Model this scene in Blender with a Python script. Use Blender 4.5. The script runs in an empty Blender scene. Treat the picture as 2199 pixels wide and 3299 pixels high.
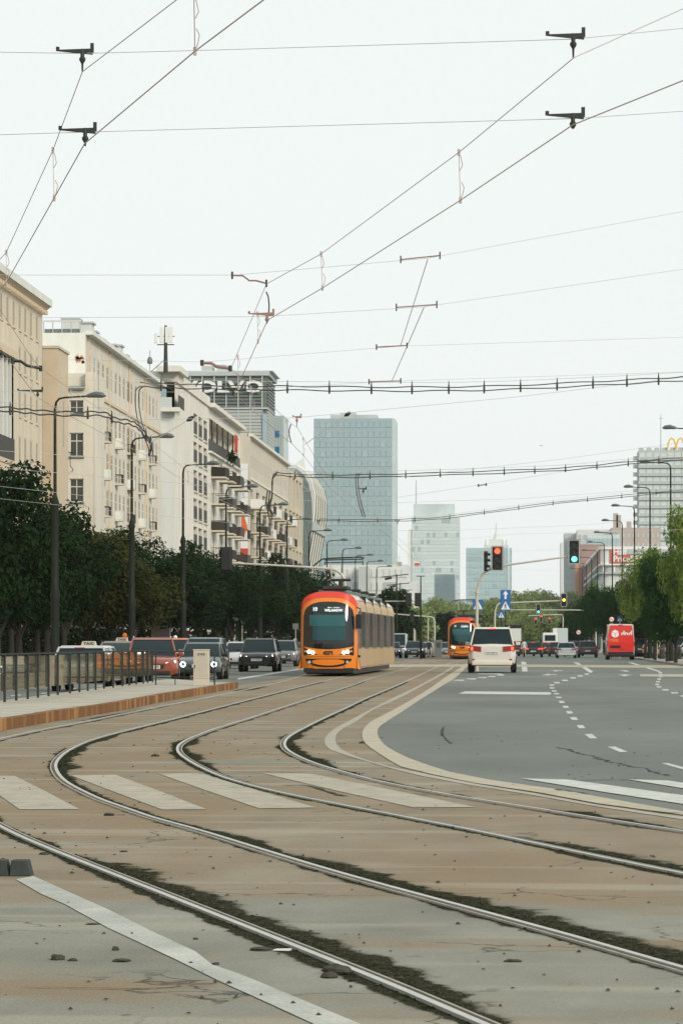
import bpy, bmesh, math, random
import numpy as np
from mathutils import Vector, Matrix
R = random.Random(7)
sc = bpy.context.scene
COL = sc.collection
# ---------------------------------------------------------------- camera, world, sun, exposure
F, EYE, HOR, CX = 10500.0, 1.45, 2070.0, 1099.5
TH = math.atan(576.5 / F)
cs, sn = math.cos(TH), math.sin(TH)
cam = bpy.data.cameras.new("camera")
cam.lens = F / 3299 * 36; cam.sensor_width = 36; cam.sensor_fit = 'AUTO'
cam.shift_y = (HOR - 1649.5) / 3299
cam.clip_start = 0.5; cam.clip_end = 30000
camo = bpy.data.objects.new("camera", cam); COL.objects.link(camo)
camo.location = (0, 0, EYE); camo.rotation_euler = (math.pi / 2, 0, TH)
sc.camera = camo
w = bpy.data.worlds.new("World"); sc.world = w; w.use_nodes = True
SUN_EL, SUN_AZ = 25.0, 142.0       # hazy low sun behind the camera's right shoulder; azimuth from +Y (street direction)
nt = w.node_tree; bg = nt.nodes['Background']
sky = nt.nodes.new('ShaderNodeTexSky'); sky.sky_type = 'NISHITA'; sky.sun_disc = False
sky.sun_elevation = math.radians(SUN_EL); sky.sun_rotation = math.radians(SUN_AZ)
sky.air_density = 1.2; sky.dust_density = 2.0; sky.ozone_density = 1.0
hs = nt.nodes.new('ShaderNodeHueSaturation'); hs.inputs['Saturation'].default_value = 0.18
mx = nt.nodes.new('ShaderNodeMix'); mx.data_type = 'RGBA'; mx.blend_type = 'MULTIPLY'; mx.inputs[0].default_value = 1
mx.inputs[7].default_value = (0.955, 1.0, 0.985, 1)
nt.links.new(sky.outputs[0], hs.inputs['Color']); nt.links.new(hs.outputs[0], mx.inputs[6]); 
veil = nt.nodes.new('ShaderNodeMix'); veil.data_type = 'RGBA'; veil.inputs[0].default_value = .95; veil.inputs[7].default_value = (3.5, 3.68, 3.62, 1)   # even bright haze veil over the clear sky
nt.links.new(mx.outputs[2], veil.inputs[6]); nt.links.new(veil.outputs[2], bg.inputs[0])
bg.inputs[1].default_value = 0.15
sun = bpy.data.lights.new("sun", 'SUN'); sun.energy = 1.25; sun.angle = math.radians(14); sun.color = (1.0, 0.91, 0.78)
suno = bpy.data.objects.new("sun", sun); COL.objects.link(suno)
az = math.radians(SUN_AZ); el = math.radians(SUN_EL)
sd = Vector((math.sin(az) * math.cos(el), math.cos(az) * math.cos(el), math.sin(el)))
suno.rotation_euler = (-sd).to_track_quat('-Z', 'Y').to_euler(); suno.location = (40, -60, 60)
vs = sc.view_settings; vs.view_transform = 'Standard'; vs.look = 'None'; vs.gamma = 1.0; vs.use_curve_mapping = False
vs.exposure = 0.75
sc.cycles.use_denoising = True
try: sc.cycles.denoiser = 'OPENIMAGEDENOISE'
except Exception: pass
sc.cycles.max_bounces = 6; sc.cycles.diffuse_bounces = 3; sc.cycles.glossy_bounces = 3; sc.cycles.transparent_max_bounces = 12
sc.cycles.transmission_bounces = 3; sc.cycles.volume_bounces = 1; sc.cycles.caustics_reflective = False; sc.cycles.caustics_refractive = False
sc.cycles.sample_clamp_indirect = 4
# ---------------------------------------------------------------- geometry helpers
def P(px, py, D):
    """point seen at photo pixel (px,py) at depth D metres"""
    xc = (px - CX) * D / F
    return Vector((cs * xc - sn * D, sn * xc + cs * D, EYE - (py - HOR) * D / F))
def DG(py, z=0.0): return (EYE - z) * F / (py - HOR)
def G(px, py, z=0.0): return P(px, py, DG(py, z))
def PZ(px, py, z): return P(px, py, (z - EYE) * F / (HOR - py))
def YX(px, X):
    """world Y of the vertical plane x=X at pixel column px"""
    r = (px - CX) / F
    D = X / (cs * r - sn)
    return sn * r * D + cs * D
def tag(o, label=None, cat=None, group=None, kind=None):
    if label: o['label'] = label
    if cat: o['category'] = cat
    if group: o['group'] = group
    if kind: o['kind'] = kind
    return o
def thing(name, label, cat, loc=(0, 0, 0), rz=0.0, group=None):
    o = bpy.data.objects.new(name, None); COL.objects.link(o); o.empty_display_size = .3
    o.location = loc; o.rotation_euler = (0, 0, rz)
    return tag(o, label, cat, group)
def put(name, mesh, parent=None, loc=(0, 0, 0), rot=(0, 0, 0), scale=(1, 1, 1)):
    o = bpy.data.objects.new(name, mesh); COL.objects.link(o)
    o.location = loc; o.rotation_euler = rot; o.scale = scale
    if parent: o.parent = parent
    return o
class MB:
    def __init__(s): s.v = []; s.f = []; s.m = []
    def face(s, pts, m=0):
        i = len(s.v); s.v += [tuple(p) for p in pts]; s.f.append(tuple(range(i, i + len(pts)))); s.m.append(m); return s
    def box(s, c, d, m=0, rz=0.0):
        x, y, z = d[0] / 2, d[1] / 2, d[2] / 2; i = len(s.v); ca, sa = math.cos(rz), math.sin(rz)
        for dx, dy, dz in ((-x,-y,-z),(x,-y,-z),(x,y,-z),(-x,y,-z),(-x,-y,z),(x,-y,z),(x,y,z),(-x,y,z)):
            s.v.append((c[0] + ca*dx - sa*dy, c[1] + sa*dx + ca*dy, c[2] + dz))
        for q in ((3,2,1,0),(4,5,6,7),(0,1,5,4),(1,2,6,5),(2,3,7,6),(3,0,4,7)): s.f.append(tuple(i + k for k in q)); s.m.append(m)
        return s
    def prism(s, a, b, m=0):
        """closed solid between two rings of equal length"""
        n = len(a); i = len(s.v); s.v += [tuple(p) for p in a] + [tuple(p) for p in b]
        for k in range(n): s.f.append((i+k, i+(k+1)%n, i+n+(k+1)%n, i+n+k)); s.m.append(m)
        s.f.append(tuple(i + k for k in range(n))[::-1]); s.m.append(m)
        s.f.append(tuple(i + n + k for k in range(n))); s.m.append(m)
        return s
    def tube(s, pts, r, n=6, m=0, cap=True):
        pts = [Vector(p) for p in pts]; rr = r if isinstance(r, (list, tuple)) else [r] * len(pts)
        rings = []; up = None
        for k, p in enumerate(pts):
            t = (pts[min(k+1, len(pts)-1)] - pts[max(k-1, 0)]).normalized()
            if up is None: up = Vector((0,0,1)) if abs(t.z) < .9 else Vector((1,0,0))
            a = t.cross(up)
            if a.length < 1e-4: a = t.cross(Vector((0,1,0)))
            a.normalize(); b = a.cross(t).normalized(); up = b
            rings.append([p + (a * math.cos(2*math.pi*j/n) + b * math.sin(2*math.pi*j/n)) * rr[k] for j in range(n)])
        i0 = len(s.v)
        for rg in rings: s.v += [tuple(q) for q in rg]
        for k in range(len(rings) - 1):
            for j in range(n):
                a0 = i0 + k*n + j; a1 = i0 + k*n + (j+1) % n
                s.f.append((a0, a1, a1 + n, a0 + n)); s.m.append(m)
        if cap:
            s.f.append(tuple(i0 + j for j in range(n))[::-1]); s.m.append(m)
            s.f.append(tuple(i0 + (len(rings)-1)*n + j for j in range(n))); s.m.append(m)
        return s
    def disc(s, c, r, axis, th, n=16, m=0):
        c = Vector(c); a = Vector(axis).normalized() * th / 2
        return s.tube([c - a, c + a], r, n, m)
    def mesh(s, name, mats, smooth=False, bevel=0.0, seg=2):
        me = bpy.data.meshes.new(name)
        me.from_pydata(s.v, [], s.f)
        for mt in (mats if isinstance(mats, (list, tuple)) else [mats]): me.materials.append(mt)
        me.polygons.foreach_set('material_index', s.m)
        if bevel > 0:
            bm = bmesh.new(); bm.from_mesh(me); bmesh.ops.remove_doubles(bm, verts=bm.verts, dist=1e-5)
            es = [e for e in bm.edges if len(e.link_faces) == 2 and e.calc_face_angle(0) > .45]
            bmesh.ops.bevel(bm, geom=es, offset=bevel, segments=seg, affect='EDGES', profile=.6)
            bmesh.ops.recalc_face_normals(bm, faces=bm.faces)
            bm.to_mesh(me); bm.free()
        if smooth:
            me.polygons.foreach_set('use_smooth', [True] * len(me.polygons))
            try: me.set_sharp_from_angle(angle=math.radians(38))
            except Exception: pass
        me.update(); return me
    def build(s, name, mats, parent=None, loc=(0,0,0), rot=(0,0,0), **k):
        return put(name, s.mesh(name, mats, **k), parent, loc, rot)
def crom(pts, n=8):
    pts = [np.array(p, float) for p in pts]; out = []
    q = [2*pts[0]-pts[1]] + pts + [2*pts[-1]-pts[-2]]
    for i in range(1, len(q) - 2):
        p0, p1, p2, p3 = q[i-1], q[i], q[i+1], q[i+2]
        for k in range(n):
            t = k / n
            out.append(.5*((2*p1)+(-p0+p2)*t+(2*p0-5*p1+4*p2-p3)*t*t+(-p0+3*p1-3*p2+p3)*t**3))
    out.append(pts[-1]); return out
# ---------------------------------------------------------------- materials
def mat(name, col, rough=.7, metal=0.0, spec=.4, noise=0.0, nscale=4.0, bump=0.0, bscale=20.0, coat=0.0, emit=None, estr=0.0, stretch=(1,1,1), trans=0.0, speck=0.0):
    m = bpy.data.materials.new(name); m.use_nodes = True; t = m.node_tree; b = t.nodes['Principled BSDF']
    b.inputs['Base Color'].default_value = (*col, 1); b.inputs['Roughness'].default_value = rough
    b.inputs['Metallic'].default_value = metal; b.inputs['Specular IOR Level'].default_value = spec
    b.inputs['Coat Weight'].default_value = coat; b.inputs['Coat Roughness'].default_value = .06
    if emit: b.inputs['Emission Color'].default_value = (*emit, 1); b.inputs['Emission Strength'].default_value = estr
    if noise or bump:
        tc = t.nodes.new('ShaderNodeTexCoord'); mp = t.nodes.new('ShaderNodeMapping'); mp.inputs['Scale'].default_value = stretch
        t.links.new(tc.outputs['Object'], mp.inputs[0])
    if noise:
        nz = t.nodes.new('ShaderNodeTexNoise'); nz.inputs['Scale'].default_value = nscale; nz.inputs['Detail'].default_value = 5; nz.inputs['Roughness'].default_value = .62
        t.links.new(mp.outputs[0], nz.inputs['Vector'])
        r = t.nodes.new('ShaderNodeMapRange'); r.inputs[1].default_value = .3; r.inputs[2].default_value = .7
        r.inputs[3].default_value = 1 - noise; r.inputs[4].default_value = 1 + noise
        t.links.new(nz.outputs['Fac'], r.inputs[0])
        x = t.nodes.new('ShaderNodeVectorMath'); x.operation = 'SCALE'; x.inputs[0].default_value = col
        if speck:
            n3 = t.nodes.new('ShaderNodeTexNoise'); n3.inputs['Scale'].default_value = 55; n3.inputs['Detail'].default_value = 4; n3.inputs['Roughness'].default_value = .8; t.links.new(tc.outputs['Object'], n3.inputs['Vector'])
            r3 = t.nodes.new('ShaderNodeMapRange'); r3.inputs[1].default_value = .3; r3.inputs[2].default_value = .7; r3.inputs[3].default_value = 1-speck; r3.inputs[4].default_value = 1+speck
            mu = t.nodes.new('ShaderNodeMath'); mu.operation = 'MULTIPLY'; t.links.new(n3.outputs['Fac'], r3.inputs[0]); t.links.new(r3.outputs[0], mu.inputs[0]); t.links.new(r.outputs[0], mu.inputs[1]); t.links.new(mu.outputs[0], x.inputs['Scale'])
        else: t.links.new(r.outputs[0], x.inputs['Scale'])
        t.links.new(x.outputs[0], b.inputs['Base Color'])
    if bump:
        n2 = t.nodes.new('ShaderNodeTexNoise'); n2.inputs['Scale'].default_value = bscale; n2.inputs['Detail'].default_value = 4
        t.links.new(mp.outputs[0], n2.inputs['Vector'])
        bp = t.nodes.new('ShaderNodeBump'); bp.inputs['Strength'].default_value = bump; bp.inputs['Distance'].default_value = .02
        t.links.new(n2.outputs['Fac'], bp.inputs['Height']); t.links.new(bp.outputs[0], b.inputs['Normal'])
    if trans: b.inputs['Transmission Weight'].default_value = trans
    return m
M = {}
def mm(k, *a, **kw): M[k] = mat(k, *a, **kw)
mm('asphalt', (.142,.156,.138), .78, spec=.35, noise=.3, nscale=.16, speck=.3, bump=.5, bscale=60, stretch=(1,.35,1))
mm('asphalt_far', (.2,.2,.185), .85, noise=.2, nscale=.06)
mm('marking', (.52,.53,.48), .7, speck=.25, noise=.2, nscale=5, bump=.2)
mm('stripe', (.375,.345,.27), .8, noise=.2, nscale=3, speck=.3, bump=.25)
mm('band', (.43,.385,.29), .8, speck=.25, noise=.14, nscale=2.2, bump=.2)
mm('bandline', (.37,.345,.275), .8, noise=.15, nscale=2.5, bump=.2)
mm('concrete', (.42,.395,.33), .9, noise=.2, nscale=1.6, bump=.4)
mm('kerbstone', (.3,.29,.26), .9, noise=.2, nscale=2, bump=.4)
mm('pave', (.3,.28,.25), .9, noise=.15, nscale=1, bump=.3)
mm('crack', (.02,.022,.016), .95)
mm('lump', (.02,.023,.012), 1, spec=.03, noise=.5, nscale=9)
mm('stone', (.045,.042,.028), .95, noise=.5, nscale=30)
mm('rail', (.5,.5,.45), .36, metal=.6, noise=.12, nscale=8)
mm('groove', (.13,.095,.06), .9, noise=.3, nscale=8)
mm('lip', (.34,.32,.27), .5, metal=.4, noise=.2, nscale=6)
mm('darkmetal', (.02,.026,.021), .5, spec=.4)
mm('polemetal', (.014,.02,.015), .6, spec=.2, noise=.2, nscale=3)
mm('polelight', (.5,.48,.42), .5, metal=.2, noise=.12, nscale=3)
mm('lamphead', (.1,.12,.115), .4)
mm('wire', (.5,.42,.38), .6, metal=.3)
mm('wirethin', (.55,.58,.57), .5, metal=.3)
mm('cable', (.05,.048,.042), .6)
mm('redins', (.3,.17,.15), .5)
mm('tyre', (.012,.012,.012), .85); mm('rim', (.3,.3,.3), .35, metal=.8)
mm('carglass', (.006,.02,.025), .08, spec=.28); mm('blackplastic', (.012,.012,.013), .45)
mm('chrome', (.7,.7,.7), .15, metal=1)
mm('headlight', (.8,.85,.9), .2, emit=(.9,.96,1), estr=3); mm('headoff', (.4,.42,.43), .15, spec=.7)
mm('tailoff', (.3,.012,.01), .2, spec=.6); mm('tailon', (.6,.02,.01), .3, emit=(1,.06,.02), estr=1.0)
mm('plate', (.7,.71,.7), .5); mm('ink', (.015,.015,.02), .6); mm('amber', (.6,.25,.05), .4)
mm('signred', (.9,.05,.02), .4, emit=(1,.06,.02), estr=2.2); mm('signgreen', (.1,.8,.7), .4, emit=(.12,.95,.85), estr=1.8); mm('signamber', (.9,.6,.05), .4, emit=(1,.62,.08), estr=1.8)
mm('lensoff', (.02,.024,.02), .25)
mm('signblue', (.02,.13,.4), .5); mm('signwhite', (.78,.79,.78), .5); mm('white', (.75,.75,.72), .6)
mm('cream', (.66,.58,.45), .92, noise=.12, nscale=1.1, stretch=(1,1,.18), bump=.15, bscale=8); mm('cream2', (.68,.63,.53), .92, noise=.12, nscale=1.0, stretch=(1,1,.18))
mm('creampale', (.7,.71,.66), .92, noise=.08, nscale=.9, stretch=(1,1,.2)); mm('creamwhite', (.73,.70,.62), .92, noise=.1, nscale=.9, stretch=(1,1,.2))
mm('beige', (.6,.545,.445), .92, noise=.12, nscale=.9, stretch=(1,1,.2)); mm('cornice', (.64,.53,.38), .9)
mm('tan', (.6,.5,.36), .92, noise=.07, nscale=.5)
mm('winglass', (.07,.075,.07), .12, spec=.6); mm('winlight', (.30,.26,.2), .9, spec=.1); mm('winframe', (.66,.66,.62), .6)
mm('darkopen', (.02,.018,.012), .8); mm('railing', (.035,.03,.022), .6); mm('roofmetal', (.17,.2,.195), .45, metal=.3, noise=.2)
mm('greypanel', (.14,.17,.155), .5, metal=.3); mm('greylight', (.42,.45,.42), .6); mm('mullion', (.55,.6,.57), .6)
mm('towerglass', (.33,.43,.445), .35, metal=.35, spec=.5, noise=.08, nscale=.05); mm('towerglass2', (.36,.46,.475), .35, metal=.35, spec=.5, noise=.15, nscale=.08)  # haze and sky sheen are put into these pale glass colours
mm('tower2', (.52,.60,.60), .5, noise=.15, nscale=.05); mm('tower3', (.36,.48,.495), .4, noise=.1); mm('palegrey', (.62,.64,.62), .9, noise=.05)  # tower2 and tower3 carry the distance haze in their colour
mm('midgrey', (.45,.48,.475), .9, noise=.1, nscale=.1); mm('pinkgrey', (.42,.36,.32), .9, noise=.08, nscale=.1); mm('brown', (.3,.2,.17), .9)
mm('orangewall', (.5,.27,.17), .9); mm('hpred', (.55,.06,.035), .6); mm('yellow', (.75,.5,.05), .5)
mm('blueglass', (.02,.16,.36), .2); mm('curvwhite', (.6,.6,.58), .3)
mm('teal', (.02,.3,.36), .7); mm('redcloth', (.5,.06,.03), .8); mm('orange', (.65,.13,.03), .7); mm('banner', (.75,.75,.74), .7)
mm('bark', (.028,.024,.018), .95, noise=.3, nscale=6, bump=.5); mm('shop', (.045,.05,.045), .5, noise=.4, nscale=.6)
mm('trunklight', (.12,.11,.09), .95)
mm('tramyellow', (.76,.215,.012), .3, coat=.6); mm('tramred', (.72,.035,.012), .3, coat=.6); mm('tramside', (.52,.37,.2), .5, coat=.1, spec=.25)  # tramside: sky glare on the yellow sides, painted in as tan
mm('tramroof', (.6,.55,.48), .35, coat=.4); mm('tramglass', (.008,.011,.01), .05, spec=.6); mm('trampane', (.005,.055,.065), .12, spec=.5)
mm('tramwin', (.07,.06,.045), .2, spec=.5); mm('tramgrey', (.12,.11,.085), .3, spec=.4)
mm('cabinet', (.52,.47,.38), .6, noise=.06, nscale=3)
mm('skin', (.5,.3,.2), .6); mm('shirt', (.6,.62,.62), .8); mm('trousers', (.35,.3,.22), .8); mm('darkcloth', (.03,.03,.04), .8)
mm('rubber', (.035,.045,.04), .8, noise=.2, nscale=20)
def rustmat():
    m = mat('rustkerb', (.2,.08,.02), .85); t = m.node_tree; b = t.nodes['Principled BSDF']
    g = t.nodes.new('ShaderNodeNewGeometry'); mp = t.nodes.new('ShaderNodeMapping'); mp.inputs['Scale'].default_value = (.9,.9,.25)
    n = t.nodes.new('ShaderNodeTexNoise'); n.inputs['Scale'].default_value = 1.6; n.inputs['Detail'].default_value = 6
    r = t.nodes.new('ShaderNodeValToRGB'); e = r.color_ramp.elements
    e[0].position = .3; e[0].color = (.13,.06,.018,1); e[1].position = .72; e[1].color = (.5,.26,.1,1)
    e2 = r.color_ramp.elements.new(.52); e2.color = (.21,.09,.022,1)
    t.links.new(g.outputs['Position'], mp.inputs[0]); t.links.new(mp.outputs[0], n.inputs['Vector']); t.links.new(n.outputs['Fac'], r.inputs[0]); t.links.new(r.outputs[0], b.inputs['Base Color'])
    return m
M['rust'] = rustmat()
def paneglass():
    m = bpy.data.materials.new('fenceglass'); m.use_nodes = True; t = m.node_tree; t.nodes.remove(t.nodes['Principled BSDF'])
    o = t.nodes['Material Output']; a = t.nodes.new('ShaderNodeBsdfTransparent'); a.inputs[0].default_value = (.72,.74,.66,1)
    g = t.nodes.new('ShaderNodeBsdfGlossy'); g.inputs['Roughness'].default_value = .03; g.inputs[0].default_value = (.8,.78,.7,1)
    d = t.nodes.new('ShaderNodeBsdfDiffuse'); d.inputs[0].default_value = (.3,.28,.22,1)
    x = t.nodes.new('ShaderNodeMixShader'); x.inputs[0].default_value = .5; x2 = t.nodes.new('ShaderNodeMixShader'); x2.inputs[0].default_value = .12
    t.links.new(a.outputs[0], x.inputs[1]); t.links.new(g.outputs[0], x.inputs[2])
    t.links.new(x.outputs[0], x2.inputs[1]); t.links.new(d.outputs[0], x2.inputs[2]); t.links.new(x2.outputs[0], o.inputs[0]); return m
M['fenceglass'] = paneglass()
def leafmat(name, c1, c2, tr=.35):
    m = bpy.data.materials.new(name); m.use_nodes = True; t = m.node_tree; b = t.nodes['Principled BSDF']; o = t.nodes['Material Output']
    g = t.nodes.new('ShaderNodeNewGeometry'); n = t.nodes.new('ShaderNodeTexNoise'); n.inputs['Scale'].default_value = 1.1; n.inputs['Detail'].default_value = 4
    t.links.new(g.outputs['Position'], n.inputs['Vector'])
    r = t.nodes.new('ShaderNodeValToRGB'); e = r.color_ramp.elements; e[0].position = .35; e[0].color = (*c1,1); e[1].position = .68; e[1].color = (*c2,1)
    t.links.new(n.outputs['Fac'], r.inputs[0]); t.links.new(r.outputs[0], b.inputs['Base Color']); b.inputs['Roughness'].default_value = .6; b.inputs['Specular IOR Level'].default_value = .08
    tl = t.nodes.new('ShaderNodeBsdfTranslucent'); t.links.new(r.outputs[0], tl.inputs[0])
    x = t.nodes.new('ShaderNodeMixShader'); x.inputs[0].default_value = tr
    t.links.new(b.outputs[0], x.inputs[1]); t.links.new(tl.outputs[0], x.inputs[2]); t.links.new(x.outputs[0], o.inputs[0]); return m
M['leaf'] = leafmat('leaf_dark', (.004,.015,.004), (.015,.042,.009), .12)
M['leafR'] = leafmat('leaf_sunlit', (.07,.14,.028), (.29,.37,.09), .45)  # sunlight on the right row trees is painted into this bright foliage
M['leafY'] = leafmat('leaf_yellowish', (.03,.04,.009), (.07,.075,.018), .2)
M['leafF'] = leafmat('leaf_far', (.15,.21,.085), (.3,.36,.15), .35)  # distance haze is painted into this pale foliage colour
M['leafM'] = leafmat('leaf_mid', (.007,.034,.008), (.022,.07,.016), .2)  # darker copy of the right row foliage, shade put into the colour
# ---------------------------------------------------------------- rails (traced on the ground plane, metres)
R1 = [(1094,2160),(998,2169.5),(940,2188.5),(826,2215),(673,2247.6),(560,2268),(464,2287.5),(357,2309),(250,2331.4),(143,2350),(71,2366),(0,2382)]
R2 = [(1180,2160),(1094,2182.5),(952.5,2217),(864.5,2240),(788,2259),(692,2284),(560,2318),(428.6,2350),(357,2368),(286,2389),(232,2414),(200,2436),(182,2457),(178.6,2471.4),(184,2489),(200,2511),(228.6,2532),(286,2561),(339,2586),(393,2602),(512,2645.6),(631,2673.7),(708.5,2698),(792.7,2726),(912,2765),(1100,2821),(1229,2864),(1459,2913),(1673,2974.7),(1841,3024),(2070,3089),(2199,3126),(2420,3192)]
R3 = [(1326,2144.6),(1294,2159),(1205,2182),(1115.7,2214.5),(998.4,2251.4),(902.7,2282),(788,2320),(711,2343),(654,2362.4),(608,2381.5),(577.4,2398.8),(570,2414),(577,2431),(608,2454),(661.6,2483),(730.5,2511.6),(826,2538.4),(902.7,2557.6),(998,2576.7),(1120,2601),(1294,2634),(1401,2656),(1508.6,2676),(1640,2702),(1791,2737.7),(1944,2770),(2058,2795),(2199,2820),(2500,2876)]
R4 = [(1423,2144.6),(1401,2151.8),(1330,2185.7),(1258.6,2218),(1169,2255),(1120,2280),(1036.6,2318),(971.6,2351),(933,2372),(916,2391),(916,2406.4),(929.5,2421.7),(971.6,2444.7),(1036.6,2469.6),(1120,2493.5),(1187,2512.5),(1294,2535.7),(1437,2562.5),(1544,2580),(1640,2595.7),(1714.6,2606),(1829,2625),(1944,2643),(2058,2661),(2199,2682),(2500,2728)]
R0 = [(0,2666.6),(70,2705),(210.5,2761),(351,2817.5),(491,2872),(631,2929.7),(771.6,2987),(912,3040),(1100,3112),(1229,3169.6),(1382,3234.6),(1497,3284),(1700,3372)]
def ground_path(px, n=6): return [np.array(G(a, b)[:2]) for a, b in crom(px, n)]
def offs(path, d):
    out = []
    for i, p in enumerate(path):
        t = path[min(i+1, len(path)-1)] - path[max(i-1, 0)]; t = t / np.linalg.norm(t)
        out.append(p + np.array((t[1], -t[0])) * d)
    return out
r2 = ground_path(R2); r3 = ground_path(R3); r4 = ground_path(R4)
bend = [p for p, q in zip(offs(ground_path(R2[9:18]), 1.43), ground_path(R2[9:18]))]
r1 = ground_path(R1); r0 = ground_path(R0)
b2 = [p for p in bend]
outer = [r1[i] for i in range(0, len(r1), 6)] + [p for p in b2[6:-6:7]] + [r0[i] for i in range(0, len(r0), 6)]
outer = [np.array(p) for p in crom(outer, 6)]
def extend_far(path, x_end, Y2=620):
    p = path[0]; n = 12
    pre = []
    for k in range(n, 0, -1):
        t = k / n; s = t * t * (3 - 2 * t)
        pre.append(np.array((p[0] * (1 - s) + x_end * s, p[1] + (Y2 - p[1]) * t)))
    return pre + path
outer = extend_far(outer, -8.9 + 3.2); r2 = extend_far(r2, -7.45 + 3.2); r3 = extend_far(r3, -5.7 + 3.6); r4 = extend_far(r4, -4.3 + 3.6)
def smooth_path(path):
    A = np.array(path); d = np.r_[0, np.cumsum(np.linalg.norm(np.diff(A, axis=0), axis=1))]; u = np.arange(0, d[-1], .4)
    Q = np.stack([np.interp(u, d, A[:,0]), np.interp(u, d, A[:,1])], 1); out = []
    for i, q in enumerate(Q):
        sg = np.interp(q[1], [22, 27, 42, 55, 90], [1.7, .7, .7, 2.0, 6.0]); h_ = int(min(3*sg/.4, i, len(Q)-1-i))
        k = np.exp(-.5*((np.arange(-h_, h_+1)*.4)/sg)**2); out.append((Q[i-h_:i+h_+1]*k[:,None]).sum(0)/k.sum())
    return [o for i, o in enumerate(out) if o[1] < 60 or i % 4 == 0]
outer, r2, r3, r4 = [smooth_path(p) for p in (outer, r2, r3, r4)]
RAILS = [outer, r2, r3, r4]
def strip(name, path, a, b, z, m, parent=None, z2=None):
    L = offs(path, a); Rr = offs(path, b); mb = MB()
    n = len(L); mb.v = [(p[0], p[1], z) for p in L] + [(p[0], p[1], z if z2 is None else z2) for p in Rr]
    mb.f = [(i, i+1, n+i+1, n+i) for i in range(n-1)]; mb.m = [0] * (n-1)
    o = mb.build(name, m, parent); o.data.flip_normals() if o.data.polygons[0].normal.z < 0 else None
    return o
def bar(name, path, a, b, z0, z1, m, parent):
    L = offs(path, a); Rr = offs(path, b); mb = MB(); n = len(L)
    mb.v = [(p[0], p[1], z1) for p in L] + [(p[0], p[1], z1) for p in Rr] + [(p[0], p[1], z0) for p in L] + [(p[0], p[1], z0) for p in Rr]
    for i in range(n-1):
        for q in ((i, i+1, n+i+1, n+i), (2*n+i, 2*n+i+1, i+1, i), (n+i, n+i+1, 3*n+i+1, 3*n+i)): mb.f.append(q); mb.m.append(0)
    o = mb.build(name, m, parent); bm = bmesh.new(); bm.from_mesh(o.data); bmesh.ops.recalc_face_normals(bm, faces=bm.faces); bm.to_mesh(o.data); bm.free()
    return o
for path, lab, head, grv, lip in ((outer, 'outermost steel rail running beside the rusty platform kerb', (-.016,.02), (.02,.052), (.052,.066)),
        (r2, 'rail of the left track curving widest in front of the zebra stripes', (-.016,.02), (-.05,-.016), (-.064,-.05)),
        (r3, 'left rail of the middle track making the sharp hairpin bend', (-.016,.02), (.02,.052), (.052,.066)),
        (r4, 'innermost rail bending closest to the dark asphalt', (-.016,.02), (-.05,-.016), (-.064,-.05))):
    t = thing('tram_rail', lab, 'rail', group='grooved tram rails in the paving')
    sg = -1
    bar('rail_head', path, sg*head[0], sg*head[1], .001, .016, M['rail'], t)
    strip('rail_groove', path, sg*grv[0], sg*grv[1], .0075, M['groove'], t)
    bar('rail_lip', path, sg*lip[0], sg*lip[1], .001, .013, M['lip'], t)
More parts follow.
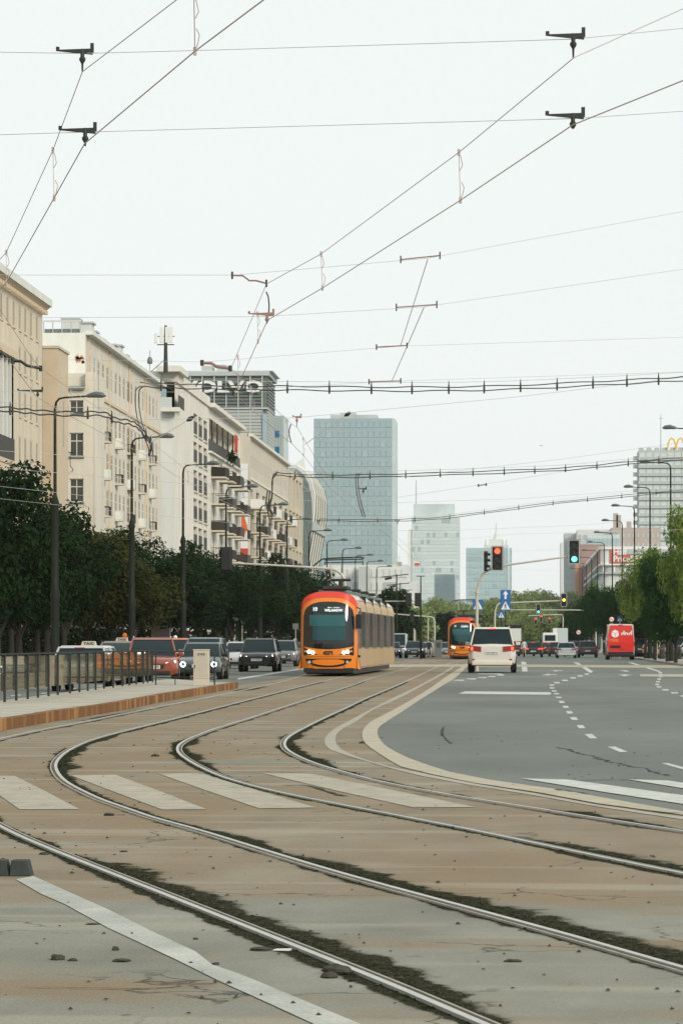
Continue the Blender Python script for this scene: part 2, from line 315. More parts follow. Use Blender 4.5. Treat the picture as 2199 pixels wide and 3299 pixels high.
# ---------------------------------------------------------------- track bed with attributes (dark overgrown seams, sandy dust)
def trackbed():
    xs = np.concatenate([np.arange(-16, -8, .4), np.arange(-8, 6, .06), np.arange(6, 16, .4)])
    ys = np.concatenate([np.arange(5, 22, .06), np.arange(22, 46, .11), np.arange(46, 110, .5), np.arange(110, 640, 4)])
    X, Y = np.meshgrid(xs, ys); nx, ny = len(xs), len(ys); pts = np.stack([X.ravel(), Y.ravel()], 1)
    from mathutils import noise as mn
    best = np.full(len(pts), 99.0); side = np.zeros(len(pts)); yc = pts[:, 1]
    for path in RAILS:
        A = np.array(path); seg = A[1:] - A[:-1]; ln = np.linalg.norm(seg, axis=1)
        for i in range(len(seg)):
            if ln[i] < 1e-6 or A[i,1] > 120: continue
            lo = min(A[i,1], A[i+1,1]) - .9; hi = max(A[i,1], A[i+1,1]) + .9
            r0_ = np.searchsorted(ys, lo); r1_ = np.searchsorted(ys, hi); sl = slice(r0_*nx, r1_*nx)
            if r1_ <= r0_: continue
            q = pts[sl] - A[i]; t = np.clip((q @ seg[i]) / ln[i]**2, 0, 1); v = q - t[:, None] * seg[i]
            d = np.sqrt((v**2).sum(1)); s = np.sign(seg[i][0]*q[:,1] - seg[i][1]*q[:,0])
            b = best[sl]; u = d < b; b[u] = d[u]; ss = side[sl]; ss[u] = s[u]
    # wide overgrown patches, given where they lie on the ground
    spots = [(135,2425,.34,1.6),(170,2455,.18,1),(250,2470,.2,1.3),(540,2395,.3,1.5),(560,2430,.2,1.2),(640,2435,.22,1.6),(700,2460,.2,1.2),(880,2375,.3,1.6),(890,2410,.26,1.2),(960,2430,.2,1.4),(1040,2450,.2,1.4),(300,2385,.16,2),
             (430,2812,.24,1),(560,2860,.26,1),(700,2910,.26,1),(850,2970,.26,1),(1000,3030,.28,.9),(1150,3100,.3,.7),(1260,3130,.3,.6),(1340,3190,.2,.5),
             (820,2705,.2,1),(1080,2785,.22,1),(1200,2815,.22,1),(1330,2850,.2,1),(1500,2900,.24,.9),(1700,2935,.26,.9),(1880,2975,.28,.9),(2000,3015,.26,.8),(2150,3060,.25,.7),
             (1850,2722,.2,1.5),(1980,2745,.28,1.5),(2100,2775,.26,1.3),(1900,2618,.2,2),(2000,2635,.2,2),(800,3020,.14,.5),(1100,3150,.12,.5),(1450,2925,.14,.6)]
    boost = np.zeros(len(pts))
    for px, py, rx, ry in spots:
        c = G(px, py); boost = np.maximum(boost, np.exp(-(((pts[:,0]-c[0])/(rx*1.6))**2 + ((pts[:,1]-c[1])/(ry*1.1))**2)) * rx)
    wn = .5 + .5*np.sin(pts[:,0]*3.1 + pts[:,1]*.9) * np.sin(pts[:,1]*2.3 + 1.3*np.sin(pts[:,0]*5))
    width = np.where(side > 0, .11 + .11*wn, .06 + .05*wn)
    width = width + boost*1.0*np.where(side > 0, 1, .35); dark = np.clip(1.15 - best/width, 0, 1)
    near = np.clip((pts[:,1]-16.5)/3.5, 0, 1)     # sandy dust lies on the far part, bare grey asphalt close by
    me = bpy.data.meshes.new('track_bed')
    vv = np.zeros((len(pts), 3)); vv[:, :2] = pts
    idx = np.arange(nx*ny).reshape(ny, nx); f = np.stack([idx[:-1,:-1], idx[:-1,1:], idx[1:,1:], idx[1:,:-1]], -1).reshape(-1, 4)
    me.vertices.add(len(vv)); me.vertices.foreach_set('co', vv.ravel()); me.loops.add(f.size); me.loops.foreach_set('vertex_index', f.ravel())
    me.polygons.add(len(f)); me.polygons.foreach_set('loop_start', np.arange(0, f.size, 4)); me.update(calc_edges=True)
    for nm, arr in (('overgrown', dark), ('dusty', near)):
        a = me.attributes.new(nm, 'FLOAT', 'POINT'); a.data.foreach_set('value', arr.astype(np.float32))
    m = bpy.data.materials.new('track_bed'); m.use_nodes = True; t = m.node_tree; b = t.nodes['Principled BSDF']; N = t.nodes.new; L = t.links.new
    g = N('ShaderNodeNewGeometry')
    def noise(sc_, det=5, stretch=(1,1,1), rough=.6):
        mp = N('ShaderNodeMapping'); mp.inputs['Scale'].default_value = stretch; n = N('ShaderNodeTexNoise'); n.inputs['Scale'].default_value = sc_; n.inputs['Detail'].default_value = det; n.inputs['Roughness'].default_value = rough
        L(g.outputs['Position'], mp.inputs[0]); L(mp.outputs[0], n.inputs['Vector']); return n.outputs['Fac']
    def ramp(src, p0, p1, c0=(0,0,0,1), c1=(1,1,1,1)):
        r = N('ShaderNodeValToRGB'); e = r.color_ramp.elements; e[0].position = p0; e[0].color = c0; e[1].position = p1; e[1].color = c1; L(src, r.inputs[0]); return r.outputs[0]
    def math_(op, a, b_):
        x = N('ShaderNodeMath'); x.operation = op
        for i, s in ((0, a), (1, b_)):
            if isinstance(s, (int, float)): x.inputs[i].default_value = s
            else: L(s, x.inputs[i])
        return x.outputs[0]
    def mix(f_, a, b_):
        x = N('ShaderNodeMix'); x.data_type = 'RGBA'
        L(f_, x.inputs[0]) if not isinstance(f_, (int, float)) else setattr(x.inputs[0], 'default_value', f_)
        for i, s in ((6, a), (7, b_)):
            if isinstance(s, tuple): x.inputs[i].default_value = s
            else: L(s, x.inputs[i])
        return x.outputs[2]
    at = N('ShaderNodeAttribute'); at.attribute_name = 'overgrown'; ad = N('ShaderNodeAttribute'); ad.attribute_name = 'dusty'
    tan = ramp(noise(.9, 5, (1,.45,1)), .3, .72, (.20,.155,.098,1), (.32,.268,.185,1))
    tan = mix(ramp(noise(.35, 4, (1,.25,1)), .45, .62), tan, (.25,.178,.098,1))
    grey = ramp(noise(.8, 6, (1,.6,1)), .32, .7, (.18,.187,.148,1), (.30,.302,.25,1))
    dm = math_('ADD', ad.outputs['Fac'], math_('MULTIPLY', math_('SUBTRACT', noise(.33, 4, (.6,1.5,1)), .47), 4.2))
    base = mix(ramp(dm, .3, .75), grey, tan)
    # pale worn sweeps across the foreground
    sweep = ramp(noise(.55, 3, (.35,2.3,1), .45), .56, .66); base = mix(math_('MULTIPLY', sweep, .4), base, (.44,.41,.32,1))
    fine = noise(26, 6, (1,1,1), .7); base = mix(math_('MULTIPLY', ramp(fine, .3, .75), .28), base, (.12,.105,.08,1))
    # small dark stains
    st = ramp(noise(5.5, 2, (1,.6,1)), .72, .76); base = mix(math_('MULTIPLY', st, .6), base, (.06,.05,.035,1))
    oi = math_('ADD', at.outputs['Fac'], math_('MULTIPLY', math_('SUBTRACT', noise(4.2, 6, (1,.6,1), .62), .5), 1.15))
    om = ramp(oi, .34, .5)
    dk = ramp(noise(13, 5), .35, .7, (.011,.013,.006,1), (.042,.045,.024,1))
    halo = ramp(oi, .12, .5); base = mix(math_('MULTIPLY', halo, .38), base, (.10,.10,.07,1))
    col = mix(om, base, dk)
    # speckled aggregate and hairline cracks
    ag = noise(75, 3, (1,1,1), .8); col = mix(math_('MULTIPLY', ramp(ag, .52, .68), .4), col, (.09,.08,.065,1)); col = mix(math_('MULTIPLY', math_('SUBTRACT', 1.0, ramp(ag, .34, .46)), .3), col, (.52,.48,.4,1))
    vo = N('ShaderNodeTexVoronoi'); vo.feature = 'DISTANCE_TO_EDGE'; vo.inputs['Scale'].default_value = .55
    wv = N('ShaderNodeVectorMath'); wv.operation = 'ADD'; nw = N('ShaderNodeTexNoise'); nw.inputs['Scale'].default_value = 1.7; nw.inputs['Detail'].default_value = 5; L(g.outputs['Position'], nw.inputs['Vector']); L(g.outputs['Position'], wv.inputs[0]); L(nw.outputs['Color'], wv.inputs[1]); L(wv.outputs[0], vo.inputs['Vector'])
    ck = math_('MULTIPLY', math_('SUBTRACT', 1.0, ramp(vo.outputs['Distance'], .003, .010)), ramp(noise(.5, 3), .5, .6)); col = mix(math_('MULTIPLY', ck, .75), col, (.03,.03,.02,1))
    sp = N('ShaderNodeSeparateXYZ'); L(g.outputs['Position'], sp.inputs[0])
    L(col, b.inputs['Base Color']); b.inputs['Roughness'].default_value = .9; L(math_('MULTIPLY', math_('SUBTRACT', 1.0, om), .25), b.inputs['Specular IOR Level'])
    bp = N('ShaderNodeBump'); bp.inputs['Strength'].default_value = .55; bp.inputs['Distance'].default_value = .012
    hsum = math_('ADD', math_('MULTIPLY', fine, .35), math_('ADD', math_('MULTIPLY', noise(3, 4), .9), math_('MULTIPLY', om, math_('MULTIPLY', noise(18, 4), 2.2))))
    L(hsum, bp.inputs['Height']); L(bp.outputs[0], b.inputs['Normal'])
    me.materials.append(m)
    o = put('track_bed', me); tag(o, kind='structure'); return pts, dark
bedpts, beddark = trackbed()
def sheet(name, pix, z, m, parent=None, world=False):
    mb = MB(); mb.face([(*(p if world else G(*p)[:2]), z) for p in pix])
    o = mb.build(name, m, parent)
    if o.data.polygons[0].normal.z < 0: o.data.flip_normals()
    return o
def between(name, A, B, z, m, parent=None, n=5, xs=None):
    """ribbon between two traced edges, resampled to equal counts"""
    a = ground_path(A, n); b = ground_path(B, n); K = 90
    def res(p):
        p = np.array(p); d = np.r_[0, np.cumsum(np.linalg.norm(np.diff(p, axis=0), axis=1))]; u = np.linspace(0, d[-1], K)
        return np.stack([np.interp(u, d, p[:,0]), np.interp(u, d, p[:,1])], 1)
    a, b = res(a), res(b); mb = MB()
    mb.v = [(*p, z) for p in a] + [(*p, z) for p in b]; mb.f = [(i, i+1, K+i+1, K+i) for i in range(K-1)]; mb.m = [0]*(K-1)
    o = mb.build(name, m, parent)
    if o.data.polygons[0].normal.z < 0: o.data.flip_normals()
    return o
gm = MB(); gm.face([(-9000,-300,-.02),(9000,-300,-.02),(9000,9000,-.02),(-9000,9000,-.02)]); tag(gm.build('ground', M['asphalt_far']), kind='structure')
# asphalt road right: left border is the inner edge of the pale band
innerA = [(1509,2139),(1498,2153.6),(1465.7,2184),(1423,2210.7),(1344,2260.7),(1294,2294.6),(1240.7,2328.6),(1219,2346),(1215,2364),(1223,2384),(1248,2409),(1294,2434),(1340.7,2453.6),(1437,2485.7),(1508.6,2503.6),(1600,2518),(1753,2539),(1886,2560),(2058,2594.5),(2199,2617),(2480,2665)]
outerA = [(1495,2139),(1483.6,2150),(1437,2180),(1383.6,2218),(1308.6,2264),(1233.6,2305),(1198,2323),(1173,2346),(1165.7,2364),(1167.5,2382),(1183.6,2403.6),(1240,2442),(1294,2473),(1376,2493),(1473,2514),(1600,2537),(1779.5,2562),(1944,2594.5),(2096.5,2615.5),(2199,2627),(2480,2680)]
innerB = [(1476,2139),(1437,2166),(1344,2218),(1280,2252),(1201,2287.5),(1144,2327),(1101,2350),(1083,2368),(1080,2386),(1087,2403.6),(1115.7,2425),(1187,2451.8),(1233.6,2466),(1330,2487.5),(1401,2500),(1473,2516.5),(1637,2542),(1714.6,2556),(1848,2580),(1982,2604),(2199,2633),(2480,2684)]
outerB = [(1465.7,2139),(1423,2168),(1330,2218),(1258.6,2252),(1176,2294.6),(1115.7,2327),(1080,2346),(1055,2367),(1044,2387),(1050,2404.5),(1077,2422),(1205,2460.7),(1294,2485.7),(1401,2510.7),(1490.7,2526.8),(1615.7,2546),(1753,2569.6),(1867,2590.6),(1982,2609.7),(2199,2642),(2480,2692)]
edge = ground_path(innerA, 5); e0 = edge[0]
rd = MB(); pl = [(*p, .004) for p in edge] + [(14, edge[-1][1]-1, .004), (14, 640, .004), (e0[0]+1.6, 640, .004)]
rd.face(pl); road = rd.build('road', M['asphalt']); bm = bmesh.new(); bm.from_mesh(road.data); bmesh.ops.triangulate(bm, faces=bm.faces); bmesh.ops.recalc_face_normals(bm, faces=bm.faces); bm.to_mesh(road.data); bm.free()
if road.data.polygons[0].normal.z < 0: road.data.flip_normals()
tag(road, kind='structure')
between('kerb_band', innerA, outerA, .0085, M['band'], road)
between('kerb_line', innerB, outerB, .0045, M['bandline'], road)
lr = MB(); lr.face([(-24.4,20,.004),(-9.6,20,.004),(-9.6,640,.004),(-24.4,640,.004)]); lroad = lr.build('road', M['asphalt']); tag(lroad, kind='structure')
# zebra stripes on the track bed and on the road
cross = thing('pedestrian_crossing', None, None); tag(cross, kind='structure')
SZ = .0045
for q in ([(-110,2500),(48,2501),(150,2552),(257,2609),(64,2609),(0,2564)], [(228,2499),(372,2497),(520,2552),(666,2609),(523,2610),(370,2553)],
          [(512,2494),(645,2492),(830,2548),(1017,2603),(835,2606),(670,2550)], [(845,2492),(1003,2494),(1290,2552),(1530,2602),(1330,2603),(1090,2550)]):
    sheet('crossing_stripe', q, .005, M['stripe'], cross)
for q in ([(1678,2511),(1829,2515),(2199,2566),(2400,2598),(2400,2630),(2199,2594),(1950,2556)], [(2020,2514),(2150,2518),(2400,2556),(2400,2580),(2199,2543)]):
    sheet('crossing_stripe', q, .012, M['marking'], cross)
for q in ([(1475,2235),(1498,2228),(1770,2231),(1775,2235),(1768,2239),(1560,2237)],): sheet('stop_line', q, .008, M['marking'], road)
def zf(x, y): return (1600 + x/2.618, 2080 + y/2.618)
dashes = [[(735,750),(797,748),(845,786),(783,787)], [(928,856),(995,856),(1100,900),(1035,903)], [(668,674),(722,674),(746,700),(692,702)], [(612,607),(665,606),(684,630),(632,630)],
          [(580,555),(628,555),(640,575),(592,577)], [(549,510),(595,510),(608,528),(562,529)], [(518,469),(560,469),(571,486),(528,487)], [(1380,996),(1440,996),(1640,1050),(1560,1048)]]
for cx_, cy_, w_ in ((755,241,36),(700,257,42),(640,274,46),(572,294,50),(503,314,46),(461,335,38),(462,359,40),(481,384,42),(500,407,42),(518,439,46),
                     (1375,229,28),(1378,245,30),(1376,263,30),(1365,284,32),(1355,306,34),(1348,329,34),(1364,349,40),(1418,375,54),(1495,400,58),(1575,428,60)):
    dashes.append([(cx_-w_/2-2,cy_-5.5),(cx_+w_/2-2,cy_-5.5),(cx_+w_/2+2,cy_+5.5),(cx_-w_/2+2,cy_+5.5)])
for d in dashes: sheet('lane_dash', [zf(*p) for p in d], .008, M['marking'], road)
for q in ([(640,141),(682,143),(805,215),(800,230),(776,228),(730,195)], [(1095,142),(1140,143),(1378,217),(1365,223)], [(203,135),(243,138),(258,219),(212,219)]): sheet('lane_line', [zf(*p) for p in q], .008, M['marking'], road)
for q in ([(375,248),(440,238),(440,243),(500,241),(500,246),(440,248),(440,253)], [(455,213),(505,207),(505,210),(550,209),(550,214),(505,215),(505,219)],
          [(1015,247),(1070,244),(1140,249),(1100,252),(1095,258),(1060,258),(1055,252)], [(1022,211),(1065,208),(1108,214),(1108,220),(1075,220),(1060,214)]):
    sheet('direction_arrow', [zf(*p) for p in q], .008, M['marking'], road)
def zc(x, y): return (1080 + x/2.8, 2100 + y/2.8)
for q in ([(1050,260),(1085,253),(1172,253),(1150,263)], [(1170,247),(1200,241),(1275,241),(1255,252)], [(1275,236),(1300,230),(1365,230),(1350,240)], [(1365,226),(1385,219),(1448,219),(1430,229)], [(1450,213),(1465,206),(1525,206),(1510,217)], [(1280,198),(1460,197),(1500,200),(1500,206),(1460,204),(1280,202)]):
    sheet('lane_dash', [zc(*p) for p in q], .008, M['marking'], road)
sheet('crossing_stripe', [(1225,2141.5),(1600,2141),(2000,2143),(2600,2146),(2600,2153.5),(2000,2151.5),(1600,2148),(1225,2149.5)], .012, M['band'], cross)  # far pale strip: sunlit ground painted in as a crossing band
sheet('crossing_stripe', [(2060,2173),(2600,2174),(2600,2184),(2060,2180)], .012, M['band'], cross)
sheet('lane_line', [(765,2186),(964,2154),(1010,2146),(1012,2149),(966,2158),(767,2190)], .008, M['marking'], lroad)
for a, b in (((70,2240),(36,2242)),((152,2233),(134,2235)),((246,2219),(228,2221)),((330,2210),(310,2212))): sheet('lane_dash', [(a[0],a[1]-1),(a[0],a[1]+1),(b[0],b[1]+1),(b[0],b[1]-1)], .008, M['marking'], lroad)
# thick white painted line in the foreground
def z3(x, y): return (x/1.4255, 2600 + y/1.4255)
up = [(75,335),(155,320),(500,475),(700,575),(900,668),(975,728),(1100,770),(1568,965),(1700,1020)]
lo = [(75,335),(190,402),(300,450),(500,560),(800,700),(1000,800),(1200,890),(1430,996),(1560,1060)]
fl = sheet('painted_line', [z3(*p) for p in up] + [z3(*p) for p in lo[:0:-1]], .0045, mat('wornpaint', (.41,.42,.37), .75, speck=.25, noise=.3, nscale=1.3, bump=.3)); tag(fl, kind='structure')
# cracks and slab joints
def crackline(pix, w0, par, z=.006, jit=.02):
    p = ground_path(pix, 5); mb = MB(); rr = random.Random(int(pix[0][0]))
    ws = [w0*(.35+rr.random()) if 0 < i < len(p)-1 else .002 for i in range(len(p))]; t = offs(p, 1); 
    nrm = [a - b for a, b in zip(t, p)]; jj = [rr.uniform(-jit, jit) for _ in p]
    mb.v = [(*(p[i]+nrm[i]*(jj[i]+ws[i]/2)), z) for i in range(len(p))] + [(*(p[i]+nrm[i]*(jj[i]-ws[i]/2)), z) for i in range(len(p))]
    n = len(p); mb.f = [(i, i+1, n+i+1, n+i) for i in range(n-1)]; mb.m = [0]*(n-1)
    o = mb.build('crack', M['crack'], par)
    if o.data.polygons[0].normal.z < 0: o.data.flip_normals()
def z6(x, y): return (1600 + x/2.618, 2350 + y/2.618)
bed = bpy.data.objects['track_bed']
crackline([z6(*p) for p in ((530,152),(640,185),(760,218),(850,248),(950,272),(1060,300),(1180,322),(1300,360),(1400,380),(1470,398))], .05, road, .0065, .06)
crackline([z6(*p) for p in ((670,432),(850,431),(1050,430),(1200,434),(1440,440))], .06, road, .0065, .01)
crackline([(1434,2341),(1424,2350),(1421,2362),(1430,2378),(1444,2390),(1455,2398)], .045, road, .0065, .02)
crackline([z6(*p) for p in ((470,512),(600,528),(720,545),(770,550))], .04, road, .0125, .01)
crackline([z6(*p) for p in ((1150,678),(1250,690),(1400,708),(1568,715))], .03, road, .0125, .01)
for px in ([(1310,2608),(1450,2610),(1640,2611)], [(835,2610),(1000,2608),(1090,2607)], [(298,2342),(380,2341),(440,2340)], [(630,2283),(680,2284),(880,2278)], [(958,2279),(1100,2279)], [(1145,2276),(1200,2278)], [(727,2538),(800,2537),(850,2534)], [(905,2532),(990,2532),(1080,2560),(1120,2566)],
           [(1000,2620),(1100,2608)], [(60,3185),(280,3186),(450,3189),(700,3180)], [(560,3205),(640,3217),(740,3222),(765,3205)]):
    crackline(px, .05 if px[0][1] < 2600 else .012, bed, .0062, .01)
# lumps of soil and moss along the rails, loose grit, chunks
def lumps():
    idx = np.nonzero((beddark > .7) & (bedpts[:,1] < 46) & (bedpts[:,0] > -6) & (bedpts[:,0] < 5))[0]
    rr = random.Random(3); mb = MB(); cnt = min(len(idx), 6000); ch = rr.sample(list(idx), cnt)
    for i in ch:
        x, y = bedpts[i]; x += rr.uniform(-.05,.05); y += rr.uniform(-.05,.05); D = y
        s = rr.uniform(.004,.013) * (1 + D/40); h = s * rr.uniform(.3,.7); a = rr.uniform(0, 6.28); k = len(mb.v)
        for j in range(5): mb.v.append((x + s*math.cos(a+j*1.2566)*rr.uniform(.7,1.2), y + s*math.sin(a+j*1.2566)*rr.uniform(.7,1.3), .0005))
        mb.v.append((x, y, h))
        for j in range(5): mb.f.append((k+j, k+(j+1)%5, k+5)); mb.m.append(0)
    tag(mb.build('moss', M['lump']), 'dark moss and soil clumps growing along the rail grooves', 'moss', kind='stuff')
    mb = MB()
    for _ in range(480):
        D = 10.5 + 45 * rr.random()**1.7; px = rr.uniform(-50, 2300); p = P(px, 2500, D); x, y = p.x, p.y; s = rr.uniform(.004,.013)*(1+D/60); k = len(mb.v)
        if rr.random() < .35:
            i = rr.choice(ch); x, y = bedpts[i][0]+rr.gauss(0,.15), bedpts[i][1]+rr.gauss(0,.3)
        if x > 2.2 and y > 26: continue
        for j in range(4): mb.v.append((x + s*math.cos(j*1.57+.3)*rr.uniform(.6,1.3), y + s*math.sin(j*1.57+.3)*rr.uniform(.6,1.3), .004))
        mb.v.append((x, y, s*rr.uniform(.4,.9)+.004))
        for j in range(4): mb.f.append((k+j, k+(j+1)%4, k+4)); mb.m.append(0)
    tag(mb.build('grit', M['stone']), 'loose grit and crumbs scattered over the dusty track paving', 'grit', kind='stuff')
lumps()
def chunk(px, py, w_, h_, lab, m='stone', name='asphalt_chunk', cat='rubble', seed=1):
    p = G(px, py); rr = random.Random(seed); bm = bmesh.new(); bmesh.ops.create_icosphere(bm, subdivisions=2, radius=.5)
    for v in bm.verts:
        k = rr.uniform(.72,1.12); v.co = Vector((v.co.x*w_*k, v.co.y*w_*.9*k, v.co.z*h_*k))
    me = bpy.data.meshes.new(name); bm.to_mesh(me); bm.free(); me.materials.append(M[m])
    o = put(name, me, None, (p.x, p.y, h_*.18)); tag(o, lab, cat, 'crumbled asphalt chunks by the rails'); return o
for i, a in enumerate(((185,3092,.075,.04,'largest dark crumbled lump in the sandy patch left of the white line'), (235,3096,.05,.02,'flat dark crumb just right of the biggest lump'), (372,3062,.04,.035,'small pointed chunk standing alone left of the white line'),
        (390,3098,.09,.022,'wide flat dark crumb patch below the pointed chunk'), (300,2978,.09,.012,'thin flat dark flake on the left of the white line upper half'), (142,2753,.08,.025,'dark chip beside the rail near the kerb blocks'),
        (695,3108,.04,.018,'small dark chunk lying on the edge of the thick white line'), (1085,3138,.14,.07,'big dark rubble lump under the lowest rail'), (1060,3150,.08,.04,'smaller rubble piece left of the big lump by the lowest rail'), (840,3062,.12,.025,'broken dark slab of asphalt beside the double rail'),
        (352,2628,.10,.04,'black flattened scrap on sandy paving below the zebra stripes'), (630,3027,.03,.018,'single pebble between white line and rail'), (1165,2395,.1,.05,'brown stone on the pale kerb band'), (398,2745,.06,.018,'small dark pebble between the two nearest rails'),
        (1650,3098,.09,.02,'crumbled brown patch between the two right hand rails'), (500,2437,.12,.05,'dark pebble on the sandy paving inside the left bend'))):
    chunk(*a[:5], seed=i+5)
sc_ = G(880, 3065); o = MB().prism([(0,0,.004),(.075,-.02,.004),(.085,.03,.004),(.01,.05,.004)], [(0,0,.008),(.075,-.02,.012),(.085,.03,.012),(.01,.05,.008)]).build('paper_scrap', M['white'], None, (sc_.x, sc_.y, 0)); tag(o, 'small white paper scrap lying beside the rail', 'litter')
# rubber kerb blocks bottom left
p = G(0, 2823); t = thing('kerb_block', 'dark green rubber kerb blocks at the end of the white line', 'kerb block', (p.x, p.y, 0))
for x0, x1 in ((-.12,.056), (.061,.19)):
    MB().prism([(x0,0,0),(x1,0,0),(x1,.16,0),(x0,.16,0)], [(x0+.006,.01,.098),(x1-.022,.01,.098),(x1-.022,.15,.098),(x0+.006,.15,.098)]).build('rubber_block', M['rubber'], t, bevel=.006)
# ---------------------------------------------------------------- platform with rusty kerb, fence, cabinet
ktop = [(-60,2330),(0,2320),(89,2305),(178.6,2287),(228.6,2281),(357,2263),(520,2234),(635,2212.5),(749.6,2193.5),(764,2192)]
kb = ground_path([(-80,2371),(0,2354.6),(178.6,2323),(357,2294.6),(520,2261),(635,2240),(764,2217)], 6)
fpx = [(16,2262),(54,2257),(92,2252),(127.6,2247.6),(161,2243),(194,2239),(224.5,2233.7),(255,2229.6),(284.7,2226),(311,2222.6),(338,2219),(363.6,2215),(387,2211),(411,2208),(433.6,2205),(455.4,2202),(476.5,2200),(489,2198)]
PH = .18
fw = [G(a, b, PH) for a, b in fpx]
A0 = np.array(fw[0][:2]); A1 = np.array(fw[-2][:2]); fd = (A1-A0)/np.linalg.norm(A1-A0); fn = np.array((-fd[1], fd[0]))
if fn[0] > 0: fn = -fn
front = [np.array(p) for p in kb]
back = [A0 - fd*14 + fn*.35, A0 + fn*.35, A1 + fn*.35, A1 + fd*12 + fn*.3, front[-1] + np.array((-.75, .2)), front[-1] + np.array((-.25,.45))]
pf = MB(); ring = [(*p, 0) for p in front] + [(*p, 0) for p in back[::-1]]; ring2 = [(*p, PH) for p in front] + [(*p, PH) for p in back[::-1]]
pf.prism(ring, ring2); plat = pf.build('platform', M['concrete']); bm = bmesh.new(); bm.from_mesh(plat.data); bmesh.ops.triangulate(bm, faces=[f for f in bm.faces if len(f.verts) > 4]); bmesh.ops.recalc_face_normals(bm, faces=bm.faces); bm.to_mesh(plat.data); bm.free(); tag(plat, kind='structure')
fr = np.array(front); dd = np.r_[0, np.cumsum(np.linalg.norm(np.diff(fr, axis=0), axis=1))]; s = 0; rr = random.Random(2)
fo = offs(front, -.03)
if fo[5][0] < front[5][0]: fo = offs(front, .03)
fo = np.array(fo)
while s < dd[-1] - .05:
    e = min(s + 2.0, dd[-1]); a, b = [np.array((np.interp(q, dd, fr[:,0]), np.interp(q, dd, fr[:,1]))) for q in (s, e-.006)]
    a2, b2_ = [np.array((np.interp(q, dd, fo[:,0]), np.interp(q, dd, fo[:,1]))) for q in (s, e-.006)]
    k = rr.uniform(-.004,.004); ai = a - (a2-a)*5; bi = b - (b2_-b)*5
    MB().prism([(*a2,0),(*b2_,0),(*bi,0),(*ai,0)], [(*a2,PH+.012+k),(*b2_,PH+.012+k),(*bi,PH+.012+k),(*ai,PH+.012+k)]).build('kerb_stone', M['rust'], plat)
    s = e
fc = thing('platform_fence', 'black post fence with glass panels along the platform edge', 'fence', (*A0, PH))
for i, q in enumerate(fw):
    d = np.array(q[:2]) - A0; s_ = float(d @ fd)
    MB().box((fd[0]*s_, fd[1]*s_, .5), (.075,.05,1.0), 0, math.atan2(fd[1], fd[0])).build('fence_post', M['darkmetal'], fc)
ss = [float((np.array(q[:2])-A0) @ fd) for q in fw]; Lf = max(ss)
ss = [ss[0]-1.75] + ss
for a, b in zip(ss[:-1], ss[1:]):
    c = (a+b)/2; 
    MB().box((fd[0]*c+fn[0]*.03, fd[1]*c+fn[1]*.03, .6), (abs(b-a)-.02,.012,.74), 0, math.atan2(fd[1], fd[0])).build('glass_panel', M['fenceglass'], fc)
c = (Lf-2)/2; MB().box((fd[0]*c, fd[1]*c, 1.02), (Lf+2.1,.07,.035), 0, math.atan2(fd[1], fd[0])).build('top_rail', M['polemetal'], fc)
# tubular barrier and cabinet
D0 = 97.5; a = P(502, 2200, D0); b = P(691, 2200, D0)
br = thing('barrier', 'low black tubular barrier behind the beige cabinet', 'barrier', (a.x, a.y, PH)); dx = Vector((b.x-a.x, b.y-a.y, 0)); u = dx.normalized(); L_ = dx.length
pts = [(0,0,0),(0,0,.9),tuple(u*.03+Vector((0,0,.97))),tuple(u*.12+Vector((0,0,1.0))),tuple(u*(L_-.12)+Vector((0,0,1.0))),tuple(u*(L_-.03)+Vector((0,0,.97))),tuple(u*L_+Vector((0,0,.9))),tuple(u*L_)]
MB().tube(pts, .022, 8).build('top_tube', M['darkmetal'], br, smooth=True); MB().tube([(0,0,.23), tuple(u*L_+Vector((0,0,.23)))], .018, 8).build('lower_tube', M['darkmetal'], br)
for k in (.33,.66): MB().tube([tuple(u*L_*k), tuple(u*L_*k+Vector((0,0,.23)))], .016, 6).build('leg', M['darkmetal'], br)
def text_mesh(s, size, ext=.004, bold=.0, xs=1.0, m=None, align='CENTER'):
    c = bpy.data.curves.new('txt', 'FONT'); c.body = s; c.size = size; c.extrude = ext; c.offset = bold; c.align_x = align; c.align_y = 'CENTER'; c.resolution_u = 3; c.space_line = .82
    o = bpy.data.objects.new('txt', c); me = bpy.data.meshes.new_from_object(o); bpy.data.objects.remove(o); bpy.data.curves.remove(c)
    for v in me.vertices: v.co.x *= xs
    me.materials.clear(); me.materials.append(m or M['ink']); return me
FR = (math.pi/2, 0, 0)
c = P(648.7, 2196, 96.5); cb = thing('utility_cabinet', 'beige metal utility cabinet numbered 342 at the platform end', 'cabinet', (c.x, c.y, PH), TH)
MB().box((0,.16,.1), (.475,.32,.2)).build('plinth', M['cabinet'], cb, bevel=.008)
MB().box((0,.16,.625), (.47,.31,.84)).build('housing', M['cabinet'], cb, bevel=.01); MB().box((0,.16,1.055), (.5,.35,.03)).build('lid', M['cabinet'], cb, bevel=.012)
dr = MB()
for k in range(9): dr.box((-.18+k*.045, .0, .62), (.018,.012,.72))
dr.box((-.195,-.004,.56), (.025,.02,.1), 1)
dr.build('ribbed_door', [M['cabinet'], M['blackplastic']], cb)
put('number_lettering', text_mesh('3 4 2', .1, .003, .003), cb, (0,-.01,.92), FR)
# kerbs and pavements
mb = MB(); mb.box((-34,330,.06), (19.2,630,.12)); o = mb.build('pavement', M['pave']); tag(o, kind='structure')
mb = MB(); mb.box((19.5,450,.06), (19,520,.12)); o = mb.build('pavement', M['pave']); tag(o, kind='structure')
rk = random.Random(4)
for i in range(30):
    MB().box((9.9,191+i*2.0,.07), (.2,1.97,.14+rk.uniform(-.004,.006))).build('kerb_stone', M['kerbstone'], o)
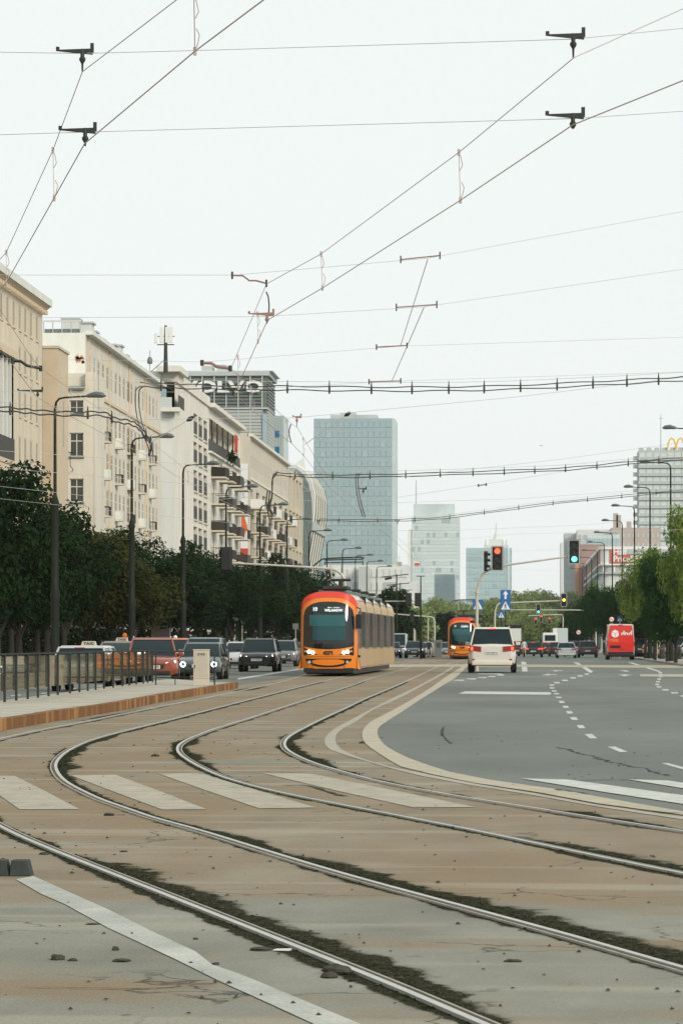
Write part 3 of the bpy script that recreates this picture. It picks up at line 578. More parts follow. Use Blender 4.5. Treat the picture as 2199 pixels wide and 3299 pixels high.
# ---------------------------------------------------------------- buildings
def fbox(name, x0, x1, y0, y1, z0, z1, m, par, bevel=0):
    return MB().box(((x0+x1)/2,(y0+y1)/2,(z0+z1)/2), (abs(x1-x0),abs(y1-y0),abs(z1-z0))).build(name, m, par, bevel=bevel)
def wall_open(par, side, fix, u0, u1, z0, z1, holes, m, depth=.25, name='wall', back=None):
    """wall sheet with real openings. side 'x': plane x=fix facing +x (u=y); side 'y': plane y=fix facing -y (u=x)"""
    us = sorted({u0, u1} | {h[i] for h in holes for i in (0, 1)}); zs = sorted({z0, z1} | {h[i] for h in holes for i in (2, 3)})
    us = [u for u in us if u0 <= u <= u1]; zs = [z for z in zs if z0 <= z <= z1]
    mb = MB()
    pt = (lambda u, z, d=0: (fix - d, u, z)) if side == 'x' else (lambda u, z, d=0: (u, fix + d, z))
    for j in range(len(zs)-1):
        run = None
        for i in range(len(us)-1):
            uc, zc_ = (us[i]+us[i+1])/2, (zs[j]+zs[j+1])/2
            solid = not any(h[0] < uc < h[1] and h[2] < zc_ < h[3] for h in holes)
            if solid: run = us[i] if run is None else run
            if run is not None and (not solid or i == len(us)-2):
                e = us[i+1] if solid else us[i]
                mb.face([pt(run, zs[j]), pt(e, zs[j]), pt(e, zs[j+1]), pt(run, zs[j+1])]); run = None
    for h in holes:
        a, b, c, d = h[:4]
        for q in (((a,c),(b,c)), ((b,c),(b,d)), ((b,d),(a,d)), ((a,d),(a,c))):
            mb.face([pt(*q[0]), pt(*q[1]), pt(*q[1], depth), pt(*q[0], depth)])
    return mb.build(name, m, par)
WC = {}
def window(par, side, fix, u, z, w_, h_, style=0, depth=.2, name='window'):
    k = (side, round(w_,2), round(h_,2), style)
    if k not in WC:
        mb = MB(); t = .07; gl = {0: 'winglass', 1: 'winlight', 2: 'darkopen'}[style % 3]
        def bx(uu, zz, du, dz, d, m):
            c = (-d/2 if side == 'x' else uu, uu if side == 'x' else d/2, zz); s_ = (abs(d)+.001, du, dz) if side == 'x' else (du, abs(d)+.001, dz); mb.box(c, s_, m)
        bx(0, h_/2, w_-.004, h_-.004, .04, 1)
        d = -.035 if side == 'y' else -.009
        bx(-w_/2+t/2, h_/2, t, h_, d, 0); bx(w_/2-t/2, h_/2, t, h_, d, 0); bx(0, t/2, w_, t, d, 0); bx(0, h_-t/2, w_, t, d, 0)
        if w_ > .8 and style < 3: bx(0, h_/2, .06, h_-.16, d, 0)
        if h_ > 1.7 and w_ > 1: bx(0, h_*.66, w_-.14, .07, d*.9, 0)
        WC[k] = mb.mesh('window', [M['winframe'], M[gl]])
    loc = (fix - depth, u, z) if side == 'x' else (u, fix + depth, z)
    return put(name, WC[k], par, loc)
BC = {}
def balcony(par, X, y, z, w_, d_, h_=1.0, m='railing', solid=False):
    k = (round(w_,1), round(d_,1), h_, m, solid)
    if k not in BC:
        s = MB().box((d_/2, 0, -.08), (d_, w_, .16)).mesh('balcony', M['beige'])
        r = MB()
        if solid:
            r.box((d_-.02, 0, h_/2), (.03, w_, h_)); r.box((d_/2, -w_/2+.015, h_/2), (d_-.04, .03, h_)); r.box((d_/2, w_/2-.015, h_/2), (d_-.04, .03, h_))
        else:
            r.box((d_-.02, 0, h_), (.04, w_, .05)); r.box((d_/2, -w_/2+.02, h_), (d_-.05, .04, .05)); r.box((d_/2, w_/2-.02, h_), (d_-.05, .04, .05))
            n = int(w_/.16)
            for i in range(n+1): r.box((d_-.02, -w_/2+.02+i*(w_-.04)/n, h_/2), (.025,.03,h_))
            for i in range(1, int(d_/.16)): r.box((i*.16, -w_/2+.02, h_/2), (.03,.025,h_))
        BC[k] = (s, r.mesh('railing', M[m]))
    s, r = BC[k]; o = put('balcony', s, par, (X, y, z)); put('railing', r, o); return o
XF = -33.0
# --- first cream building with the deep cornice (its street front runs back past the frame)
B = thing('apartment_building', 'cream building with a deep overhanging cornice and colonnaded loggias', 'building', (XF, 224, 0)); o0 = B
def rel(B):  # children are modelled in world metres; shift them to the thing's base
    for ch in [o for o in COL.objects if o.parent == B]: ch.location = Vector(ch.location) - Vector(B.location)
holes = []; cols = [YX(p, XF) for p in (120,101,83,65)]; cols += [cols[-1]-2.55*(k+1) for k in range(1)]
ybay0, ybay1 = YX(0, XF)-6, YX(47, XF)
rows = [(z, 1.7) for z in (4.7, 7.6, 10.5, 13.4, 16.4, 19.3, 22.1)]
ytop = 24.35
for yc in cols:
    for z, h in rows:
        if yc > ybay1+.8: holes.append((yc-.5, yc+.5, z, z+h))
tops = cols + [cols[-1]-2.55*k for k in range(1, 5)]
for yc in tops: holes.append((yc-.5, yc+.5, 22.1, 23.8)) if yc < ybay1+.8 else None
for k, h in enumerate(holes): pass
loggia = [(ybay0, ybay1-.2, 13.2, 19.9), (ybay0, ybay1-.2, 4.5, 12.4)]
Y0 = 60.0
more = [(y, y+1.0, z, z+1.5) for y in np.arange(Y0+4, ybay0-4, 5.1) for z in (6.9, 10.1, 13.3, 16.5, 19.7)]
for h in holes: 
    pass
zadd = [(yc-.5, yc+.5, 22.2, 23.6) for yc in cols]
zadd = []
wall_open(B, 'x', XF, Y0, 224, 0, ytop, holes + loggia + more, M['cream'], .035)
for h in holes + more: window(B, 'x', XF, (h[0]+h[1])/2, h[2], h[1]-h[0], h[3]-h[2], 1 if h in holes else 0, .03)
for h in holes: fbox('window_sill', XF, XF+.06, h[0]-.12, h[1]+.12, h[2]-.12, h[2]-.002, M['cornice'], B)
for h in holes:
    for dy in (-.6, .6): fbox('window_surround', XF+.001, XF+.012, (h[0]+h[1])/2+dy-.06, (h[0]+h[1])/2+dy+.06, h[2]+.005, h[3]+.1, M['cornice'], B)
for l in loggia:
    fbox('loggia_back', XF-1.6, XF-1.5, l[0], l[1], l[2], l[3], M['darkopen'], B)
    for k in range(4): fbox('column', XF-.32, XF-.02, l[1]-1.1-k*1.6, l[1]-.75-k*1.6, l[2], l[3]-.002, M['creampale'], B, bevel=.03)
    fbox('loggia_railing', XF-.012, XF+.06, l[0], l[1]-.05, l[2]+.02, l[2]+1.5, M['railing'], B)
    fbox('loggia_slab', XF-.002, XF+.3, l[0], l[1]+.3, l[2]-.35, l[2]-.003, M['cornice'], B); fbox('loggia_lintel', XF-.001, XF+.3, l[0], l[1]+.3, l[3], l[3]+.5, M['cornice'], B)
fbox('wall', XF-16, XF-1.7, 223.9, 224, 0, ytop, M['cream'], B); fbox('wall', XF-1.7, XF, 223.9, 224, 0, ytop, M['cream'], B) ; fbox('wall', XF-16, XF-15.9, Y0, 223.9, 0, ytop, M['cream'], B); fbox('wall', XF-16, XF-.3, Y0-.1, Y0, 0, ytop, M['cream'], B)
cm = MB().prism([(XF-16,Y0-.5,ytop),(XF+.15,Y0-.5,ytop),(XF+.15,224.3,ytop),(XF-16,224.3,ytop)], [(XF-16,Y0-1.5,ytop+.35),(XF+.5,Y0-1.5,ytop+.35),(XF+.5,224.6,ytop+.35),(XF-16,225,ytop+.35)])
cm.build('cornice', M['cornice'], B); fbox('cornice', XF-16, XF+.6, Y0-1.6, 224.7, ytop+.352, ytop+.85, M['creampale'], B)
for k in range(46): fbox('cornice_bracket', XF+.02, XF+.4, 223.6-k*.8, 223.95-k*.8, ytop-.25, ytop-.003, M['cornice'], B)
fbox('attic_box', XF-7, XF-3, 225-3, 226-1.2, ytop+.853, ytop+2.6, M['palegrey'], B); fbox('attic_box', XF-2.6, XF-1.2, 216, 219, ytop+.853, ytop+1.9, M['palegrey'], B)
rel(B)
# --- tan block
B = thing('apartment_building', 'narrow tan windowless block squeezed behind the corniced building', 'building', (-32.2, 226, 0))
zt = 1.45 + (HOR-1116)*226/F
fbox('wall', -46, -32.2, 226, 231.2, 0, zt, M['tan'], B); fbox('parapet', -46.1, -32.1, 225.9, 231.3, zt+.001, zt+.18, M['beige'], B)
window(B, 'x', -32.2+.2, 228.8, 15.3, .5, 3.2, 1, .18); rel(B)
# --- window wall wing facing the camera
B = thing('apartment_building', 'beige wing facing the crossing with a column of white framed windows', 'building', (-31.5, 240, 0)); yw = 240
def XC(px, D):  # world x of the pixel column at depth D
    return P(px, 0, D).x
xa, xb = XC(222, 241), XC(267, 241)
def ZY(py, D): return EYE - (py-HOR)*D/F
wins = [(xa+.0, xb, ZY(b_, 241), ZY(a_, 241)) for a_, b_ in ((1288,1330),(1393,1470),(1541,1617),(1700,1745),(1850,1890))]
zt = ZY(1193, 240)
wall_open(B, 'y', 240.0, -46, -31.5, 0, zt-1.1, wins, M['cream2'], .2)
for h in wins: window(B, 'y', 240.0, (h[0]+h[1])/2, h[2], h[1]-h[0], h[3]-h[2], 0, .17); fbox('window_sill', h[0]-.05, h[1]+.05, 239.88, 239.999, h[2]-.12, h[2]-.001, M['roofmetal'], B)
fbox('wall', -31.52, -31.5, 240, 246, 0, zt, M['cream2'], B); fbox('wall', XC(273,241), -31.53, 239.99, 240.5, zt-1.1, zt, M['cream2'], B); fbox('wall', -46, -31.53, 240.6, 246, zt-1.3, zt-.05, M['cream2'], B)
q = XC(209, 241), XC(272, 241)
MB().prism([(q[0],239.7,ZY(1252,240)),(q[1],239.7,ZY(1252,240)),(q[1],239.7,ZY(1247,240)),(q[0],239.7,ZY(1247,240))], [(q[0],243,ZY(1212,240)),(q[1],243,ZY(1212,240)),(q[1],243,ZY(1207,240)),(q[0],243,ZY(1207,240))]).build('roof', M['roofmetal'], B)
window(B, 'x', -31.5+.2, 242.4, ZY(1327,242), .5, 3.0, 1, .19)
ac = ZY(1500, 240); fbox('gutter_box', XC(211,240), XC(219,240), 239.5, 239.99, ac+3.8, ac+4.1, M['cornice'], B)
rel(B)
t = thing('tv_antenna', 'rooftop style television antenna on a wall bracket beside the white framed windows', 'antenna', (XC(218,239.4), 239.4, ZY(1500,240)))
MB().tube([(0,0,0),(0,0,1.05),(-.55,0,1.05)], .03, 6).tube([(-.5,0,1.0),(.35,0,1.0)], .02, 4).tube([(-.5,0,.85),(-.5,0,1.25)], .02, 4).tube([(-.2,0,.8),(-.2,0,1.2)], .02, 4).tube([(.1,0,.8),(.1,0,1.2)], .02, 4).build('antenna_rods', M['darkmetal'], t)
MB().tube([(0,0,0),(.2,.0,-.2),(.1,.58,-.3)], .03, 5).build('wall_bracket', M['darkmetal'], t)
# --- long cream facade
y0, y1 = YX(277, XF), YX(518, XF)
B = thing('apartment_building', 'long cream facade of narrow windows with a pale bare gable and graffiti', 'building', (XF, y0, 0))
zt = 24.9; cols = list(np.arange(y0+2.2, y1-1.2, 2.72)); holes = []
for i, yc in enumerate(cols):
    holes.append((yc-.65, yc+.65, 21.7, 23.5))
    for r_ in range(6):
        if i < 2 and r_ > 2: pass
        holes.append((yc-.7, yc+.7, 2.2+r_*2.95+.5, 2.2+r_*2.95+2.6))
wall_open(B, 'x', XF, y0, y1, 0, zt, holes, M['cream2'], .035)
for h in holes: window(B, 'x', XF, (h[0]+h[1])/2, h[2], h[1]-h[0], h[3]-h[2], 1 if (int(h[0]*7) % 4) else 0, .03)
fbox('gable_wall', XF-14, XF-.001, y0-.3, y0, 0, zt+.1, M['creampale'], B); fbox('back_wall', XF-14, XF-13.8, y0, y1, 0, zt, M['creampale'], B); fbox('roof', XF-14, XF-.02, y0, y1, zt-.4, zt-.05, M['roofmetal'], B)
fbox('cornice', XF-.02, XF+.55, y0-.1, y1, zt-.02, zt+.3, M['creampale'], B); fbox('string_course', XF, XF+.12, y0+.1, y1, 20.55, 20.8, M['cornice'], B)
for k in (1.2, 13.8, 27.2, 39): fbox('downpipe', XF+.01, XF+.13, y0+k, y0+k+.13, 0, zt-.03, M['cornice'], B)
for i, yc in enumerate(cols):
    if i % 3 == 0:
        for r_ in range(6): balcony(B, XF, yc, 2.2+r_*2.95+.45, 1.5, .55, .7, 'creampale' if (i+r_) % 2 else 'railing', solid=(i+r_) % 2 == 1)
for k in range(3): 
    bxp = XF-3.4*(k+.1); o = fbox('roof_rail', bxp-2.9, bxp, y0-.2, y0-.1, zt+.95, zt+1.08, M['mullion'], B); 
    for q in range(5): fbox('roof_rail_post', bxp-2.9+q*.7, bxp-2.83+q*.7, y0-.2, y0-.1, zt+.1, zt+.949, M['greylight'], B)
    fbox('roof_rail_panel', bxp-2.8, bxp-.1, y0-.09, y0-.03, zt+.1, zt+.42, M['roofmetal'], B)
for yk, hh in ((6,1.1),(14,1.6),(16.2,1.1),(21,.9),(29,1.2),(33,1.5),(37,1.0)): o = fbox('chimney', XF-2.6, XF-1.4, y0+yk, y0+yk+1.6, zt, zt+hh+.6, M['palegrey'], B); fbox('chimney_cap', XF-2.75, XF-1.25, y0+yk-.12, y0+yk+1.72, zt+hh+.601, zt+hh+.75, M['midgrey'], B)
gr = MB(); rr = random.Random(11)
gy = y0-.31
for k in range(26):
    a = Vector((XC(rr.uniform(237,260), gy), gy, ZY(rr.uniform(1138,1162), gy))); gr.box(a, (rr.uniform(.05,.3), .004, rr.uniform(.05,.25)))
gr.build('graffiti', mat('graffito', (.6,.3,.2), .9), B)
gr = MB()
for k in range(30):
    gr.box((XF+.004, rr.uniform(YX(316,XF), YX(325,XF)), ZY(rr.uniform(1630,1675), 254)), (.006, rr.uniform(.1,.5), rr.uniform(.1,.6)))
gr.build('graffiti', mat('graffito_red', (.4,.06,.03), .9), B)
rel(B)
# --- white building with gable, loggias, balconies
yA, yB_, yC = YX(563, XF), YX(672, XF), YX(773, XF)
B = thing('apartment_building', 'white building with dark square loggias and stacked balconies, mast on its roof', 'building', (XF, yA, 0)); zt1, zt2 = 26.9, 26.4
lg = [YX(p, XF) for p in (630, 646, 662)]; holes = []
for yc in lg:
    for r_ in range(8): holes.append((yc-1.9, yc+1.9, 22.6-r_*2.87, 22.6-r_*2.87+2.1))
bc = [YX(p, XF) for p in (687, 712, 738, 761)]; 
for yc in bc:
    for r_ in range(7):
        z = 19.3-r_*2.87
        if z > .5: holes += [(yc-2.6, yc-1.5, z, z+2.1), (yc-.2, yc+1.2, z, z+2.1)]
holes.append((yB_+.6, yC-1.2, 22.7, 25.3))
wall_open(B, 'x', XF, yA, yC, 0, zt2, holes, M['creamwhite'], 1.2)
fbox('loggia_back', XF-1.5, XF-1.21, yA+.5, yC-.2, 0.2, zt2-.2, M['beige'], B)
for h in holes[:24]:
    fbox('balustrade', XF-.08, XF-.02, h[0], h[1], h[2]+.02, h[2]+1.35, M['railing'], B); fbox('loggia_door', XF-1.19, XF-1.1, h[0], h[1], h[2]+.1, h[3]-.01, M['darkopen'], B); fbox('loggia_slab', XF, XF+.12, h[0]-.1, h[1]+.1, h[2]-.2, h[2]-.01, M['beige'], B)
for h in holes[24:-1]: window(B, 'x', XF, (h[0]+h[1])/2, h[2], h[1]-h[0], h[3]-h[2], 1, .03)
h = holes[-1]; fbox('terrace_balustrade', XF+.02, XF+.1, h[0]-.6, h[1], h[2]-.9, h[2]+.35, M['railing'], B); fbox('terrace_slab', XF, XF+.3, h[0]-.6, h[1]+.4, h[2]-1.1, h[2]-.902, M['creamwhite'], B)
for k in range(5): fbox('terrace_post', XF-.1, XF+.06, h[0]+3+k*6.4, h[0]+3.35+k*6.4, h[2]+.36, h[3]-.003, M['railing'], B)
for k in range(9): window(B, 'x', XF-1.0, h[0]+2+k*3.9, h[2]+.1, 1.6, 2.0, 1, .15)
fbox('roof_slab', XF-14, XF+.7, yB_-.2, yC+.2, zt2+.003, zt2+.45, M['creamwhite'], B); fbox('roof_slab', XF-14, XF+.2, yA, yB_-.21, zt2+.003, zt2+1.0, M['creamwhite'], B)
rr = random.Random(5)
for i, yc in enumerate(bc):
    for r_ in range(7):
        z = 19.2-r_*2.87
        if z < 1: continue
        mm_ = 'railing' if (i*7+r_) % 5 else 'darkopen'
        balcony(B, XF, yc, z, 4.6, 1.5, 1.05, 'teal' if (i == 0 and r_ == 5) else mm_, solid=(i+r_) % 2 == 0 or (i == 0 and r_ == 5))
gy = yA
gx = XC(503, gy)
fbox('gable_wall', XF-16, XF-1.3, gy-.2, gy-.001, 0, zt1+.2, M['creampale'], B); fbox('gable_wall', XF-1.3, XF, gy-.2, gy-.002, 0, zt1-3.4, M['creampale'], B)
# corner roof terrace in the gable
fbox('terrace_slab', XC(512,gy-1.5), XF+.6, gy-1.5, gy-.21, ZY(1312,gy)-.4, ZY(1312,gy), M['creamwhite'], B)
fbox('terrace_railing', XC(512,gy-1.4), XC(549,gy-1.4), gy-1.45, gy-1.4, ZY(1312,gy)+.01, ZY(1280,gy), M['mullion'], B); fbox('terrace_railing', XF+.5, XF+.56, gy-1.45, gy+3.5, ZY(1312,gy)+.01, ZY(1280,gy)+.2, M['railing'], B)
fbox('terrace_window', XC(511,gy-.3), XC(531,gy-.3), gy-.3, gy-.202, ZY(1311,gy), ZY(1250,gy), M['towerglass2'], B)
fbox('roof_slab', XC(498,gy-1.7), XF+.7, gy-1.7, gy+6, zt1+.35, zt1+.9, M['creamwhite'], B)
rr = random.Random(8)
for r_ in range(6):
    for dx in (-4.6, -3.9): fbox('vent', XF+dx, XF+dx+.3, gy-.23, gy-.201, 20.2-r_*2.9, 20.45-r_*2.9, M['cornice'], B)
rel(B)
for lab, px, py, D, mname, s_ in (('two red cloths hung to dry on a fourth floor balcony', 722, 1455, 362, 'redcloth', (.5,1.1,1.9)), ('bushy green plants filling a balcony of the white building', 709, 1482, 359, 'leaf', (.5,1.0,.8))):
    p = P(px, py, D); p.x = XF+1.3
    if mname == 'redcloth':
        mb = MB(); 
        for k in range(2):
            yb = k*2.0; n = 6
            for i in range(n): mb.prism([(0+.05*math.sin(i),yb+i*.2,0),(.04+.05*math.sin(i+1),yb+i*.2+.2,0),(.06+.05*math.sin(i+1),yb+i*.2+.2,1.9-.1*i),(.02+.05*math.sin(i),yb+i*.2,1.9-.1*i)], [(.06+.05*math.sin(i),yb+i*.2,0),(.1+.05*math.sin(i+1),yb+i*.2+.19,0),(.12+.05*math.sin(i+1),yb+i*.2+.19,1.9-.1*i),(.08+.05*math.sin(i),yb+i*.2,1.9-.1*i)])
        o = mb.build('drying_cloth', M[mname], None, p); tag(o, lab, 'cloth')
    else:
        mb = MB()
        for i in range(260):
            c = Vector((rr.gauss(0,.25), rr.gauss(0,.7), rr.gauss(.3,.3))); a = Vector((rr.gauss(0,1), rr.gauss(0,1), rr.gauss(0,1))).normalized()*.14; b_ = a.cross(Vector((rr.random(),rr.random(),1))).normalized()*.1
            mb.face([c-a, c+b_, c+a, c-b_])
        o = mb.build('balcony_plant', M['leaf'], None, p); tag(o, lab, 'plant')
# mobile mast
p = P(534, 1200, 305); t = thing('antenna_mast', 'mobile phone mast with white panel antennas on the white building roof', 'mast', p)
MB().tube([(0,0,0),(0,0,4.4)], [.22,.12], 8).build('pole', M['darkmetal'], t); MB().tube([(-.8,0,2.6),(.8,0,2.6)], .05, 5).tube([(-.8,.3,3.4),(.8,.3,3.4)], .04, 5).build('frame', M['polemetal'], t)
for k, (dx, w_) in enumerate(((-.9,.3),(-.35,.36),(.12,.3),(.5,.34))): MB().box((dx,-.2,3.5 - (.3 if k == 0 else 0)), (w_,.2,1.5 if k else .95)).build('panel_antenna', M['white'], t, bevel=.04)
MB().tube([(-.1,0,1.2),(-1.7,0,-.2)], .03, 4).build('stay', M['polemetal'], t)
p = P(483, 1190, 292); t = thing('roof_beacon', 'small grey satellite unit on a short pole on the long cream building roof', 'antenna', p); MB().tube([(0,0,-1),(0,0,1.7)], .05, 5).build('pole', M['midgrey'], t); MB().tube([(0,0,.5),(0,0,.8),(0,0,1.1)], [.2,.26,.14], 8).build('drum', M['greypanel'], t)
# --- next long building with brown loggias and balconies
yA, yD = YX(800, XF), YX(928, XF); zt = 26.5
B = thing('apartment_building', 'long beige building with rows of balconies beside the vertical banner', 'building', (XF, yA, 0))
nb = 7; bcy = [yA+5+k*(yD-yA-9)/(nb-1) for k in range(nb)]; holes = [(y-.6, y+.6, 22.8, 24.5) for y in np.arange(yA+1.6, yD-2, 3.1)]
for yc in bcy:
    for r_ in range(6): holes.append((yc-2.6, yc+2.6, 18.0-r_*3.0, 18.0-r_*3.0+2.3))
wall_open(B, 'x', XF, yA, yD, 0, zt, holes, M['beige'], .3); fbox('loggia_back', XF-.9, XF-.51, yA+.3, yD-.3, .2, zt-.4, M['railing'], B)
for h in holes:
    if h[2] > 20: window(B, 'x', XF, (h[0]+h[1])/2, h[2], h[1]-h[0], h[3]-h[2], 1, .03)
    else:
        window(B, 'x', XF, (h[0]+h[1])/2-1.2, h[2], 1.3, 2.25, 0, .42); window(B, 'x', XF, (h[0]+h[1])/2+1.4, h[2], 1.3, 2.25, 1, .42)
for i, yc in enumerate(bcy):
    for r_ in range(6): balcony(B, XF, yc, 17.95-r_*3.0, 5.2, 1.4, 1.05, 'railing' if (i+r_) % 3 else 'white', solid=(i*5+r_) % 3 == 0)
fbox('cornice', XF-.1, XF+.5, yA-.3, yD, zt, zt+.35, M['creamwhite'], B); fbox('string_course', XF, XF+.15, yA, yD, 21.4, 21.65, M['creamwhite'], B)
fbox('gable_wall', XF-14, XF-.001, yA-.3, yA-.001, 0, zt+.4, M['beige'], B); fbox('wall', XF-.001, XF+.2, yA-.3, yA+1.1, 0, zt-.01, M['beige'], B); fbox('roof', XF-14, XF-.1, yA, yD, zt-.5, zt-.1, M['roofmetal'], B); fbox('end_wall', XF-14, XF-.6, yD-.3, yD, 0, zt-.6, M['beige'], B)
rel(B)
yb = yA-.5
B = thing('banner', 'tall white vertical banner with an orange figure and orange foot on the gable', 'banner', (XC(784,yb), yb, ZY(1785,yb)))
bw = XC(796,yb)-XC(772,yb); bh = ZY(1492,yb)-ZY(1785,yb)
MB().box((0,0,bh/2+.35), (bw,.06,bh-.7)).build('cloth', M['banner'], B); MB().box((0,-.003,.36), (bw,.07,.72)).build('orange_foot', M['hpred'], B)
q = .036; fg = MB().prism([(-.35,-.05,1.9),(0,-.05,1.9),(.15,-.05,2.8),(.42,-.05,3.0),(.35,-.05,3.5),(.1,-.05,4.3),(0,-.05,5.0),(-.35,-.05,5.1)], [(-.35,-.035,1.9),(0,-.035,1.9),(.15,-.035,2.8),(.42,-.035,3.0),(.35,-.035,3.5),(.1,-.035,4.3),(0,-.035,5.0),(-.35,-.035,5.1)])
fg.disc((-.12,-.045,5.6), .32, (0,1,0), .02, 12); fg.build('figure_print', M['orange'], B)
put('lettering', text_mesh('Y', .9, .01, .02, 1, M['midgrey']), B, (-.1,-.05,bh-2.6), FR); put('lettering', text_mesh('S', .9, .01, .02, 1, M['midgrey']), B, (-.1,-.05,bh-3.9), FR)
# --- concrete framed glass building, dark glass block, curved building
yE, yG, yH, yI = YX(931, XF), YX(975, XF), YX(1003, XF), 548
B = thing('office_building', 'grey concrete framed office block beyond the balcony building', 'building', (XF, yE, 0)); zt = ZY(1508, yE)
fbox('wall', XF-14, XF-.5, yE, yG, 0, zt, M['greypanel'], B)
for k in range(5): fbox('pier', XF-.5, XF, yE+k*(yG-yE-.9)/4, yE+.9+k*(yG-yE-.9)/4, 0, zt, M['beige'], B)
for z in (4, 9.5, 15, 20.5, zt-.8): fbox('spandrel', XF-.49, XF-.1, yE+.95, yG-.95, z, z+.8, M['tan'], B)
for k in range(4):
    for z in (4.8, 10.3, 15.8, 21.3): 
        a = yE+.95+k*(yG-yE-.9)/4; window(B, 'x', XF-.3, a+2.6, z, 4.2, 4.4, 0, .1)
rel(B)
B = thing('office_building', 'dark green glass block with a curved silhouette before the white curved tower', 'building', (XF, yG, 0))
def curved(par, ya, yb, prof, xin, m, name='facade', ribs=None):
    mb = MB()
    for (z0, x0), (z1, x1) in zip(prof[:-1], prof[1:]):
        mb.face([(x0,ya,z0),(x0,yb,z0),(x1,yb,z1),(x1,ya,z1)]); mb.face([(xin,ya,z0),(x0,ya,z0),(x1,ya,z1),(xin,ya,z1)])
        mb.face([(xin,yb,z0),(x0,yb,z0),(x1,yb,z1),(xin,yb,z1)])
    mb.face([(xin,ya,prof[-1][0]),(prof[-1][1],ya,prof[-1][0]),(prof[-1][1],yb,prof[-1][0]),(xin,yb,prof[-1][0])])
    return mb.build(name, m, par)
prof = [(0,-34.6),(6,-34.2),(12,-33.6),(17,-33.1),(21,-32.9),(24,-33.0),(26.5,-33.5),(28,-34.3)]
curved(B, yG+.1, yH, prof, -48, M['towerglass'])
for z in (5, 10, 15, 20, 25):
    x = np.interp(z, [p_[0] for p_ in prof], [p_[1] for p_ in prof]); fbox('floor_band', x-2, x+.1, yG+.05, yH-.05, z, z+.5, M['greypanel'], B)
for k in range(6):
    yy = yG+2+k*(yH-yG-4)/5
    MB().tube([(x_+.04, yy, z_) for z_, x_ in prof], .12, 4).build('mullion', M['greypanel'], B)
rel(B)
B = thing('office_building', 'white curved tower bulging over the street with a pointed roof fin', 'building', (XF, yH, 0))
prof = [(0,-35.6),(7,-35.0),(13,-34.1),(18,-33.2),(22,-32.6),(25,-32.5),(27,-33.0),(28.6,-34.0),(29.6,-35.4)]
curved(B, yH+.1, yI, prof, -44, M['curvwhite'])
for k in range(12):
    yy = yH+1+k*(yI-yH-2)/11; MB().tube([(x_+.03, yy, z_) for z_, x_ in prof], .12, 4).build('rib', M['greypanel'] if k % 2 else M['creamwhite'], B)
x = -33.05; fbox('floor_band', x-3, x+.35, yH+.2, yI, 19.2, 20.6, M['midgrey'], B)
mb = MB(); a0 = P(977,1474,yH+4); mb.prism([(a0.x,a0.y,a0.z),(a0.x+.3,a0.y,a0.z-2),(P(1022,1560,yH+4).x,a0.y,28.2),(-38,a0.y,28.2)], [(a0.x,a0.y+.6,a0.z),(a0.x+.3,a0.y+.6,a0.z-2),(P(1022,1560,yH+4).x,a0.y+.6,28.2),(-38,a0.y+.6,28.2)]); mb.build('roof_fin', M['palegrey'], B)
rel(B)
# --- grey louvred block with the big white lettering
yv = 600; x0v, x1v = XC(585, yv)-12, XC(858, yv); zt = ZY(1190, yv); zm = ZY(1313, yv)
B = thing('office_building', 'tall grey louvred office block carrying big white lettering', 'building', (x1v, yv, 0))
fbox('core', x0v, x1v-.2, yv+.5, yv+19, 0, zt-.3, M['greypanel'], B)
nb = 12; bwv = (x1v-x0v-1)/nb
lv = MB(); lv2 = MB(); z = zm+.4
while z < zt-1.4: lv.box(((x0v+x1v)/2-.5, yv+.25, z), (x1v-x0v-1.2, .3, .38)); lv.box((x1v-.05, yv+10, z), (.3, 17.5, .38)); z += .62
z = 22
while z < zm-.4: lv2.box(((x0v+x1v)/2-.5, yv+.3, z), (x1v-x0v-1.2, .2, .5)); lv2.box((x1v-.1, yv+10.5, z), (.2, 16.5, .5)); z += .6
tag(lv.build('louvres', M['greypanel'], B), kind='stuff'); tag(lv2.build('louvres', M['greylight'], B), kind='stuff')
for k in range(nb+1): fbox('mullion', x0v+k*bwv, x0v+k*bwv+.16, yv-.05, yv+.09, zm+.2, zt-1.1, M['mullion'], B); fbox('mullion', x0v+k*bwv+.01, x0v+k*bwv+.15, yv+.1, yv+.19, 20, zm-.01, M['mullion'], B)
fbox('cornice', x0v, x1v+.1, yv-.1, yv+19, zm-.15, zm+.15, M['midgrey'], B); fbox('parapet', x0v, x1v+.4, yv-.2, yv+19.4, zt-1.0, zt-.2, M['midgrey'], B); fbox('roof_edge', x0v, x1v+1.0, yv+.5, yv+19, zt-.15, zt, M['mullion'], B)
fbox('corner_glass', XC(849,yv)-.3, XC(858,yv), yv-.12, yv+.05, 20, zm-1, M['towerglass'], B)
fbox('roof_unit', XC(690,yv), XC(720,yv), yv+3, yv+8, zt, zt+1.3, M['greylight'], B); fbox('roof_unit', XC(640,yv), XC(675,yv), yv+3, yv+8, zt, zt+1.1, M['greylight'], B)
tm = text_mesh('VOLVO', 2.9, .25, .11, 1.55, M['white']); put('lettering', tm, B, ((XC(610,yv)+XC(819,yv))/2, yv-.45, (ZY(1229,yv)+ZY(1262,yv))/2), FR)
rel(B)
B = thing('office_building', 'narrow pale glass block with two blue panels right of the louvred block', 'building', (XC(882,628), 628, 0)); zt = ZY(1337, 628)
fbox('wall', XC(882,628), XC(913,628), 628, 640, 0, zt, M['tower2'], B)
for a_, b_ in ((1386,1406),(1438,1458)): fbox('blue_panel', XC(882,628), XC(897,628), 627.8, 627.99, ZY(b_,628), ZY(a_,628), M['blueglass'], B)
for k in range(6): fbox('mullion', XC(884+k*5,628), XC(884.6+k*5,628), 627.85, 627.98, 20, zt, M['mullion'], B)
rel(B)
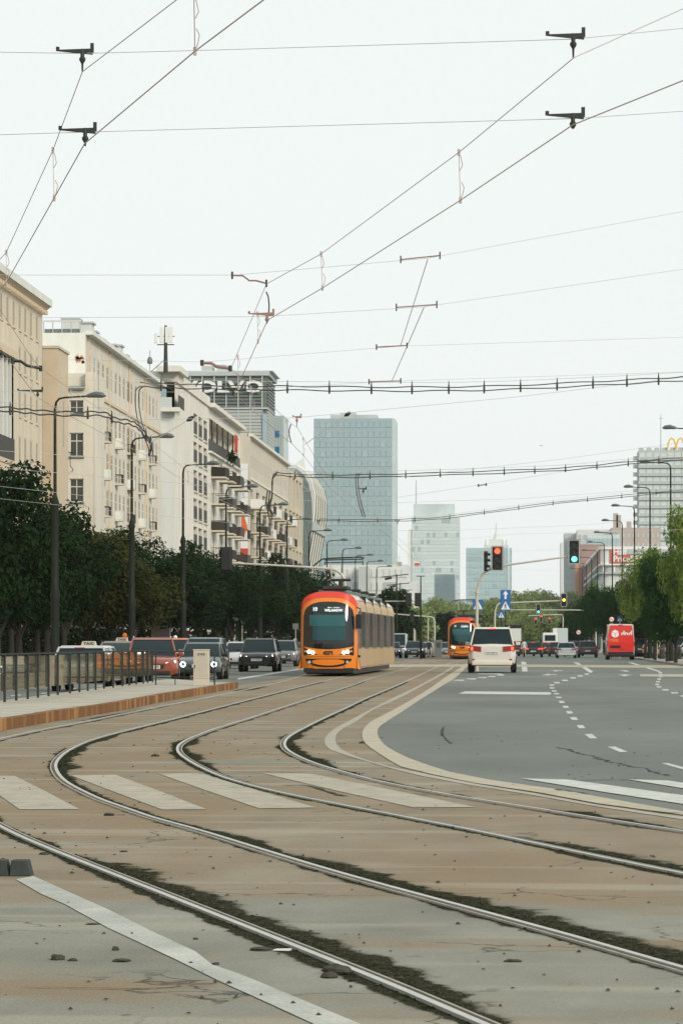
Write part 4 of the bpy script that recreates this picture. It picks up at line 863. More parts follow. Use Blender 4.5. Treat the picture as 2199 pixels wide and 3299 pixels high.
# --- distant towers
def tower(lab, px0, px1, ptop, D, depth, m, mp, cols, rows_, zb=0, frame=True, seed=1, name='tower'):
    x0, x1 = XC(px0, D), XC(px1, D); yy = P((px0+px1)/2, 0, D).y; zt = ZY(ptop, D)
    B = thing(name, lab, 'building', (x0, yy, 0)); W = x1-x0; H = zt
    MB().box((W/2, depth/2, (H+zb)/2), (W, depth, H-zb)).build('facade', m, B)
    rr = random.Random(seed); cw, rh = W/cols, (H-zb-1)/rows_; cache = {}
    for i in range(cols):
        for j in range(rows_):
            k = rr.choice([0,0,0,0,1,1,2]) if mp else 0
            if k not in cache: cache[k] = MB().box((0,0,0), (cw*.86,.2,rh*.62)).mesh('pane', [M[mp[k]]])
            put('pane', cache[k], B, ((i+.5)*cw, -.1-.004*k, zb+.6+(j+.5)*rh))
    return B, W, H
B, W, H = tower('large blue green glass tower in the middle distance', 1010, 1262, 1348, 1250, 28, M['towerglass'], ['towerglass','towerglass','towerglass2'], 13, 23, seed=4)
MB().box((W+.55, 14.3, H/2), (1.1, 28, H)).build('side_strip', M['tower2'], B); MB().box((W/2, 14, H+.9), (W*.6, 16, 1.8)).build('roof_plant', M['midgrey'], B); MB().box((W*.42, 14, H+2.3), (W*.2, 8, 1.2)).build('roof_plant', M['midgrey'], B)
B, W, H = tower('pale hazy office tower with a mast', 1326, 1478, 1665, 2100, 30, M['tower2'], ['tower2','tower2','towerglass2'], 16, 18, seed=6)
MB().box((W*.46, 14, H+4.2), (W*.86, 22, 8.4)).build('upper_storeys', M['tower2'], B); MB().tube([(W*.08,8,H),(W*.08,8,H+24)], [.7,.25], 6).build('mast', M['midgrey'], B)
MB().box((-1.5, 14, H/2-4), (3, 26, H-8)).build('stair_slab', M['white'], B)
B, W, H = tower('lower blue reflecting glass block in front of the mast tower', 1398, 1464, 1850, 1800, 20, M['towerglass'], ['towerglass','towerglass','towerglass2'], 8, 6, seed=9)
B, W, H = tower('blue office slab on the right behind the red traffic light', 1500, 1647, 1765, 1750, 30, M['tower3'], ['tower3','tower3','towerglass2'], 12, 14, seed=3)
MB().box((W*.93, -.3, H/2), (1.2, .6, H)).build('side_strip', M['tower2'], B)
p = P(1597, 2070, 2250); B = thing('clock_tower', 'faint stepped stone tower with a tall spire rising above the blue slab', 'tower', (p.x, p.y, 0)); z1 = ZY(1757, 2250)
MB().box((0,0,z1/2), (17,17,z1)).build('shaft', M['palegrey'], B); MB().box((0,0,z1+2), (10,10,4)).build('crown', M['palegrey'], B); MB().tube([(0,0,z1+3.9),(0,0,z1+8),(0,0,z1+9),(0,0,ZY(1683,2250))], [2.2,1.1,.6,.2], 8).build('spire', M['palegrey'], B)
for dx in (-7,7): MB().tube([(dx,-8,z1),(dx,-8,z1+4)], [.9,.3], 5).build('pinnacle', M['palegrey'], B)
# pale block behind the tram
B, W, H = tower('long pale building behind the tram stop, stepping down to the right', 1040, 1312, 1819, 760, 25, M['palegrey'], ['palegrey','palegrey','greylight'], 14, 6, seed=2)
MB().box((W+1.1, 10, H/2-2), (2.2, 20, H-4)).build('lower_wing', M['palegrey'], B)
MB().box((W*.49,-3,H*.5), (W*.12,4,H*.94)).build('stair_tower', M['midgrey'], B)
# --- right side
B, W, H = tower('tall grey concrete slab of flats with balconies and golden arches on its roof', 2056, 2330, 1450, 1250, 20, M['midgrey'], ['tower2','tower2','mullion'], 12, 24, seed=12, name='apartment_tower')
for j in range(24): MB().box((W/2, -.5, .9+(j)*(H-1)/24), (W+.3, .8, 1.2)).build('balcony_band', M['greylight'], B); MB().box((-1, 4, 1.2+j*(H-1)/24), (2, 4, 1.4)).build('side_balcony', M['midgrey'], B)
for k in range(10): MB().box((1+k*3.0, 2, H+.5), (1.8, 3, 1.1)).build('roof_block', M['midgrey'], B)
MB().tube([(8.6,4,H),(8.6,4,H+14)], [.25,.12], 5).tube([(7.9,4,H+12.5),(9.3,4,H+12.5)], .12, 4).build('mast', M['midgrey'], B)
for k in range(2):
    cx_ = 12.6+k*3.3
    MB().tube([(cx_-1.6,-.2,H+.2),(cx_-1.35,-.2,H+2.6),(cx_-.75,-.2,H+4.1),(cx_,-.2,H+4.6),(cx_+.75,-.2,H+4.1),(cx_+1.35,-.2,H+2.6),(cx_+1.6,-.2,H+.2)], .36, 6).build('arch_sign', M['yellow'], B, smooth=True)
def slab(lab, px0, px1, ptop, D, depth, m, cat='building', extra=None, name='office_building', pane=None):
    x0, x1 = XC(px0, D), XC(px1, D); yy = P(px0, 0, D).y; B = thing(name, lab, cat, (x0, yy, 0)); H = ZY(ptop, D); W = x1-x0
    MB().box((W/2, depth/2, H/2), (W, depth, H)).build('wall', M[m], B)
    if pane:
        c, r, pm, sz = pane; me = MB().box((0,0,0), (W/c*sz[0],.16,3.2*sz[1])).mesh('window', M[pm])
        for i in range(c):
            for j in range(r): put('window', me, B, ((i+.5)*W/c, -.08, H-2.6-j*3.2))
    return B, W, H
slab('grey narrow tower block left of the green traffic light', 1816, 1860, 1718, 1150, 20, 'midgrey', pane=(3,6,'towerglass2',(.6,.5)))
slab('thin white slab standing left of the grey tower block', 1804, 1812, 1748, 1180, 20, 'palegrey')
slab('beige block with a roof parapet behind the glass rooftop storey', 1858, 1972, 1706, 1120, 30, 'palegrey', pane=(7,3,'midgrey',(.5,.5)))
B, W, H = slab('pale blue glass rooftop office storey above the brown wall', 1890, 1994, 1722, 1060, 20, 'tower2', pane=(7,3,'towerglass2',(.8,.8)))
MB().box((W*.6,2,H+.8), (W*.7,6,.4)).build('roof_edge', M['midgrey'], B)
B, W, H = slab('pinkish grey tenement with chimneys behind the red sign building', 1968, 2125, 1700, 1100, 24, 'pinkgrey', pane=(10,3,'midgrey',(.4,.45)))
for dx, hh in ((.9,5),(1.9,4.4),(5.4,2.2)): MB().box((dx+.6,4,H+hh/2), (1.6,2,hh)).build('chimney', M['pinkgrey'], B)
B, W, H = slab('brown windowless side wall with an orange lit corner', 1862, 1948, 1754, 980, 20, 'brown'); MB().box((-.5,.4,H/2), (1.0,1,H)).build('sunlit_corner', M['orangewall'], B)  # orange strip paints the sunlight on the block's side edge
# red sign department store
Yh = 800; XR = 20.0
B = thing('shop_building', 'white rounded corner shop building with the red Half Price sign', 'building', (XR, Yh, 0)); z0h, z1h, zc1 = ZY(1822,Yh), ZY(1767,Yh), ZY(1843,Yh)
x1h = XC(2200, Yh)+6; rad = 2.0
pl_ = [(XR, Yh+230)] + [(XR+rad-rad*math.cos(a), Yh+rad-rad*math.sin(a)) for a in np.linspace(0, math.pi/2, 7)] + [(x1h, Yh), (x1h, Yh+230)]
def rng(z, gr_=0): return [(x - (gr_ if x < x1h else 0), y - (gr_ if y < Yh+100 else 0), z) for x, y in pl_]
MB().prism(rng(zc1, 0), rng(z0h-.01, 0)).build('recessed_floor', M['midgrey'], B)
MB().prism(rng(z0h, .9), rng(z0h+.35, .9)).build('ledge', M['white'], B); MB().prism(rng(z0h+.351, .4), rng(z1h-.3, .4)).build('upper_wall', M['white'], B)
MB().prism(rng(z1h-.299, .9), rng(z1h+.4, .9)).build('roof_edge', M['white'], B); MB().prism(rng(zc1-.5, 1.2), rng(zc1-.001, 1.2)).build('lower_ledge', M['greylight'], B)
MB().prism(rng(0, .2), rng(zc1-.501, .2)).build('lower_wall', M['palegrey'], B)
xs0, xs1 = XC(1962, Yh), XC(2027, Yh); MB().box(((xs0+xs1)/2, Yh-.62, (z0h+z1h)/2+.25), (xs1-xs0, .3, z1h-z0h-.4)).build('sign_panel', mat('signbrick', (.52,.12,.085), .7), B)
for s_, dz in (('Half', .82), ('Price', -.88)): put('sign_lettering', text_mesh(s_, 2.05, .05, .06, .98, M['white'], 'LEFT'), B, (xs0+.75, Yh-.83, (z0h+z1h)/2+.3+dz), FR)
MB().box((XR-.45, Yh+12, (z0h+z1h)/2), (.2, 8, z1h-z0h-.8)).build('side_sign', M['hpred'], B)
for k in range(22): MB().box((XR-.46, Yh+24+k*9, (z0h+z1h)/2), (.12, 5 if k % 4 else 2, z1h-z0h-1)).build('side_window' if k % 4 else 'side_pier', M['winlight'] if k % 4 else M['brown'], B)
for k in range(16): MB().box((XR-.02, Yh+6+k*14, (zc1+z0h)/2), (.5, .7, z0h-zc1-.02)).build('pier', M['white'], B)
for k in range(9): MB().box((xs0-1.5+k*2.6, Yh-.05, (zc1+z0h)/2), (.4, .3, z0h-zc1-.02)).build('pier', M['white'], B)
MB().box((XC(2060,Yh)+8, Yh-.7, z1h-.5), (26, .35, 2.0)).build('dark_fascia', M['midgrey'], B)
rel(B)
B = thing('shop_building', 'low long white arcade with brick coloured panels running into the distance', 'building', (XR, 1035, 0))
fbox('wall', XR, XR+20, 1035, 1500, 0, 22.4, M['white'], B)
for k in range(40): fbox('pier', XR-.35, XR-.001, 1037+k*11, 1038.2+k*11, 0, 22.3, M['white'], B); fbox('panel', XR-.1, XR-.002, 1040+k*11, 1046+k*11, 3, 21, M['orangewall'] if k % 2 else M['winlight'], B)
rel(B)
# brown metro style pavilion far ahead
B, W, H = slab('low brown pavilion with a curved roof at the far end of the road', 1664, 1783, 2040, 620, 12, 'brown', name='pavilion')
MB().tube([(W*.4,-1,1.2),(W*.62,-1,H+.4),(W*.85,-1,H-.3),(W,-1,.6)], [.25,.35,.3,.2], 6).build('arch_rim', M['beige'], B); MB().box((W*.72,-.5,1.3), (W*.42,.8,1.5)).build('opening', M['darkopen'], B)
# ---------------------------------------------------------------- street lamps
def lamp(x, y, sgn, lab, grp, H=12.0):
    t = thing('street_lamp', lab, 'street lamp', (x, y, 0), 0, grp)
    MB().tube([(0,0,0),(0,0,.25),(0,0,.26),(0,0,3.3),(0,0,3.5),(0,0,3.75),(0,0,7.3),(0,0,7.45),(0,0,7.8)], [.26,.26,.19,.18,.22,.15,.14,.19,.085], 10).build('pole_base', M['polemetal'], t, smooth=True)
    arm = [(0,0,7.7),(0,0,H-.5),(sgn*.05,0,H-.2),(sgn*.18,0,H-.05),(sgn*.4,0,H),(sgn*1.5,0,H+.06)]
    MB().tube(arm, [.075,.06,.05,.045,.04,.035], 8).build('arm', M['polemetal'], t, smooth=True)
    h = MB().tube([(sgn*1.3,0,H+.05),(sgn*1.45,0,H+.08),(sgn*1.75,0,H+.13),(sgn*2.05,0,H+.1),(sgn*2.2,0,H+.06)], [.03,.09,.14,.12,.03], 8).mesh('lamp_head', M['lamphead'], smooth=True)
    put('lamp_head', h, t, (0,0,0)); return t
def lampdup(src, x, y, lab):
    c = src.copy(); COL.objects.link(c); c.location = (x, y, 0); c['label'] = lab
    for ch in list(src.children):
        d = ch.copy(); COL.objects.link(d); d.parent = c
    return c
LX, RX = -20.0, 10.7
ORD = ['nearest','second','third','fourth','fifth','sixth','seventh','eighth','ninth','tenth','eleventh','twelfth','thirteenth']
l0 = lamp(LX, YX(178, LX), 1, 'nearest grey street lamp of the left row, in front of the window wing', 'street lamps along the left side')
ly = [YX(p, LX) for p in (425, 590, 728)]
ys_ = ly + [ly[-1]+29*k for k in range(1, 9)]
for i, y in enumerate(ys_): lampdup(l0, LX, y, ORD[i+1] + ' street lamp of the left row counted from the camera')
for i in range(11):
    y = 197+i*37.2
    if i == 0: r0_ = lamp(RX, y, -1, 'street lamp whose arm only reaches in at the right edge of the picture', 'street lamps along the right side', 14.3)
    else: lampdup(r0_, RX, y, ORD[i] + ' full street lamp of the right row, counted from the right')
# ---------------------------------------------------------------- signals, masts, signs
def signal(lab, px0, px1, py0, py1, lit=None, facing=True, D=None, back='greylight', ry=0.0, name='traffic_signal', n=3):
    """three lamp head with its backing board; D from its 1.15 m height"""
    D = D or 1.18*F/(py1-py0); c = P((px0+px1)/2, (py0+py1)/2, D); hh = (py1-py0)*D/F; ww = (px1-px0)*D/F
    t = thing(name, lab, 'traffic light', c, TH + (0 if facing else math.pi) + ry)
    if facing or back: MB().box((0,.0,0), (ww,.03,hh)).build('backing_board', M[back if facing else 'blackplastic'], t, bevel=min(.05, ww*.12))
    MB().box((0,-.02 if facing else .12,0), (ww*.8,.05 if facing else .2,hh*.92)).build('housing', M['blackplastic'], t, bevel=.03)
    if facing:
        for k in range(n):
            z = hh*.3 - k*hh*.3; on = lit == k; m = (['signred','signamber','signgreen'][k] if on else 'lensoff')
            MB().disc((0,-.055,z), ww*.235, (0,1,0), .03, 16).build('lens', M[m], t)
            v = MB(); a = ww*.26
            v.face([(a*math.cos(q),-.05,z+a*math.sin(q)) for q in np.linspace(-.2,3.34,9)] + [(a*math.cos(q),-.2,z+a*math.sin(q)) for q in np.linspace(3.34,-.2,9)])
            mb = MB()
            qs = np.linspace(-.2,3.34,9)
            for q0, q1 in zip(qs[:-1], qs[1:]): mb.face([(a*math.cos(q0),-.05,z+a*math.sin(q0)),(a*math.cos(q1),-.05,z+a*math.sin(q1)),(a*math.cos(q1),-.2,z+a*math.sin(q1)*.97),(a*math.cos(q0),-.2,z+a*math.sin(q0)*.97)])
            mb.build('visor', M['blackplastic'], t)
    else: MB().box((0,-.03,0), (ww*.07,.03,hh*.8)).build('bracket', M['polelight'], t)
    return t
def mast(lab, pts, r, m='polelight', name='signal_mast', foot=True):
    p0 = pts[0]; t = thing(name, lab, 'signal mast', (p0[0], p0[1], 0))
    q = [Vector(p)-Vector((p0[0],p0[1],0)) for p in crom(pts, 4)]
    MB().tube(q, [r[0]+(r[1]-r[0])*i/(len(q)-1) for i in range(len(q))], 10).build('curved_pole', M[m], t, smooth=True)
    z = q[0].z; MB().tube([(0,0,0),(0,0,z)], r[0]*1.02, 10).build('pole_foot', M[m], t) if z > .05 else None
    return t
Dm = 165
bp = P(1535, 2070, Dm)
pts = [P(1535, y, Dm) for y in (2060,2020,1960,1925)] + [P(1540,1885,Dm), P(1556,1848,Dm), P(1590,1828,Dm)]
mt = mast('grey curved mast with a long arm carrying the red and green signals', pts, (.098,.06))
A_ = Vector(P(1590,1828,Dm)); E_ = P(1845, 1791, Dm)
MB().tube([A_-mt.location, P(1632,1820,Dm)-mt.location, E_-mt.location], [.06,.055,.04], 8).build('arm', M['polelight'], mt); MB().tube([P(1535,1911,Dm)-mt.location, P(1535,1907,Dm)-mt.location], .13, 10).build('collar', M['polelight'], mt)
s_ = signal('large traffic signal glowing red on the curved mast', 1581, 1621, 1759, 1839, 0, D=Dm-.25)
s_ = signal('traffic signal glowing green at the tip of the long arm', 1829, 1867, 1738, 1817, 2, D=Dm-.25)
s_ = signal('black traffic signal seen from the side beside the red one', 1550, 1578, 1776, 1840, None, True, D=Dm-.3, back='blackplastic', ry=1.2); MB().box((.0,-.08,-.32), (.06,.02,.2)).build('white_mark', M['white'], s_)
Dn = 292; pts = [P(1593, y, Dn) for y in (2072,2040,1990)] + [P(1596,1962,Dn), P(1606,1946,Dn), P(1640,1942,Dn), P(1822,1935,Dn)]
mast('second curved mast beyond the white car with the amber signal', pts, (.1,.06)); signal('traffic signal glowing amber below the green one', 1805, 1825, 1911, 1955, 1, D=Dn-.3)
Dn = 410; pts = [P(1918, y, Dn) for y in (2066,2030,1990)] + [P(1914,1972,Dn), P(1895,1966,Dn), P(1640,1965,Dn)]
mast('far mast on the right whose arm carries the small green signal', pts, (.11,.06)); signal('small traffic signal glowing green over the queue of cars', 1726, 1740, 1946, 1977, 2, D=Dn-.3)
for lab, a in (('leftmost small red traffic signal above the queue', (1719,1729,1989,2012)), ('middle and highest small red traffic signal above the queue', (1736.5,1747,1980,2005)), ('rightmost small red traffic signal above the queue', (1764,1773,1988,2011))): signal(lab, *a, 0, D=520)
Dn = 522; pts = [P(1812, y, Dn) for y in (2066,2030,2000)] + [P(1811,1985,Dn), P(1800,1980,Dn), P(1700,1984,Dn)]; mast('thin far mast holding the three small red signals', pts, (.12,.07))
for lab, a in (('left one of the twin black signal backs on the thin gantry', (1305,1325,1910,1953)), ('right one of the twin black signal backs on the thin gantry', (1335,1355,1910,1953))): signal(lab, *a, None, False, D=287)
Dn = 288; pts = [P(1354.5, y, Dn) for y in (2084,2000,1937,1900,1856)]; t = mast('slim tall pole of the thin gantry with the twin black signals', pts, (.09,.05), 'polemetal')
MB().tube([P(1356,1937,Dn)-t.location, P(1240,1937,Dn)-t.location], .05, 6).build('arm', M['polelight'], t); MB().tube([P(1340,1856,Dn)-t.location, P(1368,1856,Dn)-t.location], .04, 5).build('crossbar', M['polemetal'], t)
Dn = 335; pts = [P(1399, y, Dn) for y in (2088,2050,2010)] + [P(1397,1995,Dn), P(1388,1988,Dn), P(1330,1983,Dn), P(1248,1976,Dn)]; mast('arched gantry left of the second tram carrying three signal backs', pts, (.1,.06))
for lab, a in (('black signal back just right of the first tram roof', (1243,1256,1956,1988)), ('signal back in the middle of the arched gantry', (1319,1333,1979,2006)), ('lower signal back nearest the second tram', (1345,1357,1995,2017))): signal(lab, *a, None, False, D=332)
Dn = 172; pts = [P(1111, y, Dn) for y in (2100,1960,1890)] + [P(1108,1866,Dn), P(1095,1846,Dn), P(1070,1834,Dn), P(1000,1828,Dn), P(900,1822,Dn), P(726,1813,Dn)]
mast('pale arched mast reaching left from behind the first tram', pts, (.11,.05)); signal('large black signal back hanging over the trees at the tip of the pale arm', 709, 748, 1762, 1840, None, False, D=171.7)
Dn = 262; t = signal('pedestrian signals with black hoods between the second tram and the mast', 1528, 1541, 1980, 2006, None, True, D=Dn, back='blackplastic')
for dx in (-.35,.35):
    for z in (.2,-.25): MB().box((dx,0,z), (.4,.3,.2)).build('hood', M['blackplastic'], t, bevel=.04)
MB().tube([(0,.1,-.5),(0,.1,-1.75)], .06, 6).build('post', M['polemetal'], t)
def sign_post(lab, px, pyb, D, r=.04, m='polemetal'):
    b = P(px, pyb, D); t = thing('road_sign', lab, 'road sign', (b.x, b.y, 0), TH); return t
def walkman(s, par, y=-.02):
    mb = MB(); w_ = .085*s
    def limb(a, b, r): mb.tube([(a[0]*s,y,a[1]*s),(b[0]*s,y,b[1]*s)], r*s, 5)
    mb.disc((.0,y,.30*s), .055*s, (0,1,0), .012, 10); limb((0,.24),(-.01,.02),.05); limb((-.01,.03),(-.13,-.24),.035); limb((-.01,.03),(.09,-.1),.035); limb((.09,-.1),(.13,-.25),.03); limb((0,.2),(-.14,.04),.026); limb((0,.2),(.13,.06),.026)
    mb.build('walking_figure', M['ink'], par)
def panel_sign(kind, t, z, s):
    MB().box((0,0,z), (s,.02,s)).build('blue_panel', M['signblue'], t, bevel=s*.04)
    if kind == 'ped':
        MB().prism([(-.44*s,-.014,z-.4*s),(.44*s,-.014,z-.4*s),(0,-.014,z+.42*s)], [(-.44*s,-.02,z-.4*s),(.44*s,-.02,z-.4*s),(0,-.02,z+.42*s)]).build('white_triangle', M['signwhite'], t)
        e = bpy.data.objects.new('figure', None); bpy.data.objects.remove(e)
        mb = MB(); y = -.026; q = s*.95
        def limb(a, b, r): mb.tube([(a[0]*q,y,z-.12*q+a[1]*q),(b[0]*q,y,z-.12*q+b[1]*q)], r*q, 5)
        mb.disc((0,y,z-.12*q+.30*q), .05*q, (0,1,0), .01, 10); limb((0,.24),(-.01,.02),.045); limb((-.01,.03),(-.12,-.22),.03); limb((-.01,.03),(.08,-.1),.03); limb((.08,-.1),(.12,-.23),.028); limb((0,.2),(-.12,.06),.022); limb((0,.2),(.11,.07),.022)
        mb.build('walking_figure', M['ink'], t)
    if kind == 'up':
        a = [(-.1,-.4),(.1,-.4),(.1,.08),(.27,.08),(0,.42),(-.27,.08),(-.1,.08)]
        MB().prism([(x*s,-.014,z+q*s) for x, q in a], [(x*s,-.02,z+q*s) for x, q in a]).build('white_arrow', M['signwhite'], t)
def sz(px0, px1, D): return (px1-px0)*D/F
Dn = 235; t = sign_post('blue sign pair, white up arrow above a pedestrian crossing panel', 1627, 2075, Dn); s = sz(1611,1643.7,Dn)
panel_sign('up', t, ZY(1917,Dn), s); panel_sign('ped', t, ZY(1950.5,Dn), s); MB().tube([(0,.05,0),(0,.05,ZY(1902,Dn))], .035, 6).build('post', M['polemetal'], t)
Dn = 236; t = sign_post('pedestrian crossing sign half hidden behind the grey mast', 1538.5, 2075, Dn); panel_sign('ped', t, ZY(1949,Dn), sz(1522,1555,Dn)); MB().tube([(0,.05,0),(0,.05,ZY(1935,Dn))], .035, 6).build('post', M['polemetal'], t)
Dn = 360; t = sign_post('small pedestrian crossing sign below the blue sign pair', 1613.5, 2075, Dn); panel_sign('ped', t, ZY(1981,Dn), sz(1603,1624,Dn)); MB().tube([(0,.05,0),(0,.05,ZY(1975,Dn))], .04, 6).build('post', M['polemetal'], t)
def round_sign(lab, px, py, r_px, D, extra=False):
    t = sign_post(lab, px, 2075, D); z = ZY(py, D); r = r_px*D/F
    MB().disc((0,0,z), r, (0,1,0), .02, 20).build('disc', M['hpred'], t); MB().disc((0,-.015,z), r*.86, (0,1,0), .012, 20).build('white_face', M['signwhite'], t)
    MB().box((0,-.024,z), (r*1.1,.006,r*.16)).box((-r*.3,-.024,z-r*.2), (r*.15,.006,r*.5)).build('arrow', M['ink'], t); b = MB(); b.prism([(-r*.6,-.03,z+r*.55),(-r*.5,-.03,z+r*.65),(r*.6,-.03,z-r*.5),(r*.5,-.03,z-r*.62)], [(-r*.6,-.034,z+r*.55),(-r*.5,-.034,z+r*.65),(r*.6,-.034,z-r*.5),(r*.5,-.034,z-r*.62)]); b.build('slash', M['hpred'], t)
    MB().tube([(0,.04,0),(0,.04,z+r)], .035, 6).build('post', M['polemetal'], t)
    if extra: MB().disc((0,0,z-r*2.3), r, (0,1,0), .02, 20).build('grey_disc', M['greypanel'], t)
round_sign('round no turning sign with a grey disc below, left above the red van', 1968.5, 1995, 8, 292, True); round_sign('round no turning sign at the edge of the dark trees', 1862, 2037, 7.5, 350)
Dn = 300; t = sign_post('blue and white crossing sign above the red van roof', 1995, 2075, Dn); panel_sign('ped', t, ZY(1994,Dn), .5); MB().tube([(0,.05,0),(0,.05,ZY(1990,Dn))], .05, 6).build('post', M['polelight'], t)
Dn = 262; t = sign_post('wide blue lane sign with three white arrows under the right trees', 2115, 2075, Dn); x0, x1 = -23*Dn/F, 24*Dn/F; z0, z1 = ZY(2027,Dn), ZY(1998,Dn)
MB().box(((x0+x1)/2,0,(z0+z1)/2), (x1-x0,.03,z1-z0)).build('blue_panel', M['signblue'], t, bevel=.02); MB().tube([(0,.05,0),(0,.05,z0+.2)], .045, 6).build('post', M['polelight'], t)
for k in range(3):
    xx = x0+.2+k*.34; a = [(-.05,0),(.05,0),(.05,.38),(.12,.38),(0,.56),(-.12,.38),(-.05,.38)]; MB().prism([(xx+q,-.018,z0+.06+w_) for q, w_ in a], [(xx+q,-.024,z0+.06+w_) for q, w_ in a]).build('white_arrow', M['signwhite'], t)
Dn = 215; t = sign_post('blue round cycle and pedestrian sign in the dark under the left trees', 155, 2075, Dn); z = ZY(2002,Dn); MB().disc((0,0,z), .24, (0,1,0), .02, 18).build('blue_disc', M['signblue'], t); MB().box((-.08,-.015,z), (.07,.01,.25)).box((.07,-.015,z), (.05,.01,.28)).build('white_figures', M['signwhite'], t); MB().tube([(.02,.03,0),(.02,.03,z+.2)], .025, 6).build('post', M['polelight'], t)
Dn = 205; t = sign_post('white round sign with an orange top on a post by the far left trees', 77, 2075, Dn); z = ZY(1974,Dn); MB().disc((0,0,z), .2, (0,1,0), .02, 16).build('disc', M['signwhite'], t); MB().disc((.02,.02,z+.6), .16, (0,1,0), .02, 16).build('orange_disc', M['orange'], t); MB().tube([(-.1,.03,0),(-.1,.03,z+.6)], .03, 6).build('post', M['polelight'], t)
Dn = 232
for lab, px, py, w_, h_ in (('grey square sign board in the shade beneath the left trees', 471, 1968, .72, .62), ('tall dull green sign board seen among the trees left of the black car', 757, 1980, .55, .95)): 
    t = sign_post(lab, px, 2075, Dn); z = ZY(py, Dn); MB().box((0,0,z), (w_,.03,h_)).build('board', M['greypanel'], t, bevel=.01); MB().tube([(0,.03,0),(0,.03,z)], .03, 6).build('post', M['polelight'], t)
Dn = 232; t = sign_post('round dim sign behind the trees above the dark sedan', 780, 2075, Dn); z = ZY(2000,Dn); MB().disc((0,0,z), .23, (0,1,0), .02, 16).build('disc', M['greypanel'], t); MB().tube([(0,.03,0),(0,.03,z)], .03, 6).build('post', M['polelight'], t)
Dn = 225; t = sign_post('square sign plate on a post just left of the first tram', 952, 2075, Dn); z = ZY(2018,Dn); MB().box((0,0,z), (.4,.03,.4)).build('board', M['greypanel'], t); MB().tube([(0,.03,0),(0,.03,z)], .03, 6).build('post', M['polelight'], t)
p = P(519, 2075, 215); t = thing('advertising_column', 'pinkish kiosk wall in the dark gap behind the red car', 'kiosk', (p.x, p.y, 0)); MB().box((0,0,1.6), (1.2,.8,3.2)).build('wall', M['pinkgrey'], t); MB().box((0,0,3.28), (1.4,1.0,.15)).build('roof', M['greypanel'], t)
p = P(1411, 2080, 322); t = thing('ticket_machine', 'grey kiosk slab on the tram stop left of the second tram', 'kiosk', (p.x, p.y, 0), TH); MB().box((0,0,.85), (.75,.5,1.7)).build('housing', M['greypanel'], t, bevel=.04); MB().box((0,-.26,1.2), (.4,.02,.5)).build('screen', M['winglass'], t)
for k, (px, pt) in enumerate(((1333,2025),(1336.5,2030),(1378,1990),(1392,2080),(1397,2080))):
    p = P(px, 2070, 318); t = thing('stop_post', ['tall pale post left of the tram stop kiosk','thinner pale post beside the tall one','slender lamp post with a curved top near the stop','left short bollard at the tram stop','right short bollard at the tram stop'][k], 'post', (p.x, p.y, 0)); MB().tube([(0,0,0),(0,0,max(1.0, ZY(pt,318)))], .07, 6).build('shaft', M['polelight'], t); MB().tube([(0,0,0),(0,0,.12)], .12, 6).build('foot', M['polemetal'], t)
for k, px in enumerate((2106, 2128, 2134, 2165, 2188)):
    p = P(px, 2100, 262); t = thing('bollard', ['black bollard at the right kerb before the gold car','stout black bollard in the middle of the right kerb','black bollard standing close beside the stout one','black bollard near the right edge of the kerb','last black bollard at the right picture edge'][k], 'bollard', (p.x, p.y, .12), 0, 'black bollards on the right kerb')
    MB().tube([(0,0,0),(0,0,.95),(0,0,1.0)], [.15,.14,.1], 8).build('shaft', M['darkmetal'], t); MB().tube([(0,0,.8),(0,0,.85)], .155, 8).build('band', M['greypanel'], t)
# poles of the overhead line along the centre (far)
for k, (px, top, D) in enumerate(((1277,1850,330),(1287,1878,400),(1300,1900,470))):
    b = P(px, 2070, D); t = thing('catenary_pole', ['nearest','middle','farthest'][k] + ' slim catenary pole right of the first tram', 'pole', (b.x, b.y, 0)); z = ZY(top, D)
    MB().tube([(0,0,0),(0,0,z)], [.14,.07], 6).build('shaft', M['polemetal'], t); MB().tube([(-1.6,0,z-.3),(1.2,0,z)], .05, 5).build('bracket', M['polemetal'], t); MB().tube([(-1.2,0,z-.5),(-.5,0,z-.35)], .12, 5).build('insulator', M['darkmetal'], t)
# ---------------------------------------------------------------- overhead wires
WIRES = {}
def wire(name, lab, pts, r, m='wire', sm=True, grp=None, n=5):
    """pts: (px, py, D)"""
    q = [P(*p) for p in pts]
    if sm and len(q) > 2: pass
    mb = MB()
    for a, b in zip(q[:-1], q[1:]):
        L_ = (b-a).length; k = max(2, min(10, int(L_/6))); sag = 0
        mb.tube([a.lerp(b, i/k) for i in range(k+1)], r, n)
    o = mb.build(name, M[m]); return tag(o, lab, name.split('_')[-1], grp)
def c5(px, py, z=5.6): return (px, py, (z-EYE)*F/(HOR-py))
ct2 = [c5(2330,195), c5(2199,259), c5(1844,402), c5(1482,645), c5(1038,928), c5(862,1031)] + [c5(755,1268), c5(904,1402), c5(938,1427), c5(977,1467), c5(1060,1570), c5(1134,1634), c5(1174,1670), c5(1268,1741), c5(1330,1799), (1396,1860,240), (1500,1950,420)]
ms2 = [(2330,-22,26.0),(2199,28,27.6)] + [(1847,186,ct2[2][2]),(1477,491,ct2[3][2]),(1034,818,ct2[4][2]),(858,915,ct2[5][2]),(744,1187,52),(937,1364,66),(957,1377,68),(1038,1513,87),(1087,1571,98),(1156,1612,111),(1223,1679,126),(1246,1700,132),(1330,1778,165),(1500,1935,420)]
wire('contact_wire', 'lower running wire over the middle track from the upper right, bending left then back', ct2, .0052)
wire('messenger_wire', 'upper carrying wire above the one over the middle track, from the upper right', ms2, .0042)
